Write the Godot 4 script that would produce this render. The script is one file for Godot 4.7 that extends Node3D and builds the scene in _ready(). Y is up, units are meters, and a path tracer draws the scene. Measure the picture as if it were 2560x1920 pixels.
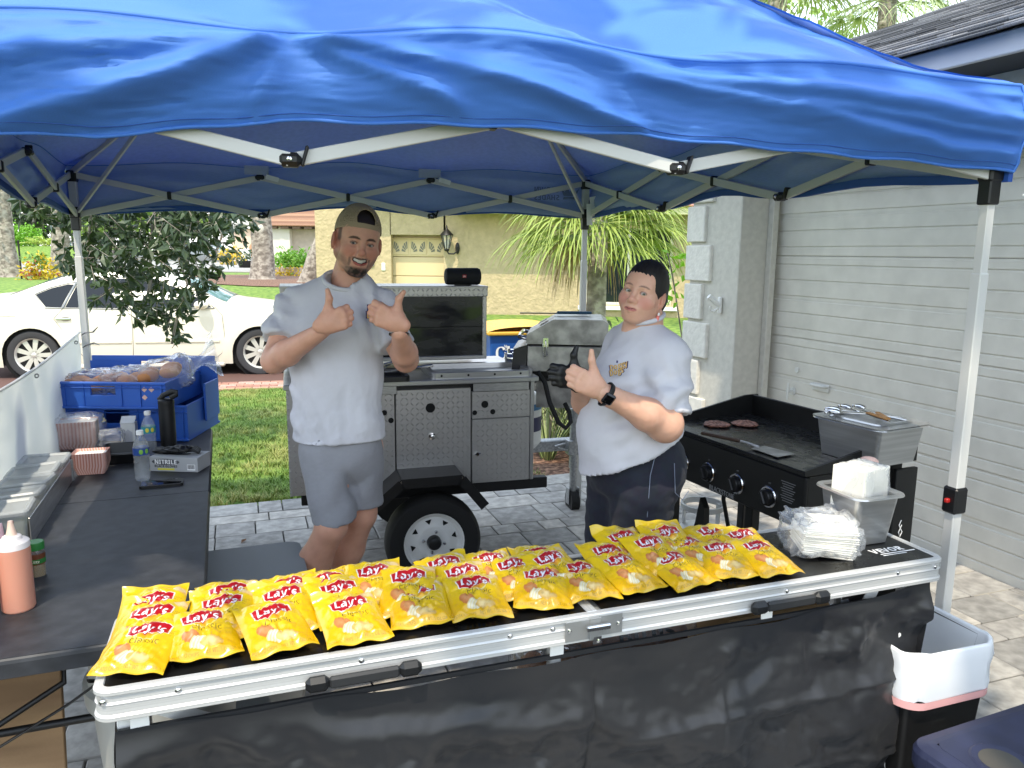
extends Node3D

var M := {}
var R := RandomNumberGenerator.new()
var noise := FastNoiseLite.new()
const UP := Vector3.UP

func rnd(a := 0.0, b := 1.0) -> float:
	return R.randf_range(a, b)

# ---------- mesh builder: every face is given counter-clockwise as seen from outside ----------
class B:
	var v := PackedVector3Array()
	var n := PackedVector3Array()
	var u := PackedVector2Array()
	var c := PackedColorArray()
	var ix := PackedInt32Array()
	var t := Transform3D()
	var col := Color.WHITE
	func at(x: Transform3D) -> B:
		t = x
		return self
	func pos(p: Vector3, yaw := 0.0) -> B:
		t = Transform3D(Basis(Vector3.UP, yaw), p)
		return self
	func put(p: Vector3, q: Vector3, w: Vector2) -> void:
		v.append(t * p)
		n.append((t.basis * q).normalized())
		u.append(w)
		c.append(col)
	func tri(a: Vector3, b: Vector3, d: Vector3, ua := Vector2.ZERO, ub := Vector2.RIGHT, ud := Vector2.ONE) -> void:
		var q := (b - a).cross(d - a).normalized()
		var s := v.size()
		put(a, q, ua)
		put(b, q, ub)
		put(d, q, ud)
		ix.append_array([s, s + 2, s + 1])
	func quad(a: Vector3, b: Vector3, d: Vector3, e: Vector3, u0 := Vector2(0, 1), u1 := Vector2(1, 0)) -> void:
		var q := (d - a).cross(e - b).normalized()
		var s := v.size()
		put(a, q, Vector2(u0.x, u0.y))
		put(b, q, Vector2(u1.x, u0.y))
		put(d, q, Vector2(u1.x, u1.y))
		put(e, q, Vector2(u0.x, u1.y))
		ix.append_array([s, s + 2, s + 1, s, s + 3, s + 2])
	func box(ctr: Vector3, size: Vector3, bev := 0.0, bs := Basis()) -> B:
		var h := size * 0.5
		var b: float = minf(bev, minf(h.x, minf(h.y, h.z)) * 0.95)
		var keep := t
		t = t * Transform3D(bs, ctr)
		for ax in 3:
			for s in [-1.0, 1.0]:
				var a1 := (ax + 1) % 3
				var a2 := (ax + 2) % 3
				var k: Array[Vector3] = []
				for w in [[-1, -1], [1, -1], [1, 1], [-1, 1]]:
					var p := Vector3.ZERO
					p[ax] = s * h[ax]
					p[a1] = w[0] * (h[a1] - b)
					p[a2] = w[1] * (h[a2] - b)
					k.append(p)
				if s > 0:
					quad(k[0], k[1], k[2], k[3])
				else:
					quad(k[1], k[0], k[3], k[2])
		if b > 0.0:
			for ax in 3:
				var a1 := (ax + 1) % 3
				var a2 := (ax + 2) % 3
				for s1 in [-1.0, 1.0]:
					for s2 in [-1.0, 1.0]:
						var p := Vector3.ZERO
						p[a1] = s1 * h[a1]
						p[a2] = s2 * (h[a2] - b)
						var q := Vector3.ZERO
						q[a1] = s1 * (h[a1] - b)
						q[a2] = s2 * h[a2]
						var d := Vector3.ZERO
						d[ax] = h[ax] - b
						if s1 * s2 > 0:
							quad(p - d, q - d, q + d, p + d)
						else:
							quad(q - d, p - d, p + d, q + d)
			for sx in [-1.0, 1.0]:
				for sy in [-1.0, 1.0]:
					for sz in [-1.0, 1.0]:
						var a := Vector3(sx * h.x, sy * (h.y - b), sz * (h.z - b))
						var d := Vector3(sx * (h.x - b), sy * h.y, sz * (h.z - b))
						var e := Vector3(sx * (h.x - b), sy * (h.y - b), sz * h.z)
						if sx * sy * sz > 0:
							tri(a, d, e)
						else:
							tri(a, e, d)
		t = keep
		return self
	# smooth grid of (nu+1) x (nv+1) points, row by row along u; outside is dP/du x dP/dv
	func grid(nu: int, nv: int, P: PackedVector3Array, U := PackedVector2Array(), wrapu := false, flip := false, cols := PackedColorArray()) -> B:
		var w := nv + 1
		var nn := PackedVector3Array()
		nn.resize(P.size())
		for i in nu:
			for j in nv:
				var a := i * w + j
				var q := (P[a + w + 1] - P[a]).cross(P[a + 1] - P[a + w])
				nn[a] += q
				nn[a + 1] += q
				nn[a + w] += q
				nn[a + w + 1] += q
		if wrapu:
			for j in w:
				var q := nn[j] + nn[nu * w + j]
				nn[j] = q
				nn[nu * w + j] = q
		var s := v.size()
		var f := -1.0 if flip else 1.0
		for k in P.size():
			v.append(t * P[k])
			n.append((t.basis * (nn[k] * f)).normalized())
			u.append(U[k] if U.size() else Vector2(float(k / w) / nu, 1.0 - float(k % w) / nv))
			c.append(cols[k] if cols.size() else col)
		for i in nu:
			for j in nv:
				var a := s + i * w + j
				if flip:
					ix.append_array([a, a + w, a + w + 1, a, a + w + 1, a + 1])
				else:
					ix.append_array([a, a + w + 1, a + w, a, a + 1, a + w + 1])
		return self
	# profile: points (radius, y) from bottom to top, outside on the right
	func lathe(prof: Array, seg := 20, sx := 1.0, sz := 1.0) -> B:
		var run := [prof[0]]
		for k in range(1, prof.size()):
			run.append(prof[k])
			var sharp: bool = k == prof.size() - 1
			if not sharp:
				var d1: Vector2 = (prof[k] - prof[k - 1]).normalized()
				var d2: Vector2 = (prof[k + 1] - prof[k]).normalized()
				sharp = d1.dot(d2) < 0.8
			if sharp:
				var P := PackedVector3Array()
				for i in seg + 1:
					var a := -TAU * i / seg
					for p in run:
						P.append(Vector3(p.x * cos(a) * sx, p.y, p.x * sin(a) * sz))
				grid(seg, run.size() - 1, P, PackedVector2Array(), true)
				run = [prof[k]]
		return self
	func tube(path: Array, r, seg := 8, caps := true, flat := 1.0) -> B:
		var P := PackedVector3Array()
		var m := path.size()
		var nrm := Vector3.ZERO
		var rings := []
		for k in m:
			var tg: Vector3 = (path[mini(k + 1, m - 1)] - path[maxi(k - 1, 0)]).normalized()
			if k == 0:
				nrm = tg.cross(Vector3.UP if absf(tg.y) < 0.9 else Vector3.RIGHT).normalized()
			else:
				nrm = (nrm - tg * nrm.dot(tg)).normalized()
			var bi := tg.cross(nrm)
			var rr: float = r[k] if r is Array else r
			var ring := PackedVector3Array()
			for i in seg + 1:
				var a := TAU * i / seg
				ring.append(path[k] + (nrm * cos(a) + bi * sin(a) * flat) * rr)
			rings.append(ring)
		for i in seg + 1:
			for k in m:
				P.append(rings[k][i])
		grid(seg, m - 1, P, PackedVector2Array(), true)
		if caps:
			for i in seg:
				tri(path[0], rings[0][i + 1], rings[0][i])
				tri(path[m - 1], rings[m - 1][i], rings[m - 1][i + 1])
		return self
	# square bar between two points
	func bar(a: Vector3, b: Vector3, w: float, h: float, bev := 0.0) -> B:
		var z := (b - a).normalized()
		var x := Vector3.UP.cross(z)
		if x.length() < 0.05:
			x = Vector3.RIGHT
		x = x.normalized()
		return box((a + b) * 0.5, Vector3(w, h, (b - a).length()), bev, Basis(x, z.cross(x), z))
	# polygon in x,y (counter-clockwise), pushed out along z from z0 to z1
	func prism(poly: PackedVector2Array, z0: float, z1: float) -> B:
		var pp := poly
		if Geometry2D.is_polygon_clockwise(pp):
			pp = pp.duplicate()
			pp.reverse()
		var m := pp.size()
		for k in m:
			var p := pp[k]
			var q := pp[(k + 1) % m]
			quad(Vector3(p.x, p.y, z1), Vector3(p.x, p.y, z0), Vector3(q.x, q.y, z0), Vector3(q.x, q.y, z1))
		var f := Geometry2D.triangulate_polygon(pp)
		for k in range(0, f.size(), 3):
			var a := pp[f[k]]
			var b := pp[f[k + 1]]
			var d := pp[f[k + 2]]
			if (b - a).cross(d - a) < 0:
				var w := b
				b = d
				d = w
			tri(Vector3(a.x, a.y, z1), Vector3(b.x, b.y, z1), Vector3(d.x, d.y, z1), a, b, d)
			tri(Vector3(a.x, a.y, z0), Vector3(d.x, d.y, z0), Vector3(b.x, b.y, z0), a, d, b)
		return self
	func ball(ctr: Vector3, r: Vector3, seg := 12, bs := Basis()) -> B:
		var P := PackedVector3Array()
		for i in seg + 1:
			var a := TAU * i / seg
			for j in seg / 2 + 1:
				var b := -PI / 2 + PI * j / (seg / 2)
				P.append(ctr + bs * (Vector3(cos(b) * cos(-a), sin(b), cos(b) * sin(-a)) * r))
		return grid(seg, seg / 2, P, PackedVector2Array(), true)
	func add(o: B) -> B:
		var s := v.size()
		for k in o.v.size():
			v.append(t * o.v[k])
			n.append((t.basis * o.n[k]).normalized())
			u.append(o.u[k])
			c.append(o.c[k])
		for k in o.ix:
			ix.append(s + k)
		return self
	func mesh(m: Material = null) -> ArrayMesh:
		var a := []
		a.resize(Mesh.ARRAY_MAX)
		a[Mesh.ARRAY_VERTEX] = v
		a[Mesh.ARRAY_NORMAL] = n
		a[Mesh.ARRAY_TEX_UV] = u
		a[Mesh.ARRAY_COLOR] = c
		a[Mesh.ARRAY_INDEX] = ix
		var am := ArrayMesh.new()
		am.add_surface_from_arrays(Mesh.PRIMITIVE_TRIANGLES, a)
		if m:
			am.surface_set_material(0, m)
		return am

# ---------- nodes ----------
func tag(o: Node3D, label := "", cat := "", group := "", kind := "") -> Node3D:
	if label:
		o.set_meta("label", label)
	if cat:
		o.set_meta("category", cat)
	if group:
		o.set_meta("group", group)
	if kind:
		o.set_meta("kind", kind)
	return o

func thing(called: String, label: String, cat: String, p := Vector3.ZERO, yaw := 0.0, group := "") -> Node3D:
	var o := Node3D.new()
	o.name = called
	add_child(o, true)
	o.position = p
	o.rotation.y = yaw
	return tag(o, label, cat, group)

func part(called: String, b, m: Material, parent: Node = self, p := Vector3.ZERO) -> MeshInstance3D:
	var o := MeshInstance3D.new()
	o.name = called
	o.mesh = b.mesh() if b is B else b
	o.material_override = m
	parent.add_child(o, true)
	o.position = p
	return o

func struct(called: String, b, m: Material, label := "") -> MeshInstance3D:
	var o := part(called, b, m)
	tag(o, label, "", "", "structure")
	return o

func dup(o: Node3D, p: Vector3, yaw: float, label: String) -> Node3D:
	var d: Node3D = o.duplicate()
	var nm: String = str(o.name)
	d.name = nm
	add_child(d, true)
	d.position = p
	d.rotation = Vector3(0, yaw, 0)
	if label:
		d.set_meta("label", label)
	return d

func text_on(parent: Node3D, called: String, s: String, h: float, p: Vector3, bs: Basis, m: Material, bold := true, serif := false) -> MeshInstance3D:
	var t := TextMesh.new()
	var f := SystemFont.new()
	f.font_names = PackedStringArray(["Droid Serif" if serif else "Droid Sans"])
	f.font_weight = 700 if bold else 400
	t.font = f
	t.text = s
	t.font_size = 32
	t.pixel_size = h / 23.0
	t.depth = 0.0006
	var o := part(called, t, m, parent)
	o.transform = Transform3D(bs, p)
	return o

# ---------- materials ----------
func mt(key: String, c := Color.WHITE, rough := 0.7, metal := 0.0, tex = null, tri := 0.0) -> StandardMaterial3D:
	if M.has(key):
		return M[key]
	var m := StandardMaterial3D.new()
	m.resource_name = key
	m.albedo_color = c
	m.roughness = rough
	m.metallic = metal
	if tex:
		m.albedo_texture = tex
	if tri > 0.0:
		m.uv1_triplanar = true
		m.uv1_scale = Vector3.ONE * tri
	M[key] = m
	return m

func vcol(m: StandardMaterial3D) -> StandardMaterial3D:
	m.vertex_color_use_as_albedo = true
	return m

func lin(r: float, g: float, b: float) -> Color:
	return Color(r, g, b).linear_to_srgb()

func hexc(h: String) -> Color:
	return Color(h)

func relief(m: StandardMaterial3D, tex: Texture2D, cm: float) -> StandardMaterial3D:
	m.heightmap_enabled = true
	m.heightmap_texture = tex
	m.heightmap_scale = cm
	return m

# seamless grey noise picture between two greys; streak > 1 stretches it along x
func noise_tex(seed_: int, size: int, freq: float, lo: float, hi: float, octaves := 4, ty := FastNoiseLite.TYPE_SIMPLEX, contrast := 1.0, sx := 1, tint := Color.WHITE) -> ImageTexture:
	var f := FastNoiseLite.new()
	f.seed = seed_
	f.frequency = freq
	f.noise_type = ty
	f.fractal_octaves = octaves
	if ty == FastNoiseLite.TYPE_CELLULAR:
		f.cellular_return_type = FastNoiseLite.RETURN_DISTANCE
	var im := f.get_seamless_image(size / sx, size)
	im.convert(Image.FORMAT_RGB8)
	if sx > 1:
		im.resize(size, size, Image.INTERPOLATE_CUBIC)
	var dt := im.get_data()
	for k in dt.size():
		var x := clampf((dt[k] / 255.0 - 0.5) * contrast + 0.5, 0, 1)
		var q := lerpf(lo, hi, x) * (tint.r if k % 3 == 0 else tint.g if k % 3 == 1 else tint.b)
		dt[k] = int(clampf(q, 0, 1) * 255)
	return ImageTexture.create_from_image(Image.create_from_data(size, size, false, Image.FORMAT_RGB8, dt))

# two-colour noise picture
func duo_tex(seed_: int, size: int, freq: float, a: Color, b: Color, octaves := 4, contrast := 1.6, speck := 0.0, sx := 1) -> ImageTexture:
	var f := FastNoiseLite.new()
	f.seed = seed_
	f.frequency = freq
	f.fractal_octaves = octaves
	var im := f.get_seamless_image(size / sx, size)
	im.convert(Image.FORMAT_RGB8)
	if sx > 1:
		im.resize(size, size, Image.INTERPOLATE_CUBIC)
	var dt := im.get_data()
	var rr := RandomNumberGenerator.new()
	rr.seed = seed_
	for k in range(0, dt.size(), 3):
		var x := clampf((dt[k] / 255.0 - 0.5) * contrast + 0.5 + rr.randf_range(-speck, speck), 0, 1)
		dt[k] = int(lerpf(a.r, b.r, x) * 255)
		dt[k + 1] = int(lerpf(a.g, b.g, x) * 255)
		dt[k + 2] = int(lerpf(a.b, b.b, x) * 255)
	return ImageTexture.create_from_image(Image.create_from_data(size, size, false, Image.FORMAT_RGB8, dt))

# fills the triangles of a word into a picture
func draw_word(im: Image, s: String, ctr: Vector2, h: float, c: Color, bold := true, shear := 0.0, arc := 0.0, wid := 1.0, serif := false) -> void:
	var t := TextMesh.new()
	var f := SystemFont.new()
	f.font_names = PackedStringArray(["Droid Serif" if serif else "Droid Sans"])
	f.font_weight = 700 if bold else 400
	t.font = f
	t.text = s
	t.font_size = 64
	t.pixel_size = h / 46.0
	t.depth = 0.0
	var a := t.get_mesh_arrays()
	var vs: PackedVector3Array = a[Mesh.ARRAY_VERTEX]
	var ii: PackedInt32Array = a[Mesh.ARRAY_INDEX]
	var cnt := ii.size() if ii.size() else vs.size()
	for k in range(0, cnt, 3):
		var q := []
		for e in 3:
			var p := vs[ii[k + e] if ii.size() else k + e]
			q.append(ctr + Vector2(p.x * wid + p.y * shear, -p.y - arc * p.x * p.x / h))
		fill_tri(im, q[0], q[1], q[2], c)

func fill_tri(im: Image, a: Vector2, b: Vector2, d: Vector2, c: Color) -> void:
	var lo := a.min(b).min(d)
	var hi := a.max(b).max(d)
	var area := (b - a).cross(d - a)
	if absf(area) < 1e-6:
		return
	for y in range(maxi(0, int(lo.y)), mini(im.get_height() - 1, int(hi.y) + 1) + 1):
		for x in range(maxi(0, int(lo.x)), mini(im.get_width() - 1, int(hi.x) + 1) + 1):
			var p := Vector2(x + 0.5, y + 0.5)
			var w0 := (b - a).cross(p - a) / area
			var w1 := (d - b).cross(p - b) / area
			var w2 := (a - d).cross(p - d) / area
			if w0 >= -0.001 and w1 >= -0.001 and w2 >= -0.001:
				im.set_pixel(x, y, c)

func fill_ell(im: Image, ctr: Vector2, r: Vector2, c: Color, turn := 0.0, soft := 0.0) -> void:
	var m := maxf(r.x, r.y) + 2
	var cs := cos(turn)
	var sn := sin(turn)
	for y in range(maxi(0, int(ctr.y - m)), mini(im.get_height(), int(ctr.y + m))):
		for x in range(maxi(0, int(ctr.x - m)), mini(im.get_width(), int(ctr.x + m))):
			var d := Vector2(x + 0.5, y + 0.5) - ctr
			var q := Vector2((d.x * cs + d.y * sn) / r.x, (-d.x * sn + d.y * cs) / r.y).length()
			if q < 1.0:
				im.set_pixel(x, y, im.get_pixel(x, y).lerp(c, clampf((1.0 - q) / soft, 0, 1) if soft > 0 else 1.0))

func fill_poly(im: Image, pts: PackedVector2Array, c: Color) -> void:
	var f := Geometry2D.triangulate_polygon(pts)
	for k in range(0, f.size(), 3):
		fill_tri(im, pts[f[k]], pts[f[k + 1]], pts[f[k + 2]], c)

func tex_of(im: Image) -> ImageTexture:
	return ImageTexture.create_from_image(im)

func v3(x: float, y: float, z: float) -> Vector3:
	return Vector3(x, y, z)

func sm(a: float, b: float, x: float) -> float:
	return smoothstep(a, b, x)

func v2(x: float, y: float) -> Vector2:
	return Vector2(x, y)

func _ready() -> void:
	R.seed = 7
	# camera
	var cam := Camera3D.new()
	cam.name = "camera"
	cam.fov = 53.13
	cam.near = 0.05
	cam.far = 600.0
	add_child(cam)
	var pit := deg_to_rad(9.75)
	var rol := deg_to_rad(0.6)
	var fwd := v3(0, -sin(pit), -cos(pit))
	var up0 := Vector3.RIGHT.cross(fwd)
	var rt := Vector3.RIGHT * cos(rol) + up0 * sin(rol)
	cam.transform = Transform3D(Basis(rt, up0 * cos(rol) - Vector3.RIGHT * sin(rol), -fwd), v3(0, 1.70, 0))
	cam.current = true
	# sky and exposure
	var env := Environment.new()
	env.background_mode = Environment.BG_SKY
	var sky := Sky.new()
	var sk := ProceduralSkyMaterial.new()
	sk.sky_top_color = Color(0.76, 0.82, 0.90)
	sk.sky_horizon_color = Color(0.95, 0.95, 0.94)
	sk.sky_curve = 0.12
	sk.ground_horizon_color = Color(0.62, 0.64, 0.60)
	sk.ground_bottom_color = Color(0.35, 0.36, 0.32)
	sk.sun_angle_max = 1.0
	sky.sky_material = sk
	env.sky = sky
	env.background_energy_multiplier = 1.7
	env.tonemap_mode = Environment.TONE_MAPPER_LINEAR
	env.tonemap_exposure = 2.0
	env.sdfgi_enabled = true
	env.ssao_enabled = true
	env.ssil_enabled = true
	var we := WorldEnvironment.new()
	we.name = "environment"
	we.environment = env
	add_child(we)
	# sun: high, from behind the photographer and to the left
	var sun := DirectionalLight3D.new()
	sun.name = "sun"
	sun.light_energy = 0.75
	sun.light_color = Color(1.0, 0.95, 0.86)
	sun.light_angular_distance = 0.55
	sun.shadow_enabled = true
	add_child(sun)
	sun.look_at_from_position(Vector3.ZERO, v3(0.10, -0.90, -0.46), Vector3.UP)
	make_materials()
	make_ground()
	make_house()
	make_neighbours()
	make_trees()
	make_grass()
	make_sedan()
	make_far_cars()
	make_canopy()
	make_cart()
	make_griddle()
	make_table()
	make_bags()
	make_left_table()
	make_right()
	make_man()
	make_woman()

func make_materials() -> void:
	noise.seed = 3
	noise.frequency = 1.0
	mt("white_plastic", Color("e9e9e6"), 0.35)
	mt("black_plastic", Color("101113"), 0.42)
	mt("black_satin", Color("0c0c0d"), 0.5)
	mt("grey_metal", Color("9a9b9a"), 0.45, 0.6)
	mt("steel", Color("c2c2c1"), 0.30, 0.75, noise_tex(5, 256, 0.02, 0.88, 1.0, 4, FastNoiseLite.TYPE_SIMPLEX, 1.2))
	mt("aluminium", Color("d6d6d4"), 0.42, 0.35, noise_tex(6, 256, 0.03, 0.88, 1.0, 3, FastNoiseLite.TYPE_SIMPLEX, 1.2, 16))
	mt("chrome", Color("d8d8da"), 0.1, 1.0)
	mt("white_paint", Color("e4e4e0"), 0.5)
	mt("post_paint", Color("c9c8c4"), 0.4)
	mt("dark_gap", Color("090909"), 0.9)
	mt("rubber", Color("161616"), 0.75)
	mt("white_ink", Color("e8e8e8"), 0.6)
	mt("clear", Color(0.97, 0.98, 0.98, 0.10), 0.05).transparency = BaseMaterial3D.TRANSPARENCY_ALPHA
	mt("film", Color(0.92, 0.94, 0.97, 0.16), 0.12).transparency = BaseMaterial3D.TRANSPARENCY_ALPHA
	mt("frosted", Color(0.72, 0.74, 0.75, 0.5), 0.3).transparency = BaseMaterial3D.TRANSPARENCY_ALPHA

const YAW := 0.384  # 22 degrees: the way the drive and the house run

func gy(x: float, z: float) -> float:
	var r := sqrt(x * x + z * z)
	return -0.12 * sm(6.5, 10.5, r) + 0.22 * sm(12.0, 20.0, r) + 0.4 * sm(20.0, 31.0, r) + 0.1 * sm(31.0, 70.0, r)

# a sheet that follows the ground inside a polygon in x,z
func sheet(poly: PackedVector2Array, lift: float, step: float) -> B:
	var b := B.new()
	var lo := poly[0]
	var hi := poly[0]
	for p in poly:
		lo = lo.min(p)
		hi = hi.max(p)
	var x := lo.x
	while x < hi.x:
		var z := lo.y
		while z < hi.y:
			var cell := PackedVector2Array([v2(x, z), v2(x + step, z), v2(x + step, z + step), v2(x, z + step)])
			for piece in Geometry2D.intersect_polygons(poly, cell):
				var f := Geometry2D.triangulate_polygon(piece)
				for k in range(0, f.size(), 3):
					var q: Array[Vector3] = []
					for e in 3:
						var p: Vector2 = piece[f[k + e]]
						q.append(v3(p.x, gy(p.x, p.y) + lift, p.y))
					if (q[1] - q[0]).cross(q[2] - q[0]).y < 0:
						b.tri(q[0], q[2], q[1])
					else:
						b.tri(q[0], q[1], q[2])
			z += step
		x += step
	return b

func make_ground() -> void:
	var lawn_tex := duo_tex(11, 512, 0.02, Color("4a6b22"), Color("83993f"), 5, 1.7, 0.12)
	var m := mt("lawn", Color.WHITE, 0.95, 0.0, lawn_tex, 0.5)
	m.uv1_world_triplanar = true
	var P := PackedVector3Array()
	var rad := []
	for k in 64:
		rad.append(k * 0.55)
	rad.append_array([36.0, 42.0, 50.0, 60.0, 75.0, 120.0, 250.0, 500.0])
	for i in 97:
		var a := -TAU * i / 96
		for r in rad:
			P.append(v3(r * cos(a), gy(r, 0), r * sin(a)))
	var b := B.new()
	b.grid(96, rad.size() - 1, P, PackedVector2Array(), true, true)
	struct("ground", b, m, "sunlit green lawn running from the drive to the street")
	# sand bed below the drive's pavers
	var sand := mt("sand_bed", Color("3c3b39"), 0.95, 0.0, noise_tex(12, 128, 0.1, 0.6, 1.0), 3.0)
	var drive := PackedVector2Array([v2(-6, -3.45), v2(-1.955, -4.86), v2(0.25, -5.62), v2(1.6, -6.1), v2(6, -6.0), v2(6, 6), v2(-6, 6)])
	var bed := struct("driveway", sheet(drive, 0.004, 1.5), sand, "grey paver driveway in a random ashlar pattern")
	make_pavers(bed)
	# street and pavement far off
	var asph := mt("asphalt", Color.WHITE, 0.9, 0.0, noise_tex(13, 128, 0.08, 0.52, 0.68, 4, FastNoiseLite.TYPE_SIMPLEX, 1.4, 1, Color(1, 0.99, 0.96)), 0.6)
	struct("street", sheet(PackedVector2Array([v2(-70, -34.5), v2(-19, -36.0), v2(-9, -47.0), v2(10, -52), v2(14, -60), v2(-12, -56), v2(-21, -60), v2(-44, -170), v2(-80, -170), v2(-80, -60)]), 0.03, 4.0), asph, "pale street beyond the oaks")
	var conc := mt("concrete", Color.WHITE, 0.9, 0.0, noise_tex(14, 128, 0.05, 0.55, 0.7, 4, FastNoiseLite.TYPE_SIMPLEX, 1.3, 1, Color(1, 0.97, 0.9)), 0.5)
	struct("pavement", sheet(PackedVector2Array([v2(-16, -39.4), v2(4, -42.0), v2(4, -44.2), v2(-16, -41.3)]), 0.02, 2.0), conc, "concrete pavement between lawn strips beyond the oak")
	# mulch ring round the oaks
	var mul := mt("mulch", Color.WHITE, 0.95, 0.0, duo_tex(15, 256, 0.09, Color("4b3226"), Color("9b7963"), 4, 2.2, 0.25), 0.7)
	struct("mulch_bed", sheet(PackedVector2Array([v2(-15, -28.6), v2(-9, -26.6), v2(-3, -26.4), v2(-1.5, -29), v2(-2, -36), v2(-9, -37), v2(-15, -35)]), 0.03, 1.5), mul, "brown mulch bed round the oak trunks")
	struct("planting_soil", sheet(PackedVector2Array([v2(-0.2, -5.5), v2(0.25, -5.66), v2(1.32, -6.05), v2(1.9, -7.6), v2(0.2, -7.6)]), 0.016, 1.0), mul, "dark soil bed behind the trailer tongue")
	# red brick parking strip under the white sedan
	var red := mt("brick_bed", Color("5b4038"), 0.95)
	var strip := PackedVector2Array([v2(-9.2, -8.35), v2(-0.4, -10.66), v2(0.7, -13.9), v2(-9.2, -11.3)])
	var sb := struct("brick_strip", sheet(strip, 0.014, 0.7), red, "strip of red brick pavers under the white sedan")
	var bricks := []
	for k in 4:
		var mm := mt("brick_%d" % k, Color(0.0, 0, 0), 0.85, 0.0, noise_tex(20 + k, 64, 0.1, 0.75, 1.0), 4.0)
		mm.albedo_color = [Color("b98872"), Color("c39582"), Color("a97764"), Color("c9a392")][k]
		bricks.append(mm)
	var ex := v3(cos(0.257), 0, -sin(0.257))
	var ez := v3(-ex.z, 0, ex.x) * -1.0
	for row in 5:
		for k in 40:
			var c := v3(-7.0, 0, -8.98) + ex * (k * 0.212 + (row % 2) * 0.1) + ez * (row * 0.112)
			if c.x > -1.2:
				continue
			c.y = gy(c.x, c.z) + 0.018
			var q := B.new()
			q.box(Vector3.ZERO, v3(0.203, 0.03, 0.103), 0.004)
			var o := part("brick", q, bricks[R.randi() % 4], sb, c)
			o.rotation.y = 0.257 + rnd(-0.01, 0.01)

func make_pavers(bed: Node3D) -> void:
	var mats := []
	for k in 5:
		var t := noise_tex(30 + k, 128, 0.03, 0.82, 1.0, 5, FastNoiseLite.TYPE_SIMPLEX, 1.4)
		var m := mt("paver_%d" % k, [Color("b3b0aa"), Color("a5a29d"), Color("bdb8b0"), Color("aaa7a2"), Color("999793")][k], 0.85, 0.0, t, 2.4)
		m.uv1_world_triplanar = true
		relief(m, noise_tex(36, 128, 0.12, 0.2, 1.0), 0.12)
		m.heightmap_enabled = k < 9
		mats.append(m)
	var ex := v3(cos(0.34), 0, -sin(0.34))
	var ez := v3(sin(0.34), 0, cos(0.34))
	var org := v3(-1.955, 0, -4.86)
	var meshes := {}
	var z := 0.0
	var far := []
	var hs := [0.23, 0.152, 0.23, 0.305, 0.152, 0.23]
	var rest := B.new()
	var row := 0
	var count := 0
	while z < 7.0:
		var h: float = hs[row % 6]
		var x := -3.0 - rnd(0, 0.2)
		while x < 5.4:
			var w: float = [0.152, 0.23, 0.305, 0.305, 0.38][R.randi() % 5]
			var c := org + ex * (x + w / 2) + ez * (z + h / 2)
			var k := R.randi() % 5
			var ok := c.z < -0.7 and absf(c.x) < -c.z * 0.72 + 0.25 and c.x < 3.3
			if c.x > 1.9 and c.z < -4.6 - (c.x - 1.9) * 0.5:
				ok = false
			if x < -1.2 and z < 0.2 and x > -3.0 and c.x < -2.3:
				ok = ok and c.z > -4.7
			if ok:
				var key := "%d_%d" % [int(w * 1000), int(h * 1000)]
				if not meshes.has(key):
					var q := B.new()
					q.box(Vector3.ZERO, v3(w - 0.007, 0.04, h - 0.007), 0.004)
					meshes[key] = q.mesh()
				c.y = 0.006 + rnd(0, 0.003)
				var seen_here: bool = c.z < -1.7 or absf(c.x) > 0.55
				if seen_here and count < 300:
					var o := part("paver", meshes[key], mats[k], bed, c)
					o.rotation.y = 0.34
					count += 1
				else:
					rest.pos(c, 0.34).box(Vector3.ZERO, v3(w - 0.007, 0.04, h - 0.007), 0.004)
			x += w
		z += h
		row += 1
	if rest.v.size():
		tag(part("paver_field", rest, mats[0], bed), "", "", "", "stuff")

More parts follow.
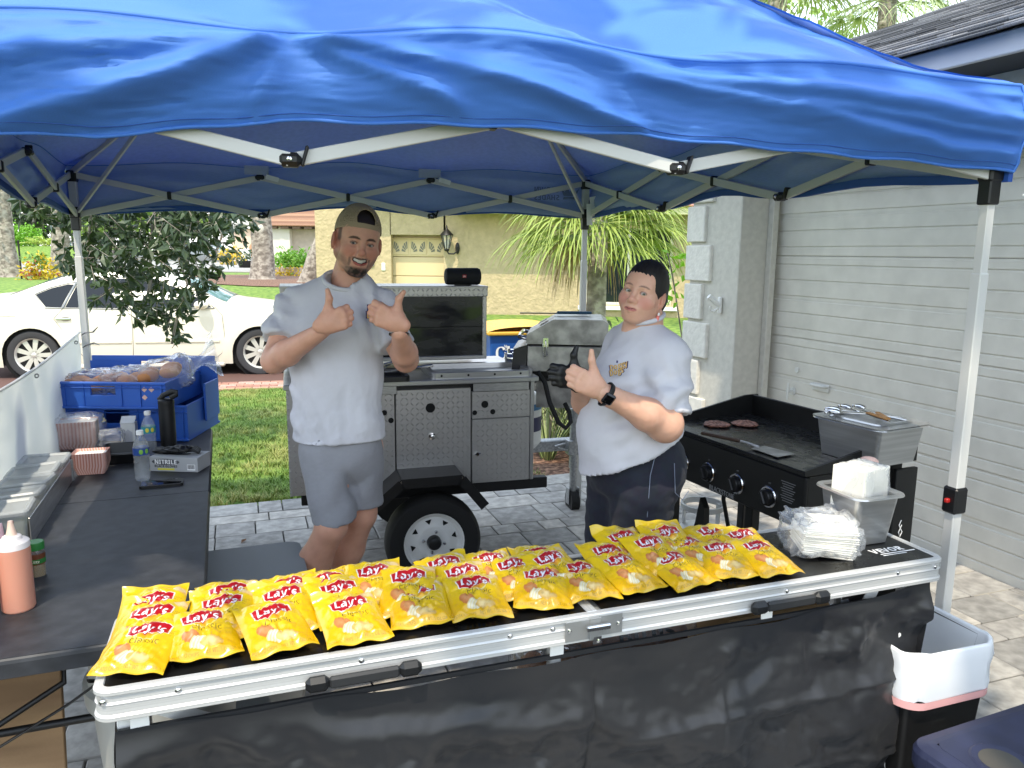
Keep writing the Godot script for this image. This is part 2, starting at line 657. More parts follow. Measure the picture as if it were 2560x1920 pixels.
# ---------- the host's house, at the right ----------
func make_house() -> void:
	var wallm := mt("house_wall", Color("c9c6bc"), 0.85, 0.0, noise_tex(40, 256, 0.05, 0.93, 1.0), 1.0)
	relief(wallm, noise_tex(41, 256, 0.09, 0.0, 1.0, 4), 0.12)
	var quoinm := mt("quoin_paint", Color("e2dfd6"), 0.8, 0.0, noise_tex(42, 128, 0.06, 0.93, 1.0), 1.5)
	relief(quoinm, noise_tex(43, 256, 0.06, 0.0, 1.0, 5), 0.25)
	var doorm := mt("door_paint", Color("d3d0c6"), 0.45, 0.0, noise_tex(44, 256, 0.02, 0.94, 1.0), 0.8)
	# local frame: x runs along the door away from the camera's right, -z is into the house
	var h := thing("garage_house", "pale grey garage wall with white quoin blocks and a dark shingle roof at right", "house", v3(1.815, 0, -5.56), 0.0)
	h.rotation.y = PI / 2 + 0.384
	# with this turn local +x is the way out of the picture (far), local +z is towards the house inside
	var B1 := B.new()
	# local axes: X = far along wall, Y up, Z = outwards (to the left of the picture) after the flip below
	var X0 := -0.03
	# far wall piece with the jamb
	B1.box(v3(X0 + 0.29, 1.27, -0.02), v3(0.58, 2.54, 0.5), 0.006)
	part("wall", B1, wallm, h)
	B1 = B.new()
	B1.box(v3(X0 + 0.29, 1.27, 1.73), v3(0.54, 2.54, 3.0), 0.0)
	B1.box(v3(X0 - 2.606, 2.385, -0.02), v3(5.2, 0.31, 0.496), 0.0)
	B1.box(v3(X0 - 6.2, 1.27, -0.02), v3(2.0, 2.54, 0.492), 0.0)
	part("wall", B1, wallm, h)
	# quoins at the far corner
	var yq := 0.06
	for k in 9:
		var w := 0.2 if k % 2 == 0 else 0.285
		var q := B.new()
		q.box(v3(X0 + 0.585 - w / 2, yq + 0.137, -0.275), v3(w, 0.262, 0.05), 0.006)
		q.box(v3(X0 + 0.59, yq + 0.137, -0.13), v3(0.03, 0.262, 0.338), 0.006)
		part("quoin", q, quoinm, h)
		yq += 0.287
	# door frame, white stop strip
	var fr := B.new()
	fr.box(v3(X0 - 0.03, 1.2, -0.02), v3(0.055, 2.4, 0.05), 0.004)
	part("door_frame", fr, wallm, h)
	# sectional door
	var door := Node3D.new()
	door.name = "garage_door"
	h.add_child(door, true)
	door.position = v3(0, 0, 0.06)
	var L := 4.9
	var sec := 0.558
	for s in 4:
		var b := B.new()
		var y0 := 0.02 + s * sec
		var cuts := [0.0, 0.062, 0.17, 0.262, 0.285, 0.395, 0.5, 0.552]
		for k in 7:
			var a: float = cuts[k]
			var e: float = cuts[k + 1]
			var hh := e - a - 0.005
			var dz := 0.006 if k == 3 else 0.0
			b.box(v3(-L / 2 + 0.06, y0 + a + hh / 2, dz), v3(L, hh, 0.03), 0.005)
		b.box(v3(-L / 2 + 0.06, y0 + sec / 2, 0.006), v3(L - 0.004, sec - 0.004, 0.028), 0.0)
		part("door_section", b, doorm, door)
	var seal := B.new()
	seal.box(v3(-L / 2, 1.1, 0.06), v3(L + 0.3, 2.3, 0.02))
	part("backing", seal, M.dark_gap, door)
	# handles and lock
	var hd := B.new()
	hd.tube([v3(-0.30, 0.76, -0.01), v3(-0.30, 0.76, -0.055)], 0.012, 8)
	hd.tube([v3(-0.30, 0.70, -0.06), v3(-0.30, 0.76, -0.064), v3(-0.30, 0.82, -0.06)], [0.007, 0.010, 0.007], 8)
	hd.tube([v3(-0.30, 0.76, -0.012), v3(-0.30, 0.76, -0.022)], 0.028, 12)
	part("turn_handle", hd, mt("handle_paint", Color("cfd0cc"), 0.4), door)
	hd = B.new()
	hd.box(v3(-0.56, 0.83, -0.022), v3(0.15, 0.05, 0.006), 0.002)
	hd.tube([v3(-0.50, 0.845, -0.02), v3(-0.505, 0.845, -0.055), v3(-0.62, 0.845, -0.055), v3(-0.625, 0.845, -0.02)], 0.011, 8)
	part("lift_handle", hd, M.handle_paint, door)
	hd = B.new()
	hd.tube([v3(-0.33, 0.915, -0.012), v3(-0.33, 0.915, -0.026)], 0.019, 14)
	part("lock", hd, M.handle_paint, door)
	# threshold kerb of pale concrete
	var th := B.new()
	th.box(v3(-2.4, 0.012, -0.13), v3(5.0, 0.024, 0.24), 0.006)
	part("threshold", th, M.concrete, h)
	# flag bracket
	var fb := B.new()
	fb.box(v3(X0 + 0.17, 1.335, -0.285), v3(0.035, 0.12, 0.02), 0.005)
	fb.tube([v3(X0 + 0.17, 1.335, -0.29), v3(X0 + 0.19, 1.40, -0.37)], [0.019, 0.02], 10)
	fb.tube([v3(X0 + 0.17, 1.32, -0.29), v3(X0 + 0.18, 1.29, -0.33), v3(X0 + 0.18, 1.30, -0.36), v3(X0 + 0.18, 1.33, -0.36)], 0.008, 8)
	part("flag_bracket", fb, M.white_paint, h)
	# roof: eave fascia, soffit, courses of shingles
	var fz := -0.68
	var fa := B.new()
	fa.box(v3(-2.2, 2.555, fz), v3(7.0, 0.09, 0.03), 0.004)
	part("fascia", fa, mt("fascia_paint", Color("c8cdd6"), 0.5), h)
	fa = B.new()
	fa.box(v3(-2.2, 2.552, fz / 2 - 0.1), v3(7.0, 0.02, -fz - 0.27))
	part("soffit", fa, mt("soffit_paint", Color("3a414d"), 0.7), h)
	var sh := []
	for k in 4:
		var sm_ := mt("shingle_%d" % k, [Color("6b6b6f"), Color("838388"), Color("99999c"), Color("57585c")][k], 0.85, 0.0, noise_tex(50 + k, 64, 0.2, 0.7, 1.0), 6.0)
		sh.append(sm_)
	var slope := 0.40
	var meshes := []
	for k in 3:
		var q := B.new()
		q.box(Vector3.ZERO, v3([0.20, 0.26, 0.31][k], 0.012, 0.17), 0.003)
		meshes.append(q.mesh())
	var count := 0
	for row in 26:
		var x := 1.2 + rnd(0, 0.1)
		var off := row * 0.135
		while x > -2.6:
			var k := R.randi() % 3
			var w: float = [0.20, 0.26, 0.31][k]
			x -= w
			var p := v3(x + w / 2, 2.612 + off * slope + rnd(0, 0.004), fz - 0.03 + off)
			if count < 300:
				var o := part("shingle", meshes[k], sh[R.randi() % 4], h, p)
				o.rotation.x = -atan(slope) + 0.07
				count += 1
			x -= 0.004
	fa = B.new()
	fa.prism(PackedVector2Array([v2(fz - 0.02, 2.6), v2(fz + 3.6, 2.6), v2(fz + 3.6, 2.6 + 3.5 * slope), v2(fz + 3.4, 2.6 + 3.4 * slope)]), -1.25, 5.6)
	var rb := part("roof_deck", fa, sh[3], h)
	rb.transform = Transform3D(Basis(v3(0, 0, 1), v3(0, 1, 0), v3(-1, 0, 0)), Vector3.ZERO)

# height offset of a fold: a list of [s, t] points, an amplitude and a width
func fold(pl: Array, s: float, t: float, amp: float, w0: float, w1: float) -> float:
	if s < pl[0][0] or s > pl[-1][0]:
		return 0.0
	for k in pl.size() - 1:
		if s <= pl[k + 1][0]:
			var f: float = (s - pl[k][0]) / (pl[k + 1][0] - pl[k][0])
			var tr := lerpf(pl[k][1], pl[k + 1][1], f)
			var e: float = sm(0.0, 0.02, minf(s - pl[0][0], pl[-1][0] - s) + 0.006)
			var d := t - tr
			var w := w0 if d < 0 else w1
			return amp * e * exp(-d * d / (w * w))
	return 0.0

const NR := Vector3(1.44, 2.18, -2.30)
const NL := Vector3(-1.53, 2.18, -1.65)
const FR := Vector3(0.475, 2.18, -5.00)
const FL := Vector3(-2.44, 2.14, -4.31)
const PK := Vector3(-0.50, 3.20, -3.33)

func eave(a: Vector3, b: Vector3, s: float) -> Vector3:
	var p := a.lerp(b, s)
	p.y += 0.05 * sin(PI * s) * (0.6 + 0.4 * cos(TAU * 3 * s - PI))
	return p

func front_folds(s: float, t: float) -> float:
	var d := 0.0
	var k := sm(0.0, 0.10, t)
	d += fold([[0.0, 0.45], [0.175, 0.37], [0.327, 0.23], [0.492, 0.03], [0.658, 0.0]], s, t, 0.045, 0.10, 0.16)
	d += fold([[0.37, 0.97], [0.448, 0.67], [0.539, 0.42], [0.643, 0.06]], s, t, 0.034, 0.10, 0.10)
	d += fold([[0.526, 0.85], [0.579, 0.55], [0.646, 0.15]], s, t, 0.026, 0.08, 0.10)
	d += fold([[0.659, 0.04], [0.674, 0.51], [0.692, 0.93]], s, t, 0.02, 0.2, 0.2)
	d += fold([[0.663, 0.01], [0.744, 0.22], [0.832, 0.34], [0.9, 0.5]], s, t, 0.030, 0.08, 0.12)
	d += fold([[0.668, 0.08], [0.744, 0.54], [0.81, 0.76], [0.9, 1.05]], s, t, 0.048, 0.12, 0.14)
	d += fold([[0.0, 0.83], [0.083, 0.82], [0.175, 0.68], [0.331, 0.39], [0.4, 0.3]], s, t, 0.022, 0.07, 0.12)
	d += fold([[0.0, 0.14], [0.175, 0.12], [0.34, 0.08]], s, t, 0.012, 0.05, 0.05)
	d += fold([[0.0, 0.64], [0.1, 0.60], [0.25, 0.5]], s, t, 0.010, 0.04, 0.05)
	d += 0.008 * sin(9.0 * s + 3.0 * t) * k + 0.05 * sin(PI * t) * (0.3 + 0.7 * absf(sin(PI * 3 * s)))
	d -= 0.03 * exp(-pow((t - 0.12) / 0.1, 2.0)) * sm(0.45, 0.3, s) * sm(0.0, 0.12, s)
	var w := noise.get_noise_2d(s * 11.0, t * 2.4 + 10.0) * 0.006 + noise.get_noise_2d(s * 34.0 + 40.0 + t * 9.0, t * 8.0) * 0.002
	var cr := absf(noise.get_noise_2d(s * 9.0 + t * 3.0, t * 4.0 - s * 5.0))
	w += -0.004 * exp(-cr * cr / 0.003) * (1.6 if s > 0.72 else 0.6)
	return d * k + w * k

func front_bottom(s: float) -> float:
	var ks := [0.0, 0.12, 0.28, 0.4, 0.5, 0.667, 0.8, 1.0]
	var ys := [1.943, 1.965, 1.985, 2.0, 2.005, 1.995, 1.945, 1.93]
	for k in 7:
		if s <= ks[k + 1]:
			return lerpf(ys[k], ys[k + 1], (s - ks[k]) / (ks[k + 1] - ks[k])) + 0.003 * sin(s * 70.0)
	return 1.93

func valance(a: Vector3, b: Vector3, front: bool, push: float) -> B:
	var nu := 150 if front else 60
	var nv := 44 if front else 16
	var o := (b - a).cross(Vector3.UP).normalized()
	if o.dot((a + b) * 0.5 - v3(PK.x, 0, PK.z)) < 0:
		o = -o
	var P := PackedVector3Array()
	for i in nu + 1:
		var s := float(i) / nu
		var e := eave(a, b, s)
		for j in nv + 1:
			var t := float(j) / nv
			var p := e
			if front:
				p.y = lerpf(e.y, front_bottom(s), t)
				p += o * (front_folds(s, t) + push)
			else:
				p.y = e.y - 0.255 * t
				var w := 0.018 * sin(t * 9.0 + s * 7.0 + a.x * 3.0) * sin(PI * s * 3) + noise.get_noise_2d(s * 9.0 + a.x * 7.0, t * 4.0) * 0.014 + noise.get_noise_2d(s * 30.0, t * 12.0 + a.z * 9.0) * 0.006
				p += o * (w * sm(0.0, 0.15, t) + push)
			P.append(p)
	var m := B.new()
	m.grid(nu, nv, P, PackedVector2Array(), false, false)
	return m

func roof_panel(a: Vector3, b: Vector3, push: float, sd: float) -> B:
	var nu := 100
	var nv := 50
	var nrm := (b - a).cross(PK - a).normalized()
	if nrm.y < 0:
		nrm = -nrm
	var P := PackedVector3Array()
	for i in nu + 1:
		var s := float(i) / nu
		for j in nv + 1:
			var r := float(j) / nv
			var p := eave(a, b, s).lerp(PK, r)
			var edge := minf(s, 1.0 - s) * (1.0 - r) * 2.0
			p += nrm * (-0.07 * sin(PI * clampf(r, 0, 1)) * sm(0.0, 0.5, edge) - 0.05 * sm(0.0, 0.12, r) * sm(0.6, 0.1, r) * (0.5 + 0.5 * cos(TAU * 3 * s)))
			var k := sm(0.0, 0.06, r)
			var q := p * 1.0
			p += nrm * k * (noise.get_noise_3d(q.x * 2.2 + sd, q.z * 2.2, q.y * 5.0) * 0.018 + noise.get_noise_3d(q.x * 6.0 + sd, q.z * 6.0, q.y * 9.0) * 0.0025)
			var cr := absf(noise.get_noise_2d(s * 6.0 + r * 9.0 + sd, r * 10.0 - s * 5.0))
			p -= nrm * k * 0.004 * exp(-cr * cr / 0.003)
			P.append(p + nrm * push)
	var m := B.new()
	m.grid(nu, nv, P, PackedVector2Array(), false, false)
	return m

func make_canopy() -> void:
	var weave := noise_tex(60, 256, 0.25, 0.93, 1.0, 2)
	var blue := mt("canopy_blue", Color("4a82d8"), 0.65, 0.0, weave, 0.0)
	blue.uv1_scale = v3(9, 3, 1)
	blue.backlight_enabled = true
	blue.backlight = Color(0.5, 0.58, 0.68)
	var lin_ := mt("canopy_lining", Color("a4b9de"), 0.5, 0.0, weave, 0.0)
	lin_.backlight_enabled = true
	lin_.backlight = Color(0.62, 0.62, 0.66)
	var hem := mt("canopy_hem", Color("23509f"), 0.6)
	var t := thing("pop_up_canopy", "big blue pop-up canopy tent with a white folding frame over the stall", "canopy tent", Vector3.ZERO)
	var sides := [[NL, NR], [NR, FR], [FR, FL], [FL, NL]]
	for k in 4:
		var a: Vector3 = sides[k][0]
		var b: Vector3 = sides[k][1]
		part("roof_panel", roof_panel(a, b, 0.004, k * 11.0), blue, t)
		part("lining", roof_panel(a, b, -0.003, k * 11.0), lin_, t)
	var fv := valance(NR, NL, true, 0.004)
	part("valance", fv, blue, t)
	part("lining", valance(NR, NL, true, -0.003), lin_, t)
	for k in [1, 2, 3]:
		part("valance", valance(sides[k][0], sides[k][1], false, 0.004), blue, t)
		part("lining", valance(sides[k][0], sides[k][1], false, -0.003), lin_, t)
		var hb := B.new()
		var pa: Vector3 = sides[k][0]
		var pb: Vector3 = sides[k][1]
		for i in 20:
			var e0 := eave(pa, pb, i / 20.0) - UP * 0.25
			var e1 := eave(pa, pb, (i + 1) / 20.0) - UP * 0.25
			hb.bar(e0, e1, 0.018, 0.028)
		part("hem", hb, hem, t)
	for k in 4:
		var eb := B.new()
		var ep := []
		for i in 61:
			ep.append(eave(sides[k][0], sides[k][1], i / 60.0) + UP * 0.001)
		eb.tube(ep, 0.006, 6)
		part("eave_seam", eb, blue, t)
	# stitched hem of the front valance
	var st := []
	var st2 := []
	var o := (NL - NR).cross(UP).normalized()
	if o.z < 0:
		o = -o
	for i in 101:
		var s := i / 100.0
		var p := eave(NR, NL, s)
		p.y = front_bottom(s)
		st.append(p + o * (front_folds(s, 1.0) + 0.005))
		p.y = lerpf(eave(NR, NL, s).y, front_bottom(s), 0.93)
		st2.append(p + o * (front_folds(s, 0.93) + 0.0045))
	var hm := B.new()
	hm.tube(st, 0.0045, 6)
	part("hem", hm, blue, t)
	hm = B.new()
	hm.tube(st2, 0.0012, 5)
	part("stitching", hm, hem, t)
	# corner seam and white strap of the near right corner
	var cs := B.new()
	var cp := []
	for j in 12:
		var tt := j / 11.0
		var p := NR
		p.y = lerpf(NR.y, 1.945, tt)
		cp.append(p + o * (front_folds(0.0, tt) + 0.004) + v3(0.004 * sin(j * 2.0), 0, 0))
	cs.tube(cp, 0.005, 6)
	part("corner_seam", cs, blue, t)
	var sp := B.new()
	var so := NR + v3(-0.005, -0.245, 0.055)
	for k in 6:
		var a0 := so + v3(0.02 + 0.018 * sin(k * 0.6), -0.012 * k + 0.01, 0.012 * sin(k * 0.55))
		var a1 := so + v3(0.02 + 0.018 * sin((k + 1) * 0.6), -0.012 * (k + 1) + 0.01, 0.012 * sin((k + 1) * 0.55))
		sp.bar(a0, a1, 0.03, 0.004)
	part("strap", sp, M.white_plastic, t)
	# frame
	var post: Material = M.post_paint
	var blk: Material = M.black_plastic
	var slide := {NR: 1.935, NL: 1.90, FR: 1.927, FL: 1.875}
	var inner := v3(PK.x, 0, PK.z)
	var feet := {}
	for c in [NR, NL, FR, FL]:
		var inw: Vector3 = (inner - v3(c.x, 0, c.z)).normalized() * 0.05
		var top: Vector3 = c + inw - UP * 0.03
		var foot := v3(top.x, 0.012, top.z)
		if c == NR:
			foot += v3(0.02, 0, -0.03)
		feet[c] = top
		var up: Vector3 = (top - foot)
		var leg := B.new()
		var q := Transform3D(Basis(Quaternion(UP, up.normalized())) * Basis(UP, 0.35 if c == NR else 0.25), foot)
		leg.at(q).box(v3(0, 0.82, 0), v3(0.036, 1.64, 0.036), 0.003)
		leg.box(v3(0, 1.45, 0), v3(0.029, 1.2, 0.029), 0.002)
		var lg := part("leg", leg, post, t)
		var k := B.new()
		k.at(q).box(v3(0, 0.93 if c == NR else 0.5, 0), v3(0.052, 0.085, 0.052), 0.006)
		part("height_clamp", k, blk, t)
		var y1: float = slide[c]
		k = B.new()
		k.at(q).box(v3(0, y1, 0), v3(0.052, 0.06, 0.052), 0.006)
		k.box(v3(0, y1 - 0.055, 0), v3(0.044, 0.08, 0.044), 0.004)
		part("slider", k, blk, t)
		k = B.new()
		k.at(q).box(v3(0, up.length() - 0.03, 0), v3(0.05, 0.06, 0.05), 0.006)
		part("bracket", k, blk, t)
		k = B.new()
		k.at(q).box(v3(0, (y1 + up.length()) / 2, 0), v3(0.04, up.length() - y1, 0.04), 0.003)
		part("outer_leg", k, post, t)
		k = B.new()
		k.at(q).box(v3(0, 0.004, 0), v3(0.09, 0.008, 0.09), 0.002)
		part("foot_plate", k, post, t)
		if c == NR:
			k = B.new()
			k.at(q).box(v3(-0.032, 0.93, 0.0), v3(0.016, 0.014, 0.014), 0.003)
			part("release_button", k, mt("button_red", Color("a8201c"), 0.4), t)
		# rafter and strut towards the peak
		var hub := PK - UP * 0.14
		var tp: Vector3 = top - UP * 0.01
		k = B.new()
		k.bar(tp, hub, 0.016, 0.032, 0.002)
		part("rafter", k, post, t)
		k = B.new()
		k.bar(v3(top.x, y1, top.z), tp.lerp(hub, 0.36), 0.014, 0.022, 0.002)
		part("strut", k, post, t)
	# scissor trusses: three crossings on each side
	for sd in [[NR, NL], [NR, FR], [FR, FL], [FL, NL]]:
		var A: Vector3 = feet[sd[0]]
		var Z: Vector3 = feet[sd[1]]
		var ya: float = slide[sd[0]]
		var yz: float = slide[sd[1]]
		var dir := (Z - A).normalized()
		var sidew := dir.cross(UP) * 0.009
		for k in 3:
			var p0 := A.lerp(Z, k / 3.0)
			var p1 := A.lerp(Z, (k + 1) / 3.0)
			var b0 := lerpf(ya, yz, k / 3.0)
			var b1 := lerpf(ya, yz, (k + 1) / 3.0)
			var lift := -0.02
			var u0 := v3(p0.x, p0.y + lift, p0.z)
			var u1 := v3(p1.x, p1.y + lift, p1.z)
			var l0 := v3(p0.x, b0, p0.z)
			var l1 := v3(p1.x, b1, p1.z)
			var e := B.new()
			e.bar(u0 + sidew, l1 + sidew, 0.014, 0.033, 0.002)
			part("truss_bar", e, post, t)
			e = B.new()
			e.bar(l0 - sidew, u1 - sidew, 0.014, 0.033, 0.002)
			part("truss_bar", e, post, t)
			var cl := B.new()
			var mid := (u0 + l1 + l0 + u1) * 0.25
			var bs := Basis(dir, UP, dir.cross(UP))
			cl.box(mid, v3(0.022, 0.045, 0.042), 0.005, bs)
			part("pivot", cl, blk, t)
			if k < 2:
				for yy in [l1, u1]:
					cl = B.new()
					cl.box(yy + bs.z * 0.0, v3(0.055, 0.034, 0.046), 0.011, bs)
					cl.box(yy + UP * 0.01 - dir * 0.035, v3(0.008, 0.05, 0.03), 0.003, bs.rotated(bs.z, 0.3))
					part("joint", cl, blk, t)
			if k < 2:
				cl = B.new()
				cl.at(Transform3D(Basis(bs.x, bs.z, -bs.y), l1)).lathe([v2(0.007, 0.022), v2(0.006, 0.027), v2(0.0, 0.029)], 8)
				cl.at(Transform3D(Basis(bs.x, -bs.z, bs.y), l1)).lathe([v2(0.007, 0.022), v2(0.006, 0.027), v2(0.0, 0.029)], 8)
				part("bolt", cl, M.chrome, t)
	# clear patches and paper tags at the far truss
	var patch := mt("vinyl_patch", Color(0.75, 0.78, 0.82, 0.45), 0.3)
	patch.transparency = BaseMaterial3D.TRANSPARENCY_ALPHA
	for k in [1, 2]:
		var p := (feet[FR] as Vector3).lerp(feet[FL], k / 3.0) + v3(0.0, 0.015, 0.06)
		var e := B.new()
		e.pos(p, 0.23).box(Vector3.ZERO, v3(0.13, 0.05, 0.002))
		part("vinyl_patch", e, patch, t)
		e = B.new()
		e.pos(p + v3(0.09, -0.045, 0.01), 0.23).box(Vector3.ZERO, v3(0.07, 0.026, 0.001), 0.0, Basis(Vector3.BACK, -0.25))
		part("care_label", e, M.white_plastic, t)
	var e2 := B.new()
	e2.pos(v3(FR.x - 0.005, 1.985, FR.z + 0.11), 0.1).box(v3(0.03, 0.0, 0), v3(0.045, 0.12, 0.001), 0.0, Basis(Vector3.BACK, 0.2))
	e2.box(v3(0.0, -0.05, 0.004), v3(0.035, 0.13, 0.001), 0.0, Basis(Vector3.BACK, 0.05))
	part("care_label", e2, M.white_plastic, t)
	# printed maker's mark seen from behind through the far valance
	var ink := mt("canopy_print", Color("6a7898"), 0.6)
	var fd := (FR - FL).normalized()
	var bs2 := Basis(-fd, UP, -fd.cross(UP))
	var pm := FL.lerp(FR, 0.905) + v3(0.006, -0.115, 0.03)
	text_on(t, "print", "CROWN", 0.032, pm + UP * 0.022, bs2, ink)
	text_on(t, "print", "SHADES", 0.032, pm - UP * 0.025, bs2, ink)
	var crown := B.new()
	crown.prism(PackedVector2Array([v2(-0.045, -0.035), v2(0.045, -0.035), v2(0.04, -0.02), v2(-0.04, -0.02)]), 0, 0.0006)
	crown.prism(PackedVector2Array([v2(-0.04, -0.013), v2(0.04, -0.013), v2(0.06, 0.03), v2(0.033, 0.008), v2(0.02, 0.04), v2(0.0, 0.012), v2(-0.02, 0.04), v2(-0.033, 0.008), v2(-0.06, 0.03)]), 0, 0.0006)
	var co := part("print", crown, ink, t)
	co.transform = Transform3D(bs2, pm + fd * 0.15)

const TABLE_AT := Vector3(0.16, 0.86, -1.866)
const TABLE_YAW := 0.339

# a closed rounded rectangle, counter-clockwise seen from above (x right, z towards the viewer)
func rrect(w: float, d: float, r: float, seg := 6) -> PackedVector2Array:
	var o := PackedVector2Array()
	for k in 4:
		var cx := (w / 2 - r) * (1 if k == 0 or k == 3 else -1)
		var cz := (d / 2 - r) * (1 if k < 2 else -1)
		for i in seg + 1:
			var a := PI / 2 * (k + float(i) / seg)
			o.append(v2(cx + r * cos(a), cz + r * sin(a)))
	return o

# sweeps a profile [outwards, y] round a closed path in x,z
func ring(path: PackedVector2Array, prof: Array) -> B:
	var m := B.new()
	var n := path.size()
	for k in prof.size() - 1:
		var P := PackedVector3Array()
		for i in n + 1:
			var a := path[(i - 1 + n) % n]
			var p := path[i % n]
			var c := path[(i + 1) % n]
			var tg := (c - a).normalized()
			var o := v2(tg.y, -tg.x)
			for q in [prof[k], prof[k + 1]]:
				P.append(v3(p.x + o.x * q.x, q.y, p.y + o.y * q.x))
		m.grid(n, 1, P, PackedVector2Array(), true, true)
	return m

func slab(path: PackedVector2Array, y0: float, y1: float) -> B:
	var m := B.new()
	m.at(Transform3D(Basis(Vector3.RIGHT, Vector3.BACK, Vector3.DOWN), Vector3.ZERO))
	# prism runs along local z, laid so that it runs along -y
	var q := PackedVector2Array()
	for p in path:
		q.append(v2(p.x, p.y))
	m.prism(q, -y1, -y0)
	m.t = Transform3D()
	return m

func make_table() -> void:
	var t := thing("folding_table", "long aluminium-edged black folding table with chip bags set out on it", "table", TABLE_AT, TABLE_YAW)
	var W := 2.158
	var D := 0.352
	var top := mt("table_laminate", Color("0b0b0c"), 0.28, 0.0, noise_tex(70, 256, 0.03, 0.8, 1.0), 1.0)
	top.albedo_texture = null
	top.roughness_texture = noise_tex(71, 256, 0.02, 0.55, 1.0, 4, FastNoiseLite.TYPE_SIMPLEX, 1.8)
	top.roughness = 0.42
	var path := rrect(W, D, 0.035, 8)
	var al: Material = M.aluminium
	for s in [-1, 1]:
		var b := slab(rrect(W / 2 - 0.03, D - 0.03, 0.02, 4), -0.006, -0.003)
		part("table_leaf", b, top, t, v3(s * (W / 4 - 0.002), 0, 0))
	var prof := [v2(-0.020, -0.004), v2(-0.018, 0.0), v2(-0.003, 0.0), v2(0.0, -0.003), v2(0.0, -0.010), v2(-0.004, -0.014), v2(-0.004, -0.026), v2(-0.001, -0.030), v2(-0.003, -0.034), v2(-0.003, -0.052), v2(0.001, -0.056), v2(0.001, -0.064), v2(-0.003, -0.067), v2(-0.016, -0.067)]
	part("rail", ring(path, prof), al, t)
	var hb := B.new()
	hb.box(v3(-0.018, -0.001, 0), v3(0.026, 0.004, D - 0.03), 0.001)
	part("centre_strip", hb, al, t)
	hb = B.new()
	hb.box(v3(0, -0.02, 0), v3(W - 0.02, 0.02, D - 0.02), 0.0)
	part("underside", hb, mt("board_white", Color("9c9c98"), 0.7), t)
	# rivets
	for x in [-1.059, -0.925, -0.565, -0.229, -0.124, 0.052, 0.534, 0.905, 1.039]:
		var r := B.new()
		r.at(Transform3D(Basis(Vector3.RIGHT, Vector3.BACK, Vector3.DOWN), v3(x, -0.022, D / 2 - 0.004)))
		r.lathe([v2(0.0065, 0.0), v2(0.006, 0.003), v2(0.003, 0.0045), v2(0.0, 0.005)], 10)
		part("rivet", r, M.chrome, t)
	# two soft grips
	for x in [-0.56, 0.54]:
		var g := B.new()
		var y := -0.052 if x < 0 else -0.049
		for e in [-1, 1]:
			g = B.new()
			g.box(v3(x + e * 0.098, y, D / 2 + 0.010), v3(0.05, 0.034, 0.026), 0.010)
			part("grip_end", g, M.black_plastic, t)
		g = B.new()
		g.box(v3(x, y - 0.001, D / 2 + 0.011), v3(0.15, 0.026, 0.014), 0.005)
		part("grip", g, mt("grip_rubber", Color("222325"), 0.6), t)
	# toggle latch over the fold
	var l := B.new()
	l.box(v3(-0.018 - 0.045, -0.034, D / 2 + 0.001), v3(0.062, 0.05, 0.004), 0.001)
	l.box(v3(-0.018 + 0.042, -0.030, D / 2 + 0.001), v3(0.06, 0.05, 0.004), 0.001)
	l.box(v3(-0.018, -0.034, D / 2 + 0.004), v3(0.03, 0.054, 0.004), 0.001)
	part("latch_plate", l, M.grey_metal, t)
	l = B.new()
	l.box(v3(-0.015, -0.026, D / 2 + 0.016), v3(0.062, 0.014, 0.012), 0.003)
	l.box(v3(-0.012, -0.064, D / 2 + 0.004), v3(0.022, 0.02, 0.004), 0.001)
	part("latch_lever", l, M.chrome, t)
	for x in [-0.085, 0.042, -0.01]:
		l = B.new()
		l.at(Transform3D(Basis(Vector3.RIGHT, Vector3.BACK, Vector3.DOWN), v3(x, -0.03 if x != -0.01 else -0.066, D / 2 + 0.003)))
		l.lathe([v2(0.006, 0.0), v2(0.005, 0.003), v2(0.0, 0.0045)], 8)
		part("rivet", l, M.chrome, t)
	# legs, braces and the skirt's hanging bar
	for x in [-1.03, -0.10, 0.98]:
		for z in [-0.14, 0.14]:
			var g := B.new()
			g.box(v3(x, -0.46, z * 0.9), v3(0.028, 0.80, 0.028), 0.003)
			part("leg", g, M.white_paint, t)
	for q in [[-0.97, -0.06, 0.15, -0.80, -0.25, 0.0], [-0.16, -0.06, -0.1, 0.02, -0.3, 0.14], [0.88, -0.06, 0.13, 0.80, -0.3, 0.1]]:
		var g := B.new()
		g.bar(v3(q[0], q[1], q[2]), v3(q[3], q[4], q[5]), 0.004, 0.03)
		part("brace", g, M.white_paint, t)
	for x in [-1.0, -0.105, 1.03, 0.49]:
		var g := B.new()
		g.box(v3(x, -0.083, 0.155), v3(0.035, 0.035, 0.004), 0.001)
		part("bracket", g, M.white_paint, t)
	# maker's mark printed on the top
	var ink := mt("white_ink", Color("e8e8e8"), 0.6)
	var fl := Basis(Vector3.RIGHT, Vector3.FORWARD, Vector3.UP)
	text_on(t, "print", "VEVOR", 0.026, v3(0.965, -0.0022, 0.07), fl, ink)
	var pr := B.new()
	pr.box(v3(0.985, -0.0022, 0.092), v3(0.125, 0.0006, 0.004))
	pr.box(v3(0.965, -0.0022, 0.102), v3(0.085, 0.0006, 0.003))
	part("print_line", pr, ink, t)
	make_skirt()

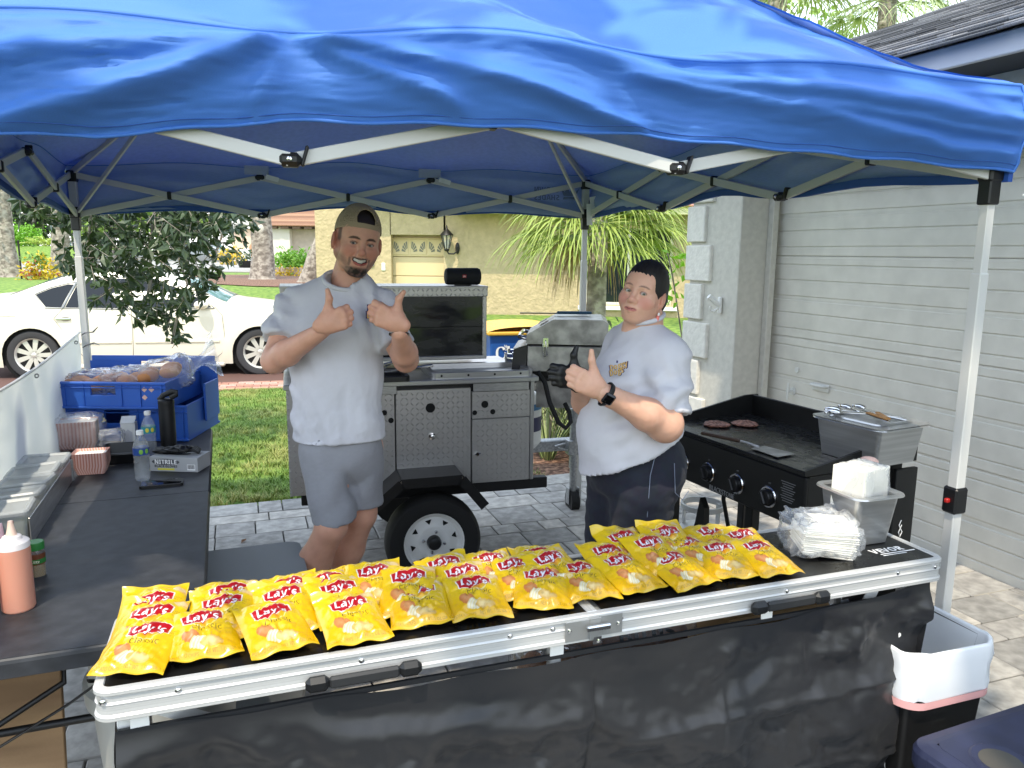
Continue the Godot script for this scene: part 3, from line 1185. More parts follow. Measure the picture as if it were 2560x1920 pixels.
func make_skirt() -> void:
	var cloth := mt("skirt_cloth", Color("202124"), 0.45, 0.0, null)
	cloth.roughness_texture = noise_tex(75, 128, 0.2, 0.8, 1.0)
	cloth.rim_enabled = true
	cloth.rim = 0.3
	relief(cloth, noise_tex(76, 256, 0.35, 0.4, 0.6, 2), 0.02)
	cloth.uv1_scale = v3(14, 5, 1)
	var t := thing("table_skirt", "black creased cloth skirt hanging below the aluminium table", "table skirt", TABLE_AT, TABLE_YAW)
	var nu := 220
	var nv := 90
	var P := PackedVector3Array()
	for i in nu + 1:
		var s := float(i) / nu
		var x := lerpf(-1.045, 1.045, s)
		var topy := -0.098 - 0.016 * sin(PI * s) + 0.02 * sm(0.75, 1.0, s) + 0.004 * sin(s * 40.0)
		for j in nv + 1:
			var v := float(j) / nv
			var y := lerpf(topy, -0.84, v)
			var z := 0.158
			var a := noise.get_noise_2d(x * 2.2 + 3.0, y * 2.6)
			var soft := sm(0.0, 0.12, v)
			z += soft * (0.018 * sin(y * 15.0 + x * 2.3 + a * 3.0) + 0.022 * a)
			# pressed fold lines: one at the hinge, one to its right, two along
			z -= 0.012 * exp(-pow((x + 0.005 + 0.006 * sin(y * 9.0)) / 0.006, 2.0)) * sm(0.02, 0.2, v)
			z += 0.008 * exp(-pow((x + 0.05) / 0.02, 2.0)) * sm(0.02, 0.2, v)
			for fx in [0.36, 0.62, -0.52]:
				var q := absf(x - fx + 0.008 * noise.get_noise_1d(y * 9.0))
				z += 0.009 * maxf(0.0, 1.0 - q / 0.014) * sm(0.05, 0.2, v) * (0.5 + 0.5 * sin(y * 23.0 + fx * 9.0))
			for fy in [-0.36, -0.60]:
				var q := absf(y - fy - 0.02 * x + 0.006 * noise.get_noise_1d(x * 9.0))
				z += 0.010 * maxf(0.0, 1.0 - q / 0.016) * sm(-0.2, 0.6, x)
			# crumple: sharp valleys of folded noise, strongest at the right
			var k := soft * (0.35 + 1.1 * sm(0.0, 0.9, x))
			var c1 := absf(noise.get_noise_2d(x * 1.7 + y * 0.9 + 20.0, y * 2.3 - x * 0.7))
			var c2 := absf(noise.get_noise_2d(x * 3.4 - y * 1.1 + 50.0, y * 4.2 + x * 1.0))
			z += k * (0.018 * c1 + 0.005 * c2 * sm(0.5, 1.0, x))
			z += 0.05 * sm(0.9, 1.045, x) * -1.0 * v * 0.3
			P.append(v3(x, y, z))
	var m := B.new()
	m.grid(nu, nv, P, PackedVector2Array(), false, true)
	part("front_cloth", m, cloth, t)
	m = B.new()
	m.bar(v3(-1.04, -0.104, 0.152), v3(1.04, -0.104, 0.152), 0.008, 0.012)
	part("top_hem", m, cloth, t)
	for s in [-1.0, 1.0]:
		P = PackedVector3Array()
		for i in 9:
			for j in 25:
				P.append(v3(s * (1.045 + 0.006 * sin(j * 0.7 + i)), lerpf(-0.10, -0.84, j / 24.0), lerpf(0.158, -0.16, i / 8.0)))
		m = B.new()
		m.grid(8, 24, P, PackedVector2Array(), false, s < 0)
		part("side_cloth", m, cloth, t)

# ---------- bags of crisps ----------
func bag_texture() -> ImageTexture:
	var W := 512
	var H := 640
	var im := Image.create(W * 2, H, false, Image.FORMAT_RGB8)
	for y in H:
		for x in W * 2:
			var f := y / float(H)
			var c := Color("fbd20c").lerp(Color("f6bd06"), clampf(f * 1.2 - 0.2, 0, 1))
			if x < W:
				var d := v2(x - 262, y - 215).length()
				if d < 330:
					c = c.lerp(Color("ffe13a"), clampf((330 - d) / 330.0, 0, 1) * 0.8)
			im.set_pixel(x, y, c)
	# pale beam of chips across the top right corner
	fill_poly(im, PackedVector2Array([v2(512, 70), v2(512, 150), v2(440, 120), v2(400, 60)]), Color("f7c766"))
	fill_ell(im, v2(455, 85), v2(60, 26), Color("f3d79a"), 0.5)
	# sun behind the ribbon
	fill_ell(im, v2(262, 215), v2(124, 124), Color("fff3a8"))
	fill_ell(im, v2(262, 215), v2(116, 116), Color("ffd21c"))
	fill_ell(im, v2(262, 270), v2(100, 58), Color("f08a1e"), 0, 0.9)
	# red ribbon
	var rib := PackedVector2Array()
	for k in 41:
		var u := k / 40.0
		rib.append(v2(lerpf(98, 426, u), 166 - 24 * sin(u * PI * 1.0) + 12 * sin(u * TAU) - 18 * u))
	for k in 41:
		var u := 1.0 - k / 40.0
		rib.append(v2(lerpf(106, 424, u), 272 + 18 * sin(u * PI) + 12 * sin(u * TAU) - 34 * u))
	var big := PackedVector2Array()
	for p in rib:
		big.append(v2(262, 210) + (p - v2(262, 210)) * 1.07)
	fill_poly(im, big, Color("fdf6e8"))
	fill_poly(im, rib, Color("c8141e"))
	draw_word(im, "Lay's", v2(264, 216), 84, Color("8e0d14"), true, 0.16, 0.0, 1.0)
	draw_word(im, "Lay's", v2(261, 211), 84, Color("ffffff"), true, 0.16, 0.0, 1.0)
	draw_word(im, "Classic", v2(282, 350), 46, Color("7a6a1c"), false, 0.1, 0.0, 1.3)
	# potato and slices
	fill_ell(im, v2(150, 440), v2(92, 58), Color("d98a4a"), 0.9)
	fill_ell(im, v2(140, 425), v2(70, 42), Color("e9a566"), 0.9, 0.6)
	for k in 4:
		fill_ell(im, v2(165 + k * 24, 492 + k * 7), v2(26, 60), Color("f5e3a4"), 0.5)
		fill_ell(im, v2(170 + k * 24, 494 + k * 7), v2(20, 52), Color("fdf3cf"), 0.5)
	fill_ell(im, v2(300, 515), v2(92, 46), Color("eec267"), 0.12)
	fill_ell(im, v2(300, 512), v2(82, 38), Color("f8d98c"), 0.12, 0.5)
	draw_word(im, "NET WT. 1 OZ (28.3 g)", v2(378, 592), 22, Color("9c8214"), false)
	draw_word(im, "POTATO CHIPS", v2(105, 598), 20, Color("9c8214"), false)
	for k in 3:
		draw_word(im, ["GLUTEN", "FREE", "0g"][k], v2(448, 205 + k * 26), 17, Color("b09022"), false)
	# seams
	for y in H:
		for x in W * 2:
			if y < 26 or y > H - 24:
				im.set_pixel(x, y, im.get_pixel(x, y).lerp(Color("e8c53a") if (y / 4) % 2 == 0 else Color("ffe25e"), 0.6))
	# back: print of the panel near the foot
	for k in 6:
		fill_ell(im, v2(W + 150 + k * 40, H - 52), v2(14, 14), [Color("8ea3a8"), Color("222222"), Color("3d8fd0"), Color("2f6fc0"), Color("b03a3a"), Color("c42c2c")][k])
	fill_poly(im, PackedVector2Array([v2(W + 40, H - 90), v2(W + 120, H - 90), v2(W + 120, H - 30), v2(W + 40, H - 30)]), Color("f4f1e4"))
	return tex_of(im)

func bag_mesh(sd: int) -> ArrayMesh:
	var w := 0.072
	var l := 0.186
	var nu := 30
	var nv := 38
	var b := B.new()
	for side in [1.0, -1.0]:
		var P := PackedVector3Array()
		var U := PackedVector2Array()
		for i in nu + 1:
			var u := -1.0 + 2.0 * i / nu
			for j in nv + 1:
				var v := float(j) / nv          # 0 foot, 1 head
				var vv := v * 2.0 - 1.0
				var seam := sm(0.0, 0.10, v) * sm(1.0, 0.90, v)
				var puff := pow(maxf(0.0, 1.0 - u * u), 0.55) * pow(maxf(0.0, 1.0 - pow(absf(vv), 2.6)), 0.7) * seam
				var x := u * w * (1.0 - 0.10 * puff - 0.05 * seam * (1.0 - vv * vv))
				var z := -v * l
				var h: float = 0.021 * puff * side
				var n1 := noise.get_noise_3d(u * 1.6 + sd * 7.1, v * 2.2, side * 3.0)
				var n2 := noise.get_noise_3d(u * 4.0 + sd * 3.3, v * 6.0, side * 5.0 + 2.0)
				var cr := absf(noise.get_noise_3d(u * 2.4 + v * 2.0 + sd * 5.7, v * 4.0 - u * 1.5, side + 9.0))
				h += side * puff * (0.008 * n1 + 0.002 * n2 - 0.006 * exp(-cr * cr / 0.005))
				# gathers running out of the two crimped ends
				var g := sin(u * 11.0 + sd * 2.0 + n1 * 4.0)
				h += side * 0.0028 * g * (exp(-pow((v - 0.13) / 0.07, 2.0)) + exp(-pow((v - 0.87) / 0.07, 2.0)))
				h += (0.004 * sin(u * 3.0 + sd) + 0.003 * sin(u * 7.0 + sd * 2.2)) * (1.0 - seam)
				h += (0.012 * sin(sd * 1.7) * u) * (1.0 - seam) * sm(0.5, 1.0, v) + 0.008 * (1.0 - seam) * sm(0.6, 1.0, v) * cos(sd * 2.1)
				z += 0.003 * sin(u * 5.0 + sd) * (1.0 - seam)
				if side < 0:
					h = maxf(h, -0.012) if seam > 0.5 else h - 0.0003
				P.append(v3(x, h, z))
				U.append(v2((u * 0.5 + 0.5) * 0.5 + (0.0 if side > 0 else 0.5), 1.0 - v))
		b.grid(nu, nv, P, U, false, side > 0)
	return b.mesh()

func make_bags() -> void:
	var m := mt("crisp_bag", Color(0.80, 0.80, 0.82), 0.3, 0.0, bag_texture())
	m.clearcoat_enabled = true
	m.clearcoat = 0.35
	m.clearcoat_roughness = 0.2
	m.metallic_specular = 0.5
	var meshes := []
	for k in 7:
		meshes.append(bag_mesh(k + 1))
	var fr := Transform3D(Basis(UP, TABLE_YAW), TABLE_AT)
	# x, z of the foot, turn, tilt, height of the foot
	var rows := [
		[-1.022, 0.142, 0.27, 0.13, 0.012], [-0.870, 0.126, -0.13, 0.14, 0.012], [-0.716, 0.148, -0.22, 0.18, 0.012], [-0.562, 0.162, -0.10, 0.16, 0.012], [-0.420, 0.130, 0.10, 0.13, 0.012], [-0.280, 0.136, 0.08, 0.15, 0.012],
		[-0.132, 0.134, 0.30, 0.15, 0.012], [0.008, 0.130, 0.02, 0.13, 0.012], [0.148, 0.124, -0.15, 0.17, 0.012], [0.290, 0.144, -0.12, 0.13, 0.012], [0.410, 0.126, 0.22, 0.15, 0.012], [0.540, 0.150, 0.02, 0.16, 0.012],
		[-1.010, 0.067, 0.16, 0.17, 0.011], [-0.848, 0.062, 0.02, 0.18, 0.011], [-0.708, 0.067, -0.05, 0.19, 0.011], [-0.570, 0.072, -0.14, 0.21, 0.011], [-0.435, 0.072, 0.14, 0.26, 0.011], [-0.286, 0.067, 0.05, 0.19, 0.011],
		[-0.150, 0.067, 0.06, 0.19, 0.011], [-0.022, 0.072, -0.22, 0.26, 0.011], [0.120, 0.067, 0.02, 0.24, 0.011], [0.258, 0.067, -0.08, 0.31, 0.011], [0.386, 0.062, -0.10, 0.16, 0.011], [0.545, 0.062, 0.08, 0.16, 0.011],
		[-1.000, 0.005, 0.05, 0.20, 0.012], [-0.826, 0.005, -0.06, 0.18, 0.012], [-0.706, 0.008, 0.04, 0.17, 0.012], [-0.606, 0.015, -0.02, 0.19, 0.012], [-0.500, 0.015, 0.06, 0.24, 0.012], [-0.310, 0.005, 0.00, 0.19, 0.012],
		[-0.186, 0.010, -0.04, 0.17, 0.012], [-0.060, 0.005, 0.08, 0.15, 0.012], [0.205, 0.008, -0.06, 0.29, 0.012], [0.330, 0.010, 0.03, 0.31, 0.012], [0.492, 0.008, 0.00, 0.15, 0.012]]
	var names := ["the left end", "the fold, on its left", "the fold, on its right", "the napkins"]
	var cnt := [0, 0, 0]
	for k in rows.size():
		var r: Array = rows[k]
		var row := 0 if k < 12 else 1 if k < 24 else 2
		var o := MeshInstance3D.new()
		o.name = "chip_bag"
		o.mesh = meshes[(k * 3 + k / 7) % 7]
		o.material_override = m
		add_child(o, true)
		var bs := Basis(UP, r[2] * -1.0) * Basis(Vector3.RIGHT, r[3]) * Basis(Vector3.BACK, rnd(-0.06, 0.06))
		o.transform = fr * Transform3D(bs, v3(r[0], r[4], r[1]))
		var nth: String = ["first", "second", "third", "fourth", "fifth", "sixth", "seventh", "eighth", "ninth", "tenth", "eleventh", "twelfth"][cnt[row]]
		cnt[row] += 1
		var last: bool = k == 11 or k == 23 or k == 34
		var l: String = ["yellow chip bag in the front row, %s from the left", "yellow chip bag in the middle row, %s from the left", "yellow chip bag leaning at the back, %s from the left"][row] % nth
		if k == 0:
			l = "yellow chip bag at the table's front left corner, whole logo showing"
		elif last:
			l = ["yellow chip bag at the right end of the front row beside the napkins", "yellow chip bag at the right end of the middle row", "yellow chip bag at the right end of the back row"][row]
		tag(o, l, "chip bag", "yellow chip bags laid out on the folding table")

const LT_AT := Vector3(-1.575, 0.74, -2.84)
const LT_YAW := 0.36

func on_lt(x: float, z: float, y := 0.0) -> Vector3:
	return Transform3D(Basis(UP, LT_YAW), LT_AT) * v3(x, y, z)

func make_left_table() -> void:
	var t := thing("plastic_table", "dark grey plastic folding table holding the sauces and the blue bread crates", "table", LT_AT, LT_YAW)
	var pl := mt("table_plastic", Color("33353a"), 0.55, 0.0, noise_tex(80, 256, 0.03, 0.78, 1.0, 5, FastNoiseLite.TYPE_SIMPLEX, 1.4), 1.5)
	relief(pl, noise_tex(81, 256, 0.3, 0.3, 0.7, 2), 0.02)
	for s in [-1, 1]:
		var P := PackedVector2Array()
		var w := 0.38
		var r := 0.07
		# a leaf: rounded at its outer end, square at the fold
		var pts := []
		for i in 9:
			var a := PI / 2 * i / 8.0
			pts.append(v2(w - r + r * cos(a), 1.22 - r + r * sin(a)))
		for i in 9:
			var a := PI / 2 + PI / 2 * i / 8.0
			pts.append(v2(-w + r + r * cos(a), 1.22 - r + r * sin(a)))
		pts.append(v2(-w, 0.002))
		pts.append(v2(w, 0.002))
		for p in pts:
			P.append(v2(p.x, p.y * s))
		if s < 0:
			P.reverse()
		part("leaf", slab(P, -0.012, 0.0), pl, t)
		var rim_ := ring(P, [v2(-0.006, 0.0), v2(-0.001, -0.001), v2(0.004, -0.006), v2(0.006, -0.014), v2(0.006, -0.05), v2(0.0, -0.054), v2(-0.02, -0.054)])
		part("edge", rim_, pl, t)
	var lg := B.new()
	for s in [-1, 1]:
		for x in [-0.28, 0.28]:
			lg = B.new()
			lg.tube([v3(x, -0.04, s * 1.0), v3(x, -0.72, s * 1.06)], 0.014, 8)
			part("leg", lg, M.black_satin, t)
	lg = B.new()
	lg.tube([v3(-0.28, -0.3, 1.03), v3(0.28, -0.3, 1.03)], 0.011, 8)
	part("cross_bar", lg, M.black_satin, t)
	lg = B.new()
	lg.tube([v3(0.0, -0.03, 0.85), v3(0.02, -0.2, 1.0), v3(-0.5, -0.46, 1.1)], 0.008, 6)
	part("brace", lg, M.black_satin, t)
	lg = B.new()
	lg.tube([v3(0.20, -0.04, 1.16), v3(0.16, -0.12, 1.14), v3(0.05, -0.2, 1.12), v3(-0.4, -0.42, 1.16)], 0.012, 6, true, 0.3)
	lg.tube([v3(0.10, -0.14, 1.13), v3(0.26, -0.22, 1.05)], 0.012, 6, true, 0.3)
	part("strap", lg, M.black_satin, t)
	make_bottles()
	make_tray()
	make_far_things()
	make_under_left()

func squeeze(called: String, label: String, p: Vector3, r: float, h: float, body: Material, cap: Material, tip: Material, tiph := 0.045) -> Node3D:
	var t := thing(called, label, "squeeze bottle", p)
	var b := B.new()
	b.lathe([v2(0, 0), v2(r * 0.9, 0), v2(r, 0.006), v2(r * 0.985, h * 0.5), v2(r, h * 0.95), v2(r * 0.97, h), v2(0, h)], 28)
	part("body", b, body, t)
	b = B.new()
	b.lathe([v2(0, h * 0.985), v2(r * 0.99, h * 0.985), v2(r * 1.0, h * 1.0), v2(r * 0.98, h * 1.075), v2(r * 0.85, h * 1.10), v2(r * 0.6, h * 1.115), v2(r * 0.55, h * 1.16), v2(r * 0.4, h * 1.18), v2(0, h * 1.18)], 28)
	part("cap", b, cap, t)
	b = B.new()
	var y := h * 1.17
	b.lathe([v2(0, y), v2(r * 0.34, y), v2(r * 0.22, y + tiph * 0.5), v2(r * 0.14, y + tiph), v2(0, y + tiph)], 14)
	part("nozzle", b, tip, t)
	return t

func make_bottles() -> void:
	var sauce := mt("sauce_pink", Color("cf917a"), 0.32)
	sauce.subsurf_scatter_enabled = true
	sauce.subsurf_scatter_strength = 0.15
	var capw := mt("cap_white", Color("efe6e2"), 0.35)
	var red := mt("cap_red", Color("b3141a"), 0.3)
	var must := mt("mustard", Color("e0b155"), 0.35)
	var pink := mt("pink_sauce", Color("e8bfc4"), 0.3)
	squeeze("squeeze_bottle", "large squeeze bottle of peach coloured sauce with a white cap, nearest on the table", on_lt(-0.082, 0.935), 0.0405, 0.176, sauce, capw, mt("tip_peach", Color("f0cdb8"), 0.4), 0.04)
	squeeze("squeeze_bottle", "yellow mustard squeeze bottle with a pointed red cap", on_lt(-0.108, 0.815), 0.028, 0.135, must, red, red, 0.05)
	squeeze("squeeze_bottle", "pale pink sauce squeeze bottle between the mustard and the large bottle", on_lt(-0.150, 0.752), 0.027, 0.115, pink, pink, pink, 0.05)
	squeeze("squeeze_bottle", "mustard bottle with a red cap at the very left edge", on_lt(-0.190, 0.69), 0.027, 0.115, must, red, red, 0.05)
	squeeze("squeeze_bottle", "red ketchup bottle half hidden behind the large peach bottle", on_lt(-0.155, 0.975), 0.03, 0.14, red, red, red, 0.04)
	var t := thing("spice_jar", "small clear spice jar with a green lid and green label beside the peach sauce bottle", "spice jar", on_lt(-0.08, 0.71), 0.2)
	var b := B.new()
	b.lathe([v2(0, 0), v2(0.021, 0), v2(0.023, 0.004), v2(0.023, 0.075), v2(0.019, 0.083), v2(0, 0.083)], 20)
	part("glass", b, M.clear, t)
	b = B.new()
	b.lathe([v2(0, 0.002), v2(0.0205, 0.002), v2(0.0205, 0.045), v2(0, 0.047)], 20)
	part("celery_salt", b, mt("celery_salt", Color("a58a55"), 0.9, 0.0, noise_tex(83, 64, 0.3, 0.6, 1.0), 20.0), t)
	b = B.new()
	b.lathe([v2(0.0235, 0.04), v2(0.0236, 0.072)], 20)
	part("label", b, mt("jar_label", Color("6b3a22"), 0.5), t)
	b = B.new()
	b.lathe([v2(0.0238, 0.043), v2(0.0239, 0.057)], 20)
	part("label_band", b, mt("jar_green", Color("2c7a38"), 0.45), t)
	text_on(t, "print", "CELERY", 0.007, v3(0.0, 0.05, 0.0243), Basis(), mt("jar_ink", Color("e8e4cf"), 0.5))
	b = B.new()
	b.lathe([v2(0, 0.083), v2(0.0225, 0.083), v2(0.0235, 0.086), v2(0.0235, 0.103), v2(0.0215, 0.106), v2(0, 0.106)], 24)
	part("lid", b, M.jar_green, t)
	# the small white bottle at the far end
	t = squeeze("squeeze_bottle", "small translucent white squeeze bottle with a tethered tip beside the banner", on_lt(-0.355, -0.86), 0.032, 0.075, mt("milky", Color("d8dde4"), 0.3), M.white_plastic, M.white_plastic, 0.045)
	b = B.new()
	b.tube([v3(-0.024, 0.085, 0.01), v3(-0.03, 0.12, 0.012), v3(-0.036, 0.15, 0.012)], 0.0035, 6)
	b.ball(v3(-0.036, 0.15, 0.012), v3(0.007, 0.007, 0.007), 8)
	part("tip_cap", b, M.white_plastic, t)

func tub(t: Node3D, w: float, d: float, h: float, taper: float) -> B:
	var m := B.new()
	var P := PackedVector3Array()
	var a := rrect(w, d, 0.018, 4)
	var c := rrect(w * taper, d * taper, 0.014, 4)
	for i in a.size() + 1:
		var p := a[i % a.size()]
		var q := c[i % a.size()]
		P.append(v3(q.x, 0, q.y))
		P.append(v3(p.x, h, p.y))
	m.grid(a.size(), 1, P, PackedVector2Array(), true, true)
	return m

func make_tray() -> void:
	# a long steel rail that holds clear lidded tubs
	var t := thing("condiment_tray", "long dark steel condiment rail holding clear lidded tubs", "condiment tray", on_lt(-0.225, 0.05), LT_YAW)
	var b := B.new()
	b.box(v3(0.072, 0.045, 0), v3(0.004, 0.09, 0.75), 0.001)
	part("side", b, M.steel, t)
	b = B.new()
	b.box(v3(-0.09, 0.045, 0), v3(0.004, 0.09, 0.75), 0.001)
	part("side", b, M.steel, t)
	b = B.new()
	b.box(v3(0, 0.045, -0.377), v3(0.16, 0.09, 0.004), 0.001)
	b.box(v3(0.03, 0.06, -0.379), v3(0.05, 0.03, 0.004), 0.001)
	part("end", b, M.steel, t)
	b = B.new()
	b.box(v3(-0.01, 0.003, 0), v3(0.16, 0.004, 0.75), 0.0)
	part("floor", b, M.steel, t)
	var foods := [Color("6d7a33"), Color("d6d2b0"), Color("b6452e"), Color("d9d6c8"), Color("7d8a3c")]
	var lab := ["clear lidded tub of pickles, nearest in the steel rail", "clear lidded tub of chopped onion, second in the steel rail", "clear lidded tub, middle one of the steel rail", "clear lidded tub, next to the last of the steel rail", "clear lidded tub with red tomato, last of the steel rail beside the paper trays"]
	for k in 5:
		var z := 0.31 - k * 0.158
		var c := thing("food_tub", lab[k], "food container", on_lt(-0.235, 0.05 + z, 0.008), LT_YAW + rnd(-0.06, 0.06), "clear tubs in the condiment rail")
		part("tub", tub(c, 0.165, 0.135, 0.10, 0.86), M.frosted, c)
		var l := B.new()
		l.add(slab(rrect(0.178, 0.138, 0.02, 4), 0.101, 0.104))
		var lid := part("lid", l, M.frosted, c)
		var rim_ := ring(rrect(0.178, 0.138, 0.02, 4), [v2(-0.02, 0.105), v2(-0.012, 0.112), v2(-0.004, 0.112), v2(0.0, 0.106), v2(0.0, 0.096)])
		part("rim", rim_, M.frosted, lid)
		lid.rotation = v3(rnd(-0.09, 0.09), rnd(-0.08, 0.08), rnd(0.0, 0.1))
		var f := B.new()
		f.add(slab(rrect(0.135, 0.108, 0.014, 3), 0.004, 0.05 + 0.01 * (k % 2)))
		part("filling", f, mt("filling_%d" % k, foods[[0, 1, 3, 4, 2][k]], 0.5, 0.0, noise_tex(84 + k, 64, 0.12, 0.55, 1.0), 9.0), c)

func boat(w: float, d: float, h: float) -> B:
	# paper food tray: flaring walls, high at the ends
	var m := B.new()
	var P := PackedVector3Array()
	var a := rrect(w, d, 0.012, 3)
	for i in a.size() + 1:
		var p := a[i % a.size()]
		var y := h * (1.0 + 0.12 * pow(absf(p.x) / (w / 2), 3.0))
		P.append(v3(p.x * 0.78, 0, p.y * 0.70))
		P.append(v3(p.x, y, p.y))
	m.grid(a.size(), 1, P, PackedVector2Array(), true, true)
	return m

func make_far_things() -> void:
	var chk := Image.create(64, 64, false, Image.FORMAT_RGB8)
	for y in 64:
		for x in 64:
			var a := (x / 4) % 2
			var c := (y / 4) % 2
			chk.set_pixel(x, y, Color("e9dcd6") if a + c == 0 else (Color("b0604f") if a + c == 2 else Color("cf9787")))
	var red := mt("tray_check", Color.WHITE, 0.75, 0.0, tex_of(chk))
	red.uv1_scale = v3(20, 2, 1)
	var paper := mt("tray_paper", Color("ece8e2"), 0.8)
	# nested stack on the table
	var t := thing("paper_tray_stack", "stack of red checked paper food trays lying open beside the tubs", "paper trays", on_lt(-0.09, -0.42), LT_YAW - 0.06)
	for k in 8:
		var w := boat(0.135, 0.105, 0.04)
		var o := part("paper_tray", w, red, t, v3(0, 0.004 + k * 0.0075, 0))
	var fl := slab(rrect(0.128, 0.098, 0.01, 3), 0.086, 0.087)
	part("lining", fl, paper, t)
	t = thing("bagged_tray_stack", "tall stack of red checked paper trays still in its clear plastic bag", "paper trays", on_lt(-0.215, -0.90), LT_YAW)
	for k in 16:
		part("paper_tray", boat(0.178, 0.12, 0.036), red, t, v3(0, 0.004 + k * 0.0066, 0))
	part("lining", slab(rrect(0.17, 0.112, 0.01, 3), 0.136, 0.137), paper, t)
	part("bag", film_bag(v3(0.115, 0.085, 0.085), 5, 0.012), M.film, t, v3(0.008, 0.088, 0))
	var tail := film_bag(v3(0.055, 0.05, 0.035), 9, 0.014)
	part("bag_tail", tail, M.film, t, v3(0.155, 0.05, 0.06))
	# black deli tray
	t = thing("black_tray", "shallow black plastic tray between paper trays and water bottles", "tray", on_lt(0.015, -0.62), LT_YAW)
	part("tray", tub(t, 0.17, 0.20, 0.055, 0.8), M.black_plastic, t)
	part("base", slab(rrect(0.136, 0.16, 0.014, 3), 0.002, 0.004), M.black_plastic, t)
	part("rim", ring(rrect(0.17, 0.20, 0.018, 4), [v2(-0.001, 0.055), v2(0.004, 0.058), v2(0.01, 0.056), v2(0.012, 0.05)]), M.black_plastic, t)
	# white carton with an oval window
	t = thing("white_carton", "small white carton with a cut-out window in front of the blue crate", "box", on_lt(0.01, -0.90), LT_YAW - 0.1)
	var b := B.new()
	var card := mt("carton_white", Color("dcdcda"), 0.7)
	b.box(v3(0, 0.058, -0.002), v3(0.064, 0.116, 0.06), 0.001)
	part("carton", b, card, t)
	b = B.new()
	b.prism(PackedVector2Array([v2(-0.017, 0.012), v2(0.017, 0.012), v2(0.020, 0.07), v2(0.0, 0.086), v2(-0.020, 0.07)]), 0.0282, 0.0288)
	part("window", b, mt("carton_inside", Color("b9bac0"), 0.4), t)
	b = B.new()
	b.box(v3(0, 0.13, 0.012), v3(0.064, 0.003, 0.05), 0.0, Basis(Vector3.RIGHT, 0.5))
	b.box(v3(0, 0.136, -0.01), v3(0.066, 0.02, 0.002))
	part("flap", b, card, t)
	# water bottles
	for k in 2:
		var w := thing("water_bottle", ["clear plastic water bottle with a blue label standing in front", "clear plastic water bottle with a teal label behind the first one"][k], "water bottle", on_lt([0.122, 0.118][k], [-0.245, -0.66][k]), [0.3, 0.1][k], "small water bottles on the dark table")
		b = B.new()
		var pr := [v2(0, 0.002), v2(0.024, 0.0), v2(0.030, 0.008)]
		for j in 9:
			pr.append(v2(0.031 - 0.0022 * (j % 2), 0.014 + j * 0.011))
		pr.append_array([v2(0.031, 0.112), v2(0.031, 0.142), v2(0.0295, 0.15), v2(0.026, 0.162), v2(0.018, 0.178), v2(0.0125, 0.186), v2(0.0125, 0.20)])
		b.lathe(pr, 24)
		part("bottle", b, mt("bottle_plastic", Color(0.95, 0.97, 0.98, 0.13), 0.06), w)
		M.bottle_plastic.transparency = BaseMaterial3D.TRANSPARENCY_ALPHA
		b = B.new()
		b.lathe([v2(0.0, 0.195), v2(0.0145, 0.195), v2(0.0145, 0.211), v2(0.013, 0.213), v2(0, 0.213)], 18)
		part("cap", b, M.white_plastic, w)
		b = B.new()
		b.lathe([v2(0.0316, 0.112), v2(0.0316, 0.142)], 24)
		part("label", b, mt("label_%d" % k, [Color("27488c"), Color("2f8f9a")][k], 0.4), w)
		b = B.new()
		for j in 2:
			b.at(Transform3D(Basis(UP, 0.15 + j * 0.75), Vector3.ZERO))
			b.ball(v3(0, 0.127, 0.0312), v3(0.0085, 0.011, 0.0015), 10)
		part("label_print", b, mt("label_print_%d" % k, [Color("7fb84a"), Color("e0d34a")][k], 0.4), w)
	# tumbler
	t = thing("tumbler", "tall matte black drinks tumbler with a handle lid", "tumbler", on_lt(0.195, -0.74), 0.2)
	b = B.new()
	b.lathe([v2(0, 0), v2(0.033, 0), v2(0.035, 0.003), v2(0.036, 0.06), v2(0.0365, 0.195), v2(0.034, 0.200), v2(0, 0.2)], 28)
	part("body", b, M.black_plastic, t)
	b = B.new()
	b.lathe([v2(0, 0.198), v2(0.036, 0.198), v2(0.036, 0.222), v2(0.0355, 0.226), v2(0.037, 0.230), v2(0.036, 0.246), v2(0.030, 0.252), v2(0, 0.254)], 28)
	part("lid", b, M.black_satin, t)
	b = B.new()
	b.tube([v3(-0.03, 0.245, 0.0), v3(-0.012, 0.268, 0.0), v3(0.03, 0.287, 0.0), v3(0.048, 0.283, 0), v3(0.047, 0.272, 0), v3(0.02, 0.255, 0.0)], 0.006, 8, true, 2.2)
	part("handle", b, M.black_satin, t)
	# glove carton, gloves and phone
	t = thing("glove_box", "grey carton of nitrile gloves lying on its side", "box", on_lt(0.262, -0.385), LT_YAW - 0.42)
	b = B.new()
	b.box(v3(0, 0.033, 0), v3(0.215, 0.064, 0.12), 0.001)
	part("carton", b, mt("carton_grey", Color("a9aaab"), 0.6), t)
	b = B.new()
	var el := PackedVector2Array()
	for k in 24:
		el.append(v2(-0.035 + 0.062 * cos(TAU * k / 24), 0.044 + 0.014 * sin(TAU * k / 24)))
	b.prism(el, 0.0605, 0.0608)
	part("print_oval", b, mt("print_grey", Color("55565a"), 0.6), t)
	text_on(t, "print", "NITRILE", 0.019, v3(-0.035, 0.044, 0.0612), Basis(), mt("print_white", Color("f2f2f0"), 0.6))
	text_on(t, "print", "BLACK GLOVES", 0.0105, v3(-0.035, 0.0245, 0.0606), Basis(), mt("print_black", Color("1b1b1d"), 0.6))
	b = B.new()
	b.box(v3(-0.035, 0.0115, 0.0605), v3(0.075, 0.008, 0.0006))
	part("print_bar", b, mt("print_yellow", Color("d8d23a"), 0.6), t)
	b = B.new()
	b.box(v3(0.078, 0.022, 0.0605), v3(0.036, 0.026, 0.0006))
	part("barcode", b, M.print_white, t)
	b = B.new()
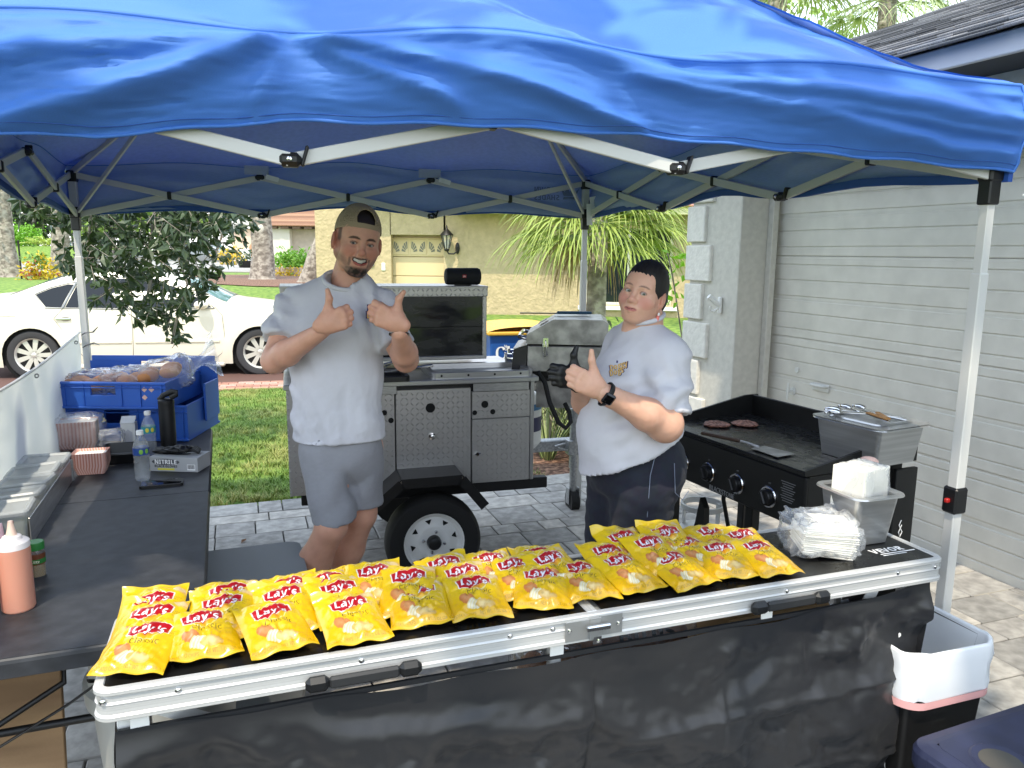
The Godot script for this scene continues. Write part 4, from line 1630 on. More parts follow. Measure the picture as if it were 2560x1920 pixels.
	for k in 9:
		b.box(v3(0.064 + k * 0.0034, 0.024, 0.061), v3(0.0014 if k % 2 else 0.0022, 0.018, 0.0006))
	part("barcode_lines", b, M.print_black, t)
	b = B.new()
	b.prism(el_at(0.0, 0.0, 0.05, 0.02), 0.0, 0.0006)
	var op := part("slot", b, M.print_black, t)
	op.transform = Transform3D(Basis(Vector3.RIGHT, Vector3.FORWARD, Vector3.UP), v3(0.0, 0.0655, 0))
	t = thing("glove_pile", "crumpled black nitrile gloves lying on the glove carton", "gloves", on_lt(0.23, -0.40, 0.066), LT_YAW - 0.3)
	for k in 3:
		var q := blob(v3(0.06 - 0.012 * k, 0.014, 0.038), 40 + k, 0.011)
		part("glove", q, M.black_satin, t, v3(-0.03 + k * 0.045, 0.012 + k * 0.006, 0.01 * k - 0.012))
	var fg := B.new()
	for k in 4:
		fg.tube([v3(0.07, 0.018, -0.02 + k * 0.012), v3(0.10, 0.02, -0.028 + k * 0.016), v3(0.115 + 0.004 * k, 0.008, -0.03 + k * 0.018)], [0.009, 0.008, 0.005], 6)
	part("glove_fingers", fg, M.black_satin, t)
	t = thing("phone", "black smartphone lying face up near the fold of the dark table", "phone", on_lt(0.20, -0.145), LT_YAW + 0.02)
	part("case", slab(rrect(0.165, 0.084, 0.014, 5), 0.0, 0.011), M.black_satin, t)
	part("screen", slab(rrect(0.152, 0.072, 0.010, 5), 0.0112, 0.0118), mt("screen_glass", Color("0a0b0e"), 0.06), t)
	make_crates()
	make_banner()

func el_at(x: float, y: float, a: float, b: float) -> PackedVector2Array:
	var o := PackedVector2Array()
	for k in 20:
		o.append(v2(x + a * cos(TAU * k / 20), y + b * sin(TAU * k / 20)))
	return o

# crumpled lump
func blob(r: Vector3, sd: int, amp: float) -> B:
	var P := PackedVector3Array()
	var seg := 20
	for i in seg + 1:
		var a := -TAU * (i % seg) / seg
		for j in 13:
			var b := -PI / 2 + PI * j / 12
			var d := v3(cos(b) * cos(a), sin(b), cos(b) * sin(a))
			var q := d * 1.7 + v3(sd * 3.1, 0, 0)
			var k := noise.get_noise_3d(q.x, q.y, q.z)
			var cr := absf(noise.get_noise_3d(q.x * 1.9 + 7.0, q.y * 1.9, q.z * 1.9))
			P.append(d * r + d * (amp * k - amp * 0.9 * exp(-cr * cr / 0.01)))
	var m := B.new()
	m.grid(seg, 12, P, PackedVector2Array(), true)
	return m

# loose clear film round a box-like load
func film_bag(r: Vector3, sd: int, amp: float) -> B:
	var P := PackedVector3Array()
	var seg := 40
	for i in seg + 1:
		var a := -TAU * (i % seg) / seg
		for j in 25:
			var b := -PI / 2 + PI * j / 24
			var d := v3(cos(b) * cos(a), sin(b), cos(b) * sin(a))
			var bx := v3(signf(d.x) * pow(absf(d.x), 0.45), signf(d.y) * pow(absf(d.y), 0.45), signf(d.z) * pow(absf(d.z), 0.45)) * r
			var q := d * 2.2 + v3(sd * 2.3, 0, 0)
			var k := noise.get_noise_3d(q.x, q.y, q.z)
			var cr := absf(noise.get_noise_3d(q.x * 1.6 + 3.0, q.y * 1.6, q.z * 1.6))
			P.append(bx + d * (amp * k - amp * 0.8 * exp(-cr * cr / 0.008)))
	var m := B.new()
	m.grid(seg, 24, P, PackedVector2Array(), true)
	return m

func crate(t: Node3D, w: float, d: float, h: float, m: Material, hole: bool) -> void:
	var th := 0.012
	# long sides with a hand hole, short sides, floor
	for s in [-1.0, 1.0]:
		var wall := Node3D.new()
		wall.name = "side_wall"
		t.add_child(wall, true)
		wall.position = v3(0, 0, s * (d / 2 - th / 2))
		var b := B.new()
		var hw := 0.062
		var y0 := h * 0.50
		var y1 := h * 0.86
		b.box(v3(0, y0 / 2, 0), v3(w, y0, th), 0.001)
		b.box(v3(0, (y1 + h) / 2, 0), v3(w, h - y1, th), 0.001)
		for e in [-1.0, 1.0]:
			b.box(v3(e * (w / 2 + hw) / 2, (y0 + y1) / 2, 0), v3(w / 2 - hw, y1 - y0 + 0.001, th), 0.0)
		part("panel", b, m, wall)
		b = B.new()
		for x in [-0.47, -0.30, -0.15, 0.15, 0.30, 0.47]:
			b.box(v3(x * w, h / 2, s * 0.009), v3(0.004, h, 0.008), 0.001)
		part("rib", b, m, wall)
		tag(wall.get_child(1), "", "", "", "stuff")
		for yy in [h - 0.006, h * 0.80, 0.008]:
			b = B.new()
			b.box(v3(0, yy, s * 0.011), v3(w + 0.01, 0.010 if yy != h * 0.80 else 0.004, 0.014), 0.002)
			part("lip", b, m, wall)
	for s in [-1.0, 1.0]:
		var b := B.new()
		b.box(v3(s * (w / 2 - th / 2), h / 2, 0), v3(th, h - 0.002, d - 2 * th), 0.001)
		part("end_wall", b, m, t)
	var b2 := B.new()
	b2.box(v3(0, 0.008, 0), v3(w - 0.004, 0.012, d - 0.004))
	part("floor", b2, m, t)

func make_crates() -> void:
	var blue := mt("crate_blue", Color("2f62bd"), 0.42)
	var c := on_lt(0.0, -1.16)
	var yaw := LT_YAW - 0.34
	var labels := ["blue plastic bread crate at the bottom of the stack", "blue plastic bread crate on top with bun bags inside", "tall blue crate wall standing behind the bun bags"]
	var t := thing("bread_crate", labels[0], "crate", c + v3(0, 0.0, -0.05), yaw, "blue bread crates stacked on the dark table")
	crate(t, 0.70, 0.42, 0.185, blue, true)
	var t2 := thing("bread_crate", labels[1], "crate", c + v3(-0.03, 0.175, 0.0), yaw - 0.02, "blue bread crates stacked on the dark table")
	crate(t2, 0.62, 0.42, 0.135, blue, true)
	# diamond stickers on the front
	var st := mt("sticker_white", Color("d8e4f2"), 0.5)
	for q in [[-0.245, 0.075], [-0.240, 0.035], [0.205, 0.10], [0.24, 0.10], [0.205, 0.06]]:
		var b := B.new()
		b.prism(PackedVector2Array([v2(q[0], q[1] - 0.014), v2(q[0] + 0.014, q[1]), v2(q[0], q[1] + 0.014), v2(q[0] - 0.014, q[1])]), 0.211, 0.2115)
		part("sticker", b, st if q[0] < 0 else mt("sticker_red", Color("e3b9a8"), 0.5), t2)
	var t3 := thing("bread_crate", labels[2], "crate", c + v3(0.02, 0.16, -0.24), yaw + 0.02, "blue bread crates stacked on the dark table")
	var b := B.new()
	b.prism(PackedVector2Array([v2(-0.34, 0), v2(0.34, 0), v2(0.34, 0.22), v2(-0.33, 0.21), v2(-0.34, 0.2)]), -0.006, 0.0)
	# a wall with a hand hole, made of strips round the hole
	b = B.new()
	b.box(v3(0, 0.06, 0), v3(0.68, 0.13, 0.012), 0.001)
	b.box(v3(0, 0.207, 0), v3(0.66, 0.03, 0.012), 0.002)
	b.box(v3(-0.205, 0.158, 0), v3(0.27, 0.07, 0.0118), 0.0)
	b.box(v3(0.21, 0.158, 0), v3(0.25, 0.07, 0.0118), 0.0)
	part("panel", b, blue, t3)
	for k in 3:
		b = B.new()
		b.prism(PackedVector2Array([v2(-0.24 + k * 0.035, 0.12), v2(-0.23 + k * 0.035, 0.135), v2(-0.24 + k * 0.035, 0.15), v2(-0.25 + k * 0.035, 0.135)]), 0.0062, 0.0068)
		part("vent", b, mt("crate_hole", Color("c9b79a"), 0.8), t3)
	b = B.new()
	b.box(v3(0.335, 0.0, 0.1), v3(0.012, 0.2, 0.2), 0.002)
	part("end_wall", b, blue, t3)
	# bun bags
	var bun := mt("bun_crust", Color("b9793f"), 0.6)
	var lab := ["clear bag of buns lying in the left of the top crate", "clear bag of buns lying in the middle of the top crate", "big clear bag of buns with a gathered neck sticking out at the crate's right"]
	for k in 3:
		var pp: Vector3 = [v3(-0.17, 0.235, 0.02), v3(0.0, 0.24, 0.0), v3(0.20, 0.275, -0.02)][k]
		var o := thing("bun_bag", lab[k], "bread bag", c + Basis(UP, yaw) * pp, yaw + [0.1, -0.1, 0.35][k], "bags of buns in the top crate")
		for j in 4:
			var q := B.new()
			q.ball(v3(-0.09 + (j % 2) * 0.11, 0.035 + 0.012 * k, -0.05 + (j / 2) * 0.1), v3(0.055, 0.035, 0.05), 14)
			part("bun", q, bun, o)
		if k == 2:
			o.rotation.z = 0.22
		part("wrapper", film_bag(v3(0.125, 0.055 + 0.015 * k, 0.10), 12 + k, 0.02), M.film, o, v3(0, 0.045, 0))
		if k == 2:
			# fanned open end of the bag
			var P := PackedVector3Array()
			for i in 33:
				var a := -TAU * (i % 32) / 32
				for j in 12:
					var f := j / 11.0
					var r := lerpf(0.085, 0.035, sm(0.0, 0.45, f)) + 0.075 * sm(0.5, 1.0, f)
					r *= 1.0 + (0.32 * sin(a * 7.0) + 0.2 * sin(a * 3.0 + 1.0)) * sm(0.3, 1.0, f)
					P.append(v3(0.09 + f * 0.17, 0.055 + r * sin(a) * 0.8 + 0.03 * f, r * cos(a)))
			var q := B.new()
			q.grid(32, 11, P, PackedVector2Array(), true)
			part("bag_neck", q, M.film, o)

func make_banner() -> void:
	# white vinyl banner tied along the left side, seen from behind
	var vin := Image.create(256, 128, false, Image.FORMAT_RGB8)
	vin.fill(Color("ecece9"))
	fill_ell(vin, v2(60, 70), v2(22, 52), Color("b6b9c4"), 0.15, 0.6)
	fill_ell(vin, v2(120, 75), v2(9, 46), Color("b0b4c2"), 0.1, 0.5)
	fill_ell(vin, v2(196, 66), v2(14, 50), Color("a9aec0"), -0.1, 0.5)
	fill_ell(vin, v2(222, 80), v2(9, 44), Color("9ca2bb"), -0.05, 0.5)
	var m := mt("banner_vinyl", Color.WHITE, 0.5, 0.0, tex_of(vin))
	m.backlight_enabled = true
	m.backlight = Color(0.9, 0.9, 0.88)
	var t := thing("vinyl_banner", "white vinyl banner with faint grey lettering slung along the stall's left side", "banner", Vector3.ZERO)
	var a := v3(FL.x + 0.03, 1.24, FL.z + 0.06)
	var d := v3(-1.50, 1.23, -1.62)
	var P := PackedVector3Array()
	for i in 61:
		var f := i / 60.0
		var tp := a.lerp(d, f) - UP * 0.06 * sin(PI * f)
		for j in 31:
			var g := j / 30.0
			var p := tp - UP * g * 0.72
			p += v3(0.94, 0, 0.3) * (0.012 * sin(f * 26.0 + g * 2.0) * g + 0.03 * sin(f * 7.0) * g + 0.01 * noise.get_noise_2d(f * 9.0, g * 5.0)) 
			P.append(p)
	var b := B.new()
	b.grid(60, 30, P, PackedVector2Array(), false, false)
	part("sheet", b, m, t)
	b = B.new()
	var path := []
	for i in 31:
		var f := i / 30.0
		path.append(a.lerp(d, f) - UP * (0.06 * sin(PI * f) + 0.004) + v3(0.006, 0, 0.002))
	b.tube(path, 0.006, 6)
	part("hem", b, m, t)
	for f in [0.05, 0.36, 0.62]:
		b = B.new()
		var p: Vector3 = a.lerp(d, f) - UP * (0.06 * sin(PI * f) + 0.035) + v3(0.012, 0, 0.004)
		b.at(Transform3D(Basis(UP, 1.1) * Basis(Vector3.RIGHT, PI / 2), p)).lathe([v2(0.005, 0), v2(0.010, 0.002), v2(0.011, 0.0), v2(0.011, -0.002)], 12)
		part("grommet", b, M.grey_metal, t)
	for k in 2:
		b = B.new()
		var p := a + v3(0.015, -0.02 - k * 0.07, 0.0)
		b.tube([p, p + v3(0.03, 0.015, 0.02), p + v3(0.075, 0.02 + 0.01 * k, 0.02), p + v3(0.11, 0.05 - 0.03 * k, 0.03)], [0.004, 0.007, 0.008, 0.003], 6, true, 0.5)
		part("tie", b, mt("tie_cloth", Color("6d6e70"), 0.8), t)
	# reflector box on the far post behind the table
	var rr := thing("tail_light", "small square red trailer tail light beside the far left post", "tail light", v3(FL.x + 0.05, 0.93, FL.z + 0.0), 0.2)
	b = B.new()
	b.box(v3(0, 0, 0), v3(0.06, 0.10, 0.03), 0.004)
	part("housing", b, M.black_plastic, rr)
	b = B.new()
	b.box(v3(0, 0.012, 0.017), v3(0.046, 0.05, 0.006), 0.002)
	part("lens", b, mt("red_lens", Color("a3262c"), 0.2), rr)
	b = B.new()
	b.box(v3(0.0, -0.49, -0.01), v3(0.03, 0.88, 0.03), 0.002)
	part("post", b, M.grey_metal, rr)

func make_under_left() -> void:
	var t := thing("plastic_bucket", "big off-white plastic bucket standing under the table's near end", "bucket", v3(-0.98, 0.006, -2.02), 0.0)
	var b := B.new()
	b.lathe([v2(0, 0.0), v2(0.15, 0.0), v2(0.155, 0.006), v2(0.19, 0.46), v2(0.205, 0.47), v2(0.208, 0.52), v2(0.195, 0.525), v2(0.185, 0.60), v2(0.18, 0.60), v2(0.175, 0.3), v2(0, 0.3)], 32)
	part("body", b, mt("bucket_white", Color("a5a59f"), 0.5), t)
	t = thing("wooden_board", "raw plywood board leaning under the dark table's left end", "board", v3(-1.42, 0.34, -1.93), 0.25)
	b = B.new()
	b.box(Vector3.ZERO, v3(0.34, 0.68, 0.02), 0.002)
	part("board", b, mt("plywood", Color.WHITE, 0.75, 0.0, duo_tex(91, 256, 0.015, Color("7d6245"), Color("a58763"), 4, 1.6, 0.05, 8), 1.5), t)
	t.rotation.x = -0.12
	t = thing("grey_bin", "grey plastic storage bin beside the dark table's right edge", "storage bin", v3(-0.98, 0.006, -2.72), LT_YAW)
	part("bin", tub(t, 0.38, 0.55, 0.46, 0.85), mt("bin_grey", Color("6f7478"), 0.5), t)
	part("lid", slab(rrect(0.42, 0.59, 0.05, 5), 0.46, 0.49), M.bin_grey, t)
	b = B.new()
	b.box(v3(0.205, 0.42, 0.0), v3(0.02, 0.07, 0.12), 0.006)
	part("latch", b, M.bin_grey, t)

func diamond_relief() -> ImageTexture:
	var im := Image.create(128, 128, false, Image.FORMAT_RGB8)
	im.fill(Color(0.2, 0.2, 0.2))
	for k in 4:
		for e in [-128, 0, 128]:
			for g in [-128, 0, 128]:
				var c := v2(32 + 64 * (k % 2) + e, 32 + 64 * (k / 2) + g)
				fill_ell(im, c, v2(23, 5.5), Color(1, 1, 1), PI / 4 if (k % 2 + k / 2) % 2 == 0 else -PI / 4, 0.5)
	return tex_of(im)

func disc(c: Vector3, r: float, d := 0.004, seg := 20) -> B:
	var b := B.new()
	b.at(Transform3D(Basis(Vector3.RIGHT, Vector3.BACK, Vector3.DOWN), c)).lathe([v2(0, 0), v2(r, 0), v2(r, d), v2(0, d)], seg)
	return b

func make_cart() -> void:
	var t := thing("food_cart", "stainless diamond-plate hot dog cart trailer with a black fender behind the man", "food cart", v3(-0.40, 0, -3.786), 0.279)
	var dp := mt("diamond_plate", Color("b8b6b2"), 0.36, 0.6, noise_tex(100, 256, 0.012, 0.62, 1.0, 4, FastNoiseLite.TYPE_SIMPLEX, 1.5))
	dp.albedo_texture = noise_tex(100, 256, 0.012, 0.62, 1.0, 4, FastNoiseLite.TYPE_SIMPLEX, 1.5)
	relief(dp, diamond_relief(), 0.8)
	dp.uv1_triplanar = true
	dp.uv1_scale = v3(19, 19, 19)
	dp.albedo_texture = null
	var st: Material = M.steel
	var fz := -0.06
	# body panels, each door a panel of its own
	for q in [[-0.70, -0.18, 0.495, 1.03], [-0.176, 0.214, 0.495, 1.008], [0.218, 0.535, 0.495, 0.838], [0.218, 0.535, 0.842, 0.985]]:
		var b := B.new()
		b.box(v3((q[0] + q[1]) / 2, (q[2] + q[3]) / 2, fz - 0.012), v3(q[1] - q[0] - 0.003, q[3] - q[2], 0.024), 0.002)
		part("door_panel", b, dp, t)
	var b2 := B.new()
	b2.box(v3(0.546, 0.77, fz - 0.01), v3(0.02, 0.55, 0.026), 0.002)
	part("corner_post", b2, st, t)
	b2 = B.new()
	b2.box(v3(-0.07, 0.77, fz - 0.40), v3(1.24, 0.55, 0.74))
	part("core", b2, M.black_satin, t)
	b2 = B.new()
	b2.box(v3(-0.695, 0.77, fz - 0.40), v3(0.016, 0.56, 0.78), 0.002)
	part("side_panel", b2, dp, t)
	b2 = B.new()
	b2.box(v3(0.555, 0.77, fz - 0.40), v3(0.016, 0.56, 0.76), 0.002)
	part("side_panel", b2, st, t)
	# counter top with its turned-down edge, and drip strips
	b2 = B.new()
	b2.box(v3(-0.07, 1.045, fz - 0.395), v3(1.29, 0.026, 0.83), 0.004)
	part("counter", b2, st, t)
	for q in [[-0.42, 1.012, 0.50], [0.375, 1.008, 0.30]]:
		b2 = B.new()
		b2.box(v3(q[0], q[1], fz + 0.004), v3(q[2], 0.042, 0.008), 0.002)
		part("drip_strip", b2, st, t)
	# holes, drain and latch
	for q in [[0.001, 0.911, 0.0245], [0.287, 0.917, 0.019], [0.233, 0.875, 0.013], [0.33, 0.876, 0.014], [-0.233, 0.897, 0.014], [-0.2, 0.856, 0.014]]:
		part("gauge_hole", disc(v3(q[0], q[1], fz + 0.0005), q[2], 0.0012), M.dark_gap, t)
	b2 = B.new()
	b2.at(Transform3D(Basis(Vector3.RIGHT, Vector3.BACK, Vector3.DOWN), v3(0.008, 0.763, fz)))
	b2.lathe([v2(0.018, 0), v2(0.018, 0.008), v2(0.012, 0.009), v2(0.012, 0.03), v2(0.008, 0.031), v2(0.007, 0.01)], 16)
	part("drain", b2, M.chrome, t)
	b2 = B.new()
	b2.box(v3(0.249, 0.655, fz + 0.006), v3(0.034, 0.008, 0.012), 0.003, Basis(Vector3.BACK, 0.2))
	b2.tube([v3(0.247, 0.655, fz), v3(0.247, 0.655, fz + 0.012)], 0.009, 10)
	part("door_latch", b2, M.chrome, t)
	# glazed cabinet on top
	var hz := fz - 0.45
	for q in [[-0.155, 1.475, 1.13, 0.05], [-0.155, 1.105, 1.12, 0.022]]:
		b2 = B.new()
		b2.box(v3(q[0], q[1], hz), v3(q[2], q[3], 0.03), 0.003)
		part("cabinet_frame", b2, dp if q[3] > 0.04 else st, t)
	for x in [-0.705, 0.393]:
		b2 = B.new()
		b2.box(v3(x, 1.28, hz), v3(0.022, 0.34, 0.03), 0.003)
		part("cabinet_frame", b2, dp, t)
	b2 = B.new()
	b2.box(v3(-0.155, 1.503, hz - 0.17), v3(1.135, 0.012, 0.37), 0.003)
	part("cabinet_top", b2, dp, t)
	b2 = B.new()
	b2.box(v3(-0.155, 1.28, hz - 0.34), v3(1.10, 0.36, 0.012))
	part("cabinet_back", b2, M.black_satin, t)
	b2 = B.new()
	b2.box(v3(-0.155, 1.28, hz - 0.004), v3(1.10, 0.36, 0.006))
	var glass := mt("smoked_glass", Color("16171a"), 0.12, 0.0)
	glass.roughness_texture = noise_tex(102, 256, 0.012, 0.3, 1.0, 4, FastNoiseLite.TYPE_SIMPLEX, 1.8)
	glass.roughness = 0.35
	part("glass_door", b2, glass, t)
	for y in [1.28]:
		b2 = B.new()
		b2.box(v3(-0.155, y, hz + 0.003), v3(1.07, 0.003, 0.006))
		part("door_seam", b2, M.dark_gap, t)
	# fender: bent plate over the wheel
	var fp := [v2(-0.36, 0.44), v2(-0.175, 0.597), v2(0.125, 0.60), v2(0.245, 0.45)]
	var blackp := mt("fender_black", Color("17181a"), 0.4, 0.0, noise_tex(103, 128, 0.03, 0.7, 1.0), 4.0)
	for k in 3:
		b2 = B.new()
		b2.bar(v3(fp[k].x, fp[k].y, fz + 0.09), v3(fp[k + 1].x, fp[k + 1].y, fz + 0.09), 0.20, 0.005)
		part("fender_plate", b2, blackp, t)
		b2 = B.new()
		b2.bar(v3(fp[k].x, fp[k].y - 0.022, fz + 0.189), v3(fp[k + 1].x, fp[k + 1].y - 0.022, fz + 0.189), 0.005, 0.05)
		part("fender_lip", b2, blackp, t)
	# wheel
	var w := Node3D.new()
	w.name = "wheel"
	t.add_child(w, true)
	w.position = v3(-0.01, 0.245, 0.04)
	w.rotation.x = PI / 2
	b2 = B.new()
	b2.lathe([v2(0.155, -0.055), v2(0.175, -0.066), v2(0.225, -0.064), v2(0.241, -0.048), v2(0.245, -0.02), v2(0.245, 0.02), v2(0.241, 0.048), v2(0.225, 0.064), v2(0.175, 0.066), v2(0.155, 0.055)], 44)
	part("tyre", b2, M.rubber, w)
	b2 = B.new()
	b2.lathe([v2(0.035, 0.035), v2(0.075, 0.042), v2(0.085, 0.038), v2(0.128, 0.022), v2(0.142, 0.028), v2(0.148, 0.05), v2(0.157, 0.056), v2(0.157, 0.05), v2(0.15, 0.0), v2(0.15, -0.05)].map(func(p): return p), 44)
	part("rim", b2, M.white_paint, w)
	for k in 8:
		var a := TAU * (k + 0.3) / 8
		b2 = B.new()
		b2.at(Transform3D(Basis(UP, a) * Basis(Vector3.RIGHT, -PI / 2), Vector3.ZERO) )
		b2.prism(PackedVector2Array([v2(-0.016, 0.118), v2(0.016, 0.118), v2(0.0, 0.093)]), 0.0305, 0.034)
		var tr := part("vent", b2, M.dark_gap, w)
	b2 = B.new()
	b2.lathe([v2(0.036, 0.03), v2(0.036, 0.062), v2(0.030, 0.075), v2(0.018, 0.08), v2(0.0, 0.08)], 20)
	part("hub", b2, M.black_plastic, w)
	for k in 4:
		var a := TAU * k / 4 + 0.2
		b2 = B.new()
		b2.at(Transform3D(Basis(), v3(0.055 * cos(a), 0.036, 0.055 * sin(a)))).lathe([v2(0.009, 0), v2(0.009, 0.012), v2(0.006, 0.016), v2(0, 0.016)], 6)
		part("wheel_nut", b2, M.chrome, w)
	# axle, frame rail, tongue, jack with castor
	b2 = B.new()
	b2.tube([v3(-0.01, 0.245, 0.0), v3(-0.01, 0.245, -1.0)], 0.025, 10)
	part("axle", b2, M.black_satin, t)
	for s in [-0.12, -0.75]:
		b2 = B.new()
		b2.box(v3(0, 0.46, s), v3(1.3, 0.06, 0.05), 0.004)
		part("frame_rail", b2, M.black_satin, t)
	b2 = B.new()
	b2.tube([v3(-0.01, 0.245, -0.94), v3(-0.01, 0.245, -0.82)], 0.24, 24)
	part("far_tyre", b2, M.rubber, t)
	var galv := mt("galvanised", Color("b9bbbd"), 0.42, 0.7, noise_tex(104, 64, 0.1, 0.75, 1.0), 6.0)
	b2 = B.new()
	b2.box(v3(0.95, 0.44, -0.95), v3(0.95, 0.075, 0.075), 0.006)
	part("tongue", b2, galv, t)
	b2 = B.new()
	b2.tube([v3(1.09, 0.68, -0.86), v3(1.09, 0.30, -0.86)], 0.03, 14)
	b2.tube([v3(1.09, 0.30, -0.86), v3(1.09, 0.14, -0.86)], 0.024, 14)
	b2.tube([v3(1.09, 0.70, -0.86), v3(1.09, 0.68, -0.86)], 0.033, 14)
	part("jack", b2, galv, t)
	b2 = B.new()
	b2.box(v3(1.09, 0.44, -0.87), v3(0.09, 0.10, 0.075), 0.005)
	b2.tube([v3(1.03, 0.43, -0.82), v3(0.96, 0.455, -0.80), v3(0.95, 0.46, -0.83), v3(1.03, 0.465, -0.86)], 0.008, 6)
	part("jack_clamp", b2, galv, t)
	for s in [-0.036, 0.036]:
		b2 = B.new()
		b2.box(v3(1.09 + s, 0.11, -0.86), v3(0.006, 0.11, 0.06), 0.002)
		part("castor_fork", b2, galv, t)
	b2 = B.new()
	b2.tube([v3(1.062, 0.075, -0.86), v3(1.118, 0.075, -0.86)], 0.072, 22)
	part("castor", b2, M.rubber, t)
	# grill on a bracket at the right end
	var g := thing("gas_grill", "small stainless gas grill with two knobs mounted at the cart's right end", "grill", Transform3D(Basis(UP, 0.279), v3(-0.40, 0, -3.786)) * v3(0.78, 1.06, -0.34), 0.279 - 0.36)
	var old := mt("old_steel", Color("b5b4b0"), 0.38, 0.6, noise_tex(105, 256, 0.02, 0.75, 1.0, 5, FastNoiseLite.TYPE_SIMPLEX, 1.4), 1.5)
	b2 = B.new()
	b2.box(v3(0.06, 0.07, 0), v3(0.44, 0.14, 0.40), 0.004)
	part("fire_box", b2, old, g)
	# control face looks to the left end
	b2 = B.new()
	b2.prism(PackedVector2Array([v2(-0.165, 0.0), v2(-0.16, 0.14), v2(-0.235, 0.115), v2(-0.245, 0.0)]), -0.20, 0.20)
	part("control_panel", b2, mt("dark_steel", Color("38383a"), 0.35, 0.7), g)
	b2 = B.new()
	b2.prism(PackedVector2Array([v2(-0.235, 0.118), v2(-0.16, 0.144), v2(-0.16, 0.146), v2(-0.238, 0.122)]), -0.20, 0.20)
	part("panel_lip", b2, old, g)
	for s in [-0.10, 0.10]:
		b2 = B.new()
		b2.at(Transform3D(Basis(v3(0, 1, 0), v3(-1, 0.1, 0).normalized(), v3(0, 0, 1)), v3(-0.24, 0.055, s)))
		b2.lathe([v2(0.036, 0.0), v2(0.036, 0.008), v2(0.027, 0.012), v2(0.025, 0.036), v2(0, 0.037)], 20)
		b2.box(v3(0, 0.042, 0), v3(0.05, 0.018, 0.012), 0.003)
		part("knob", b2, M.chrome, g)
	b2 = B.new()
	b2.prism(PackedVector2Array([v2(-0.165, 0.15), v2(0.275, 0.15), v2(0.275, 0.265), v2(0.245, 0.285), v2(-0.02, 0.285), v2(-0.165, 0.20)]), -0.20, 0.20)
	part("lid", b2, old, g)
	b2 = B.new()
	b2.box(v3(-0.085, 0.262, 0.03), v3(0.05, 0.002, 0.12), 0.0, Basis(Vector3.BACK, 0.53))
	part("badge", b2, M.dark_steel, g)
	b2 = B.new()
	b2.tube([v3(-0.165, 0.175, -0.16), v3(-0.205, 0.185, -0.16), v3(-0.208, 0.186, 0.0), v3(-0.205, 0.185, 0.16), v3(-0.165, 0.175, 0.16)], 0.012, 10)
	part("lid_handle", b2, M.chrome, g)
	b2 = B.new()
	b2.tube([v3(-0.06, 0.17, 0.203), v3(-0.06, 0.165, 0.215), v3(-0.05, 0.09, 0.21), v3(-0.07, 0.08, 0.21), v3(-0.075, 0.15, 0.208)], 0.004, 6)
	b2.box(v3(-0.06, 0.16, 0.203), v3(0.03, 0.05, 0.005), 0.001)
	part("lid_clasp", b2, M.chrome, g)
	b2 = B.new()
	b2.box(v3(0.06, -0.025, -0.05), v3(0.46, 0.04, 0.25), 0.003)
	b2.box(v3(-0.10, -0.06, -0.02), v3(0.26, 0.05, 0.05), 0.003)
	part("mount", b2, M.black_satin, g)
	b2 = B.new()
	b2.prism(PackedVector2Array([v2(-0.12, -0.05), v2(0.32, -0.05), v2(0.32, -0.18), v2(0.12, -0.25), v2(-0.12, -0.25)]), -0.06, -0.05)
	part("heat_shield", b2, old, g)
	var hose := thing("gas_hose", "black rubber gas hose looping down from the grill", "hose", g.position, g.rotation.y)
	b2 = B.new()
	b2.tube([v3(-0.10, 0.0, 0.22), v3(-0.06, -0.05, 0.25), v3(-0.03, -0.16, 0.26), v3(0.02, -0.27, 0.26), v3(0.06, -0.30, 0.25), v3(0.085, -0.27, 0.23), v3(0.075, -0.22, 0.20), v3(0.05, -0.18, 0.17)], 0.013, 8)
	part("hose", b2, M.rubber, hose)
	var br := thing("grill_brush", "blue-handled grill tool lying on the grill lid", "grill tool", g.position + Basis(UP, g.rotation.y) * v3(-0.0, 0.295, -0.05), g.rotation.y + 0.12)
	b2 = B.new()
	b2.box(v3(0.09, 0.008, 0), v3(0.20, 0.016, 0.035), 0.006)
	part("handle", b2, mt("tool_blue", Color("1f4b66"), 0.5), br)
	b2 = B.new()
	b2.box(v3(-0.11, 0.004, 0), v3(0.22, 0.006, 0.02), 0.002)
	part("shaft", b2, M.black_plastic, br)
	# things lying on the counter
	var cf := Transform3D(Basis(UP, 0.279), v3(-0.40, 1.058, -3.786))
	var pan := thing("steam_pan", "wide shallow steel pan set in the cart's counter", "pan", cf * v3(0.28, 0.0, -0.23), 0.279)
	part("rim", ring(rrect(0.54, 0.33, 0.03, 4), [v2(-0.03, -0.004), v2(-0.025, 0.032), v2(0.0, 0.034), v2(0.004, 0.03), v2(0.004, 0.0)]), st, pan)
	part("bottom", slab(rrect(0.50, 0.29, 0.03, 4), 0.001, 0.004), st, pan)
	for k in 4:
		part("rivet", disc(v3(-0.22 + k * 0.14, 0.016, 0.1685), 0.006, 0.001, 10), M.dark_gap, pan)
	pan = thing("griddle_pan", "low black steel frame on the cart's counter beside the man", "pan", cf * v3(-0.30, 0.0, -0.16), 0.279)
	part("rim", ring(rrect(0.38, 0.28, 0.02, 3), [v2(-0.02, 0.0), v2(-0.016, 0.028), v2(0.0, 0.03), v2(0.004, 0.026), v2(0.004, 0.0)]), M.dark_steel, pan)
	part("bottom", slab(rrect(0.37, 0.27, 0.02, 3), 0.004, 0.008), M.black_satin, pan)
